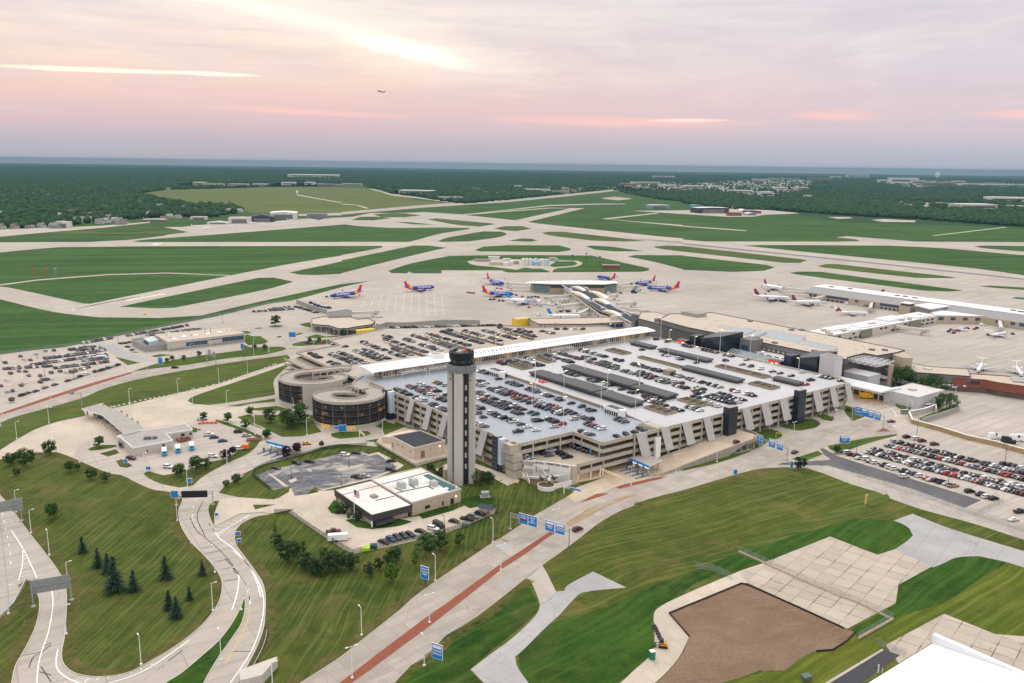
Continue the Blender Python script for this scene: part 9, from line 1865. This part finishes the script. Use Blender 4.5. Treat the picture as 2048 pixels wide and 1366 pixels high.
def rocks(label,spec,n,s):
 pts=catmull(path(spec),6,False); m=M('rock_pale',(.50,.47,.42),.9,.15,1)
 for i in range(n):
  k=i/(n-1)*(len(pts)-1); p_=pts[int(k)].lerp(pts[min(int(k)+1,len(pts)-1)],k%1); mb=MB(); mb.lathe((0,0,0),[(s*tr.uniform(.8,1.2),0),(s*.9,.35*s),(s*.45,.6*s),(.05,.68*s)],7); o=mb.build('boulder',[m]); o.location=(p_.x,p_.y,.1); o.rotation_euler=(0,0,tr.uniform(0,6)); tag(o,label%nth(i),'boulder','pale boulders along the road edges')
rocks('pale boulder along the road below the long left bank, %s from the toll roof','B4 760,735 980,685 1200,645 1490,572 1700,508 1880,440',34,1.0)
t=thing('guard_rail','grey guard rail with posts at the lower loop road','guard rail',W('C3',270,1000),0); pts=catmull(path('C3 292,985 280,1050 250,1130 200,1230 140,1330 110,1400'),5,False); mb=MB(); mb.wallrun([p+Vector((1.0,0,0)) for p in pts],.35,.85,.15); mb.build('rail',[steel],t); mb=MB()
for p_ in pts[::2]: mb.box(p_+Vector((1.2,0,0)),.3,.3,.8)
build_each(mb,'post',[darkw],t)
t=thing('bridge_wall','pale concrete wing wall at the bottom road corner','wall',W('C3',250,1330),0); mb=MB(); mb.prism(path('C3 105,1345 390,1240 395,1248 280,1380 120,1420'),0,3.2); mb.build('wall',[palew],t)
mb=MB(); o=mb.wallrun(path('C1 0,985 80,905 155,760'),0,.9,.35).build('guard_rail',[steel]); tag(o,'guard rail at the left edge between the two carriageways','guard rail')
fr_=random.Random(3); nr=np.random.default_rng(4)
def inpoly(x,y,poly):
 c=False; n=len(poly); j=n-1
 for i in range(n):
  xi,yi=poly[i]; xj,yj=poly[j]
  if (yi>y)!=(yj>y) and x<(xj-xi)*(y-yi)/(yj-yi)+xi: c=not c
  j=i
 return c
def pxpoly(s):
 out=[]; w='PX'
 for t in s.split():
  if ',' in t: out.append(q(w,*map(float,t.split(','))))
  else: w=t
 return out
WOOD=pxpoly('PX -900,318 -900,480 -200,470 A1 0,478 150,470 330,465 520,440 700,425 860,408 1060,400 1250,408 1480,372 1400,345 1150,328 950,300 830,262 1000,240 A2 0,212 100,215 240,240 300,262 500,285 560,302 680,318 760,322 900,308 1000,300 1150,285 1380,262 1620,238 1750,270 1900,296 2048,310 A3 0,318 150,345 300,355 560,362 850,385 1100,400 1400,415 1700,438 2048,462 PX 3000,540 3000,372')
CLEAR=[(pxpoly(s),d) for s,d in (('A1 1060,190 1230,188 1350,200 1660,195 1860,192 2048,205 2048,222 1300,225 1080,222',.11),('A2 0,205 150,208 200,222 0,222',.22),('A2 300,235 530,240 530,262 310,262',.13),('A2 580,275 740,275 730,305 590,302',.16),('A2 1660,195 1980,185 2048,200 2048,250 1750,262 1650,238 1400,258 1200,258 1160,235 1330,235',.3),('A3 0,200 300,180 700,175 800,175 760,240 500,290 300,265 0,245',.24),('A3 1180,172 1450,178 2048,200 2048,222 1560,215 1400,240 1200,200',.24),('A3 1270,300 1500,310 1900,330 1880,365 1500,360 1290,345',.24),('A3 1800,285 2048,280 2048,325 1830,320',.22),('A3 600,215 960,190 980,240 700,245',.32),('A1 0,250 1200,260 1500,380 900,430 0,490',.66))]
def dens(px,py):
 if not inpoly(px,py,WOOD): return 0
 for pl,d in CLEAR:
  if inpoly(px,py,pl): return d
 return 1
pts=[]; row=324.5
rowslope=.013
y=11.0
while y<150:
 dist=CAMH*FPX/y; step=max(.42,y*y/(CAMH*FPX)*min(26,9+dist*.0026)); wpx=FPX/dist*min(46,9.0+dist*.0012)
 x=-80+fr_.random()*wpx
 while x<2130:
  py=HOR+rowslope*(x-1024)+y+fr_.uniform(-.5,.5)*step; px=x+fr_.uniform(-.5,.5)*wpx
  if fr_.random()<dens(px,py)*.9: pts.append((px,py))
  x+=wpx
 y+=step
TP=np.array([tuple(P(a,b)) for a,b in pts]); n=len(TP)
ico=[]
bm=bmesh.new(); bmesh.ops.create_icosphere(bm,subdivisions=1,radius=1); iv=np.array([tuple(v.co) for v in bm.verts]); if_=np.array([[v.index for v in f.verts] for f in bm.faces]); bm.free()
bm=bmesh.new(); bmesh.ops.create_icosphere(bm,subdivisions=2,radius=1); iv2=np.array([tuple(v.co) for v in bm.verts]); if2=np.array([[v.index for v in f.verts] for f in bm.faces]); bm.free()
def forest(name,P_,iv,if_,jit):
 n=len(P_); d=np.hypot(P_[:,0],P_[:,1]); h=nr.uniform(8,16,n)*(1+.15*nr.standard_normal(n)).clip(.6,1.5); r=h*nr.uniform(.36,.58,n)+d*.0004
 nv=len(iv); V=np.repeat(iv[None],n,0)*(1+jit*nr.standard_normal((n,nv,1))); V[:,:,0]*=r[:,None]; V[:,:,1]*=r[:,None]; V[:,:,2]=V[:,:,2]*(h*.5)[:,None]+(h*.52)[:,None]-.6
 V[:,:,0]+=P_[:,0][:,None]; V[:,:,1]+=P_[:,1][:,None]
 F=(if_[None]+(np.arange(n)*nv)[:,None,None]).reshape(-1,3); me=bpy.data.meshes.new(name); me.vertices.add(n*nv); me.vertices.foreach_set('co',V.reshape(-1).astype(np.float32)); m=len(F)
 me.loops.add(m*3); me.loops.foreach_set('vertex_index',F.reshape(-1).astype(np.int32)); me.polygons.add(m); me.polygons.foreach_set('loop_start',np.arange(0,m*3,3,dtype=np.int32)); me.polygons.foreach_set('loop_total',np.full(m,3,dtype=np.int32)); me.update(calc_edges=True); return me
fm=bpy.data.materials.new('forest_leaves'); nt=nodes_of(fm); p=posn(nt)
c=mixc(nt,ramp(nt,noise(nt,.045,3,.7,p),[(.35,0.0),(.65,1.0)]),(.014,.042,.018),(.036,.080,.024)); c=mixc(nt,ramp(nt,noise(nt,.25,3,.7,p),[(.5,0.0),(.72,.85)]),c,(.066,.112,.030)); c=mixc(nt,ramp(nt,noise(nt,.003,2,.5,p),[(.4,0.0),(.65,.5)]),c,(.022,.050,.026)); finish(nt,c,.9,.1)
BL=[('A1',1185,212,60,14,60,'tan',1,0),('A1',1290,218,90,12,50,'tan',1,1),('A1',1420,216,110,10,60,'tan',1,1),('A1',1560,217,90,10,60,'grey',2,0),('A1',1730,212,80,14,60,'white',0,0),('A1',1850,208,50,12,60,'white',0,0),('A1',1960,214,110,8,60,'grey',2,2),('A1',1870,163,280,12,200,'white',0,0),
('A2',60,212,120,8,60,'tan',1,1),('A2',440,260,200,14,90,'tan',1,0),('A2',660,296,140,12,60,'white',0,2),('A2',1180,246,140,9,60,'white',0,0),('A2',1290,258,150,10,60,'tan',1,2),('A2',1060,225,40,10,30,'white',0,0),('A2',1340,242,40,12,30,'tan',1,0),('A2',1930,166,130,8,90,'white',0,0),('A2',1830,205,160,10,90,'tan',1,0),('A2',1720,212,90,9,60,'brick',3,1),('A2',1960,222,100,9,60,'white',0,0),('A2',1790,232,90,8,60,'tan',1,1),('A2',2020,240,60,10,60,'brick',3,0),
('A3',60,232,110,14,80,'tan',1,0),('A3',200,228,80,10,60,'white',0,0),('A3',340,258,140,12,80,'tan',1,0),('A3',400,215,80,8,60,'grey',2,0),('A3',505,284,80,26,40,'white',0,0),('A3',470,183,90,7,80,'white',0,0),('A3',560,178,80,7,80,'tan',1,0),('A3',650,180,90,7,80,'grey',2,1),('A3',590,238,70,10,60,'white',0,0),('A3',720,242,70,14,60,'tan',1,0),('A3',750,290,40,14,40,'white',0,1),('A3',830,182,120,8,100,'brick',3,1),('A3',920,170,60,9,60,'white',0,0),('A3',1050,166,125,14,60,'white',0,0),('A3',1240,198,110,14,90,'white',0,0),('A3',1330,200,150,24,90,'white',0,0),('A3',1420,205,80,16,60,'tan',1,0),('A3',1500,213,90,12,60,'brick',3,1),('A3',1590,214,70,14,60,'brick',3,1),('A3',1660,210,60,18,60,'tan',1,0),('A3',1750,215,140,9,90,'white',0,0),('A3',1900,220,160,10,90,'white',0,0),('A3',2030,222,80,10,90,'tan',1,0),('A3',1960,310,190,18,90,'white',0,0),('A3',1780,358,200,22,90,'tan',1,0),('A3',1440,352,90,12,50,'tan',1,0),('A3',1340,340,70,10,40,'white',0,2),('A3',2030,356,60,14,60,'white',0,0),('A3',1560,330,60,10,40,'tan',1,2)]
H1=[(20,285),(30,320),(160,455),(205,270),(300,280),(370,400),(370,455),(440,385),(475,305),(465,425),(560,425),(620,270),(640,275),(690,285),(690,295),(640,435),(655,415),(690,425),(720,435),(830,325),(960,345),(985,420),(1020,405),(1070,408),(1115,355),(1380,375),(1440,372),(1010,240),(510,430),(600,440),(535,400),(250,465),(330,470),(745,440),(90,470),(10,470),(20,390),(45,395),(905,395),(520,275)]
H2=[(795,238),(820,242),(985,258),(1070,228),(1100,240),(1370,248),(1400,250),(1430,240),(1240,232),(860,262),(930,270)]
keep=np.ones(n,bool)
for w,L_ in (('A1',H1),('A2',H2)):
 for x,y in L_: p_=W(w,x,y,-.2); keep&=~((abs(TP[:,0]-p_.x)<13)&(TP[:,1]>p_.y-75)&(TP[:,1]<p_.y+10))
for b in BL: p_=W(b[0],b[1],b[2],-.2); hl=b[3]*WIN[b[0]][2]*math.hypot(p_.x,p_.y)/FPX/2+4; keep&=~((abs(TP[:,0]-p_.x)<hl)&(TP[:,1]>p_.y-60-p_.y*.03)&(TP[:,1]<p_.y+b[5]+6))
TP=TP[keep]
dd=np.hypot(TP[:,0],TP[:,1])
for nm_,sel,a,b,j,lab in (('woods',dd<4200,iv2,if2,.16,'dense dark leafy woods and suburb trees beyond the airfield'),('distant_woods',dd>=4200,iv,if_,.14,'blue green woods fading to the horizon')):
 me=forest(nm_,TP[sel],a,b,j); me.materials.append(fm); o=bpy.data.objects.new(nm_,me); COL.objects.link(o); tag(o,lab,'woods',None,'stuff')
wts=[M('town_white',(.55,.54,.52),.8,.08,.05),M('town_tan',(.42,.37,.31),.85,.1,.05),M('town_grey',(.30,.30,.30),.85,.1,.05),M('town_brick',(.26,.14,.11),.85,.1,.05)]; rfs=[roofwhite,roofg,M('roof_dull',(.22,.21,.20),.9,.1,.05)]; wband=M('town_window',(.05,.06,.07),.4,.1)
def block(w,x,y,wpx,hpx,dep,label,wi,ri,grp='far flat roofed buildings'):
 px,py=q(w,x,y); a=WIN[w][2]; p_=P(px,py,-.2); s=math.hypot(p_.x,p_.y)/FPX; L_=wpx*a*s; h=max(4,hpx*a*s*1.2); ro=fr_.uniform(-.25,.25)
 t=thing('flat_roofed_building',label,'building',(p_.x,p_.y,-.2),ro,grp); mb=MB(); mb.box((0,dep/2,0),L_,dep,h); mb.build('wall',[wts[wi]],t,local=1); mb=MB(); mb.box((0,dep/2,h),L_+.6,dep+.6,.5); mb.build('roof',[rfs[ri]],t,local=1); mb=MB(); mb.box((0,-.05,h*.35),L_*.86,.3,h*.3); mb.build('window_band',[wband],t,local=1)
for i,(w,x,y,a,b,d,cn,wi,ri) in enumerate(BL):
 px=q(w,x,y)[0]; block(w,x,y,a,b,d,'far %s flat roofed block, %s from left among those beyond the airfield'%(cn,nth(i)),wi,ri)
tg=M('town_ground',(.23,.23,.19),.95,.45,.012)
for k in ('A1 1060,196 1230,192 1350,202 1660,198 1860,196 2048,207 2048,218 1300,222 1080,219','A2 310,240 530,243 520,262 320,262','A2 1670,200 1980,190 2048,202 2048,240 1750,252 1650,238','A3 0,205 300,186 700,180 790,182 740,236 500,282 310,258 0,240','A3 1190,180 1450,184 2048,202 2048,218 1560,212 1400,230 1210,205','A3 1290,305 1500,315 1880,335 1870,360 1500,352 1300,342','A3 1830,290 2048,284 2048,318 1850,316'): setting(sheet('town_ground',path(k,-.3),-.3,tg))
HM=[]
for k in range(4):
 mb=MB(); mb.box((0,0,0),13,9,4.6,0,0); mb.add([(-7,-5,4.5),(7,-5,4.5),(7,0,8),(-7,0,8),(7,5,4.5),(-7,5,4.5)],[(0,1,2,3),(3,2,4,5),(1,4,2),(0,3,5)],1); mb.box((3,1,6.5),1,1,2.4,0,0)
 for x in (-4,0,4): mb.box((x,-4.55,1.4),1.6,.15,1.6,0,2)
 HM.append(mb.mesh('house',[wts[k%3] if k else wts[0],[M('tile_grey',(.20,.19,.19),.9,.1,.1),M('tile_brown',(.17,.12,.09),.9,.1,.1),rfs[2],M('tile_pale',(.34,.32,.30),.9,.1,.1)][k],wband]))
for i,(x,y) in enumerate(sorted(H1)):
 p_=W('A1',x,y,-.2); o=bpy.data.objects.new('house',HM[i%4]); COL.objects.link(o); o.location=p_; s=1.15+fr_.random()*.5; o.scale=(s,s,s); o.rotation_euler=(0,0,fr_.uniform(-.6,.6)); tag(o,'small gabled house among the suburb trees on the left, %s from the left'%nth(i),'house','suburb houses among the trees')
for i,(x,y) in enumerate(sorted(H2)):
 p_=W('A2',x,y,-.2); o=bpy.data.objects.new('house',HM[i%4]); COL.objects.link(o); o.location=p_; o.scale=(1.5,1.5,1.5); o.rotation_euler=(0,0,fr_.uniform(-.6,.6)); tag(o,'small gabled house beyond the highway in the middle, %s from the left'%nth(i),'house','houses beyond the highway')
def hang(w,x0,x1,yb,yt,dep,label,wm_,rm,gable=0.0,rot=0.0):
 a=W(w,x0,yb); b=W(w,x1,yb); h=HGT(*q(w,(x0+x1)/2,yb),q(w,0,yt)[1]); L_=(b-a).length; c=(a+b)/2; t=thing('hangar',label,'hangar',(c.x,c.y,0),math.atan2((b-a).y,(b-a).x)+rot,'hangars round the airfield')
 mb=MB(); hw=h*(1-gable); mb.box((0,dep/2,0),L_,dep,hw); mb.add([(-L_/2,0,hw),(L_/2,0,hw),(0,0,h),(-L_/2,dep,hw),(L_/2,dep,hw),(0,dep,h)],[(0,1,2),(3,5,4)]); mb.build('wall',[wm_],t,local=1)
 mb=MB(); mb.add([(-L_/2-.5,-.5,hw),(0,-.5,h+.15),(L_/2+.5,-.5,hw),(L_/2+.5,dep+.5,hw),(0,dep+.5,h+.15),(-L_/2-.5,dep+.5,hw)],[(0,1,4,5),(1,2,3,4)]); mb.build('roof',[rm],t,local=1)
 mb=MB(); mb.box((0,-.1,0),L_*.7,.3,hw*.75); mb.build('door',[M('hangar_door_'+wm_.name,tuple(min(.6,k*1.5+.01) for k in (.1,.1,.1)),.7,.1)],t,local=1)
hw_=M('hangar_white',(.58,.57,.54),.7,.06,.1); hk=M('hangar_dark',(.035,.04,.05),.6,.2,.1); hb=M('hangar_blue',(.20,.30,.36),.6,.1,.1); hr=M('hangar_red',(.24,.05,.035),.8,.15,.1)
hang('A1',1620,1780,418,372,70,'white flat hangar right of the dark one on the far apron',hw_,roofwhite,.12); hang('A1',1500,1640,432,388,60,'dark gabled hangar on the far apron',hk,M('roof_slate',(.06,.065,.07),.8,.1),.35); hang('A1',1370,1500,440,405,40,'low white hangar office left of the dark hangar',hw_,roofg,.05); hang('A1',1840,1965,410,382,40,'small grey hangar at the right end of the far apron',M('hangar_grey',(.18,.20,.22),.6,.1,.1),rfs[2],.1); hang('A1',855,990,430,415,20,'orange and white long shed at the suburb edge',wts[3],roofwhite,.1); hang('A1',1240,1370,445,428,20,'white tent roofed shed on the far apron',hw_,roofwhite,.4); hang('A1',325,410,468,432,30,'white and red building at the suburb edge',wts[0],roofg,.05); hang('A1',150,195,470,452,20,'small grey building at the suburb edge',wts[2],rfs[2],.1); hang('A1',1140,1240,418,400,25,'white shed before the suburb trees',hw_,roofg,.1); hang('A1',690,750,448,432,20,'dark roofed shed at the suburb edge',wts[2],hk,.4)
hang('A2',1850,1970,355,330,40,'pale blue box building alone on the far field',hb,roofwhite,.05); hang('A3',90,275,380,346,60,'black fronted hangar on the right far field',hk,roofwhite,.06); hang('A3',285,352,396,376,30,'dark red shed beside the black hangar',hr,hr,.1); hang('A3',385,442,392,376,30,'pale blue gabled shed right of the red one',hb,roofwhite,.4); hang('A3',350,385,378,355,30,'white gabled shed behind the red one',hw_,roofwhite,.4); hang('A3',390,470,382,364,30,'second red shed behind the gabled ones',hr,hk,.2); hang('A3',60,120,348,328,30,'turquoise shed behind the black hangar',M('shed_turquoise',(.08,.34,.38),.6,.1,.1),hb,.1); hang('A3',295,345,352,336,30,'white domed shed behind the black hangar',hw_,roofwhite,.4)
setting(sheet('far_apron',path('A3 -300,365 50,362 280,352 480,358 660,375 700,382 500,388 420,400 280,402 60,388',-.1),-.1,cc_lot)); setting(sheet('bare_patch',path('A3 870,402 1000,402 1020,410 930,414',-.1),-.1,cc_lot,soft=40)); setting(sheet('bare_patch',path('A3 1130,420 1200,414 1400,424 1390,434 1200,432',-.1),-.1,cc_lot,soft=40)); setting(sheet('bare_patch',path('A2 1560,290 1640,280 1740,292 1660,302',-.1),-.1,M('patch_red',(.40,.28,.22),.9,.2,.02),soft=40))
for s in ('A1 1775,240 1790,245 1780,272 2048,318 2048,314 1790,268 1778,262','A2 0,322 100,330 160,346 150,352 90,332 0,326','A2 160,232 230,250 300,272 480,292 660,318 660,313 480,286 300,264 200,235'): setting(sheet('dirt_track',path(s,-.15),-.15,cc_lot))
p_=W('A3',1523,200); s=math.hypot(p_.x,p_.y)/FPX*.333; t=thing('water_tower','pale bulb topped water tower on the horizon at right','water tower',(p_.x,p_.y,0),0); mb=MB(); mb.lathe((0,0,0),[(5*s,0),(3.2*s,34*s)],12); mb.build('stem',[M('tower_blue',(.10,.17,.22),.8,.05,.02)],t,local=1); mb=MB(); mb.lathe((0,0,30*s),[(4*s,0),(11*s,6*s),(12.5*s,14*s),(10*s,24*s),(2*s,28*s)],14); mb.build('tank',[hw_],t,local=1)
tk=M('tank_white',(.62,.62,.60),.5,.06,.5); i=0
for x,y,r,h,k in ((1090,690,3,9,0),(1110,690,3,9,0),(1132,690,3,9,0),(1150,688,3,7,0),(1170,692,4,5,1),(1190,690,3,8,0),(1230,694,4,9,2),(1205,680,3,6,0),(985,695,4,5,0),(1022,685,3,5,0),(1165,676,3,6,2),(1290,668,3,3,1)):
 p_=W('A2',x,y); mb=MB(); mb.lathe((0,0,0),[(r,0),(r,h),(r*.7,h+1),(.1,h+1.4)],14); o=mb.build('storage_tank',[(tk,M('tank_blue',(.25,.42,.55),.5,.06,.5),M('tank_pale_blue',(.42,.52,.58),.5,.06,.5))[k]]); o.location=(p_.x,p_.y,.2); tag(o,'%s storage tank on the green island pad, %s in the row'%(('white','blue','pale blue')[k],nth(i)),'tank','storage tanks on the green island'); i+=1
for i,(x,y,L_,h,m) in enumerate(((845,668,55,3,greyw),(915,655,40,4,hw_),(940,690,60,4,M('tank_cream',(.5,.42,.3),.7,.1,.3)),(990,668,26,4,hw_),(1050,684,16,4,greyw),(1000,690,20,4,hw_),(1265,665,26,5,wts[1]))):
 p_=W('A2',x,y); mb=MB(); mb.box((0,0,0),L_*.45,7,h); mb.box((0,0,h),L_*.45+.6,7.6,.4); o=mb.build('service_hut',[m]); o.location=(p_.x,p_.y,.2); tag(o,'low service hut on the green island pad, %s from the left end'%nth(i),'hut','service huts on the green island')
for i,(w,x,yb,yt,c) in enumerate((('A2',1383,695,632,lk_),('A2',1467,680,622,lk_),('A2',1548,700,640,lk_),('A1',203,765,715,redm),('A1',285,765,708,redm),('A1',335,755,712,steel),('A3',63,508,452,redm))):
 px,py=q(w,x,yb); h=HGT(px,py,q(w,x,yt)[1]); p_=P(px,py); t=thing('mast','thin %s mast on the airfield grass, %s of the masts'%('dark' if c is lk_ else 'orange' if c is redm else 'grey',nth(i)),'mast',p_,0,'masts on the airfield'); mb=MB();
 for a in range(3): mb.tube((1.2*math.cos(a*2.1),1.2*math.sin(a*2.1),0),(.3*math.cos(a*2.1),.3*math.sin(a*2.1),h),.14,n=4)
 mb.build('mast',[c],t,local=1); mb=MB(); mb.box((0,0,h-.5),2.6,2.6,1.3); mb.build('head',[c],t,local=1)
if HAZE>0:
 hm=bpy.data.materials.new('haze_air'); nt=nodes_of(hm); v=N(nt,'ShaderNodeVolumePrincipled'); v.inputs['Color'].default_value=(*HCOL,1); v.inputs['Density'].default_value=HAZE; v.inputs['Anisotropy'].default_value=.2; L(nt,v.outputs[0],N(nt,'ShaderNodeOutputMaterial').inputs['Volume'])
 mb=MB(); mb.add([(-23500,-1500,-1.6),(23500,-1500,-1.6),(23500,24300,-1.6),(-23500,24300,-1.6),(-23500,-1500,160),(23500,-1500,160),(23500,24300,160),(-23500,24300,160)],[(3,2,1,0),(4,5,6,7),(0,1,5,4),(1,2,6,5),(2,3,7,6),(3,0,4,7)]); o=mb.build('haze',[hm]); o['kind']='stuff'
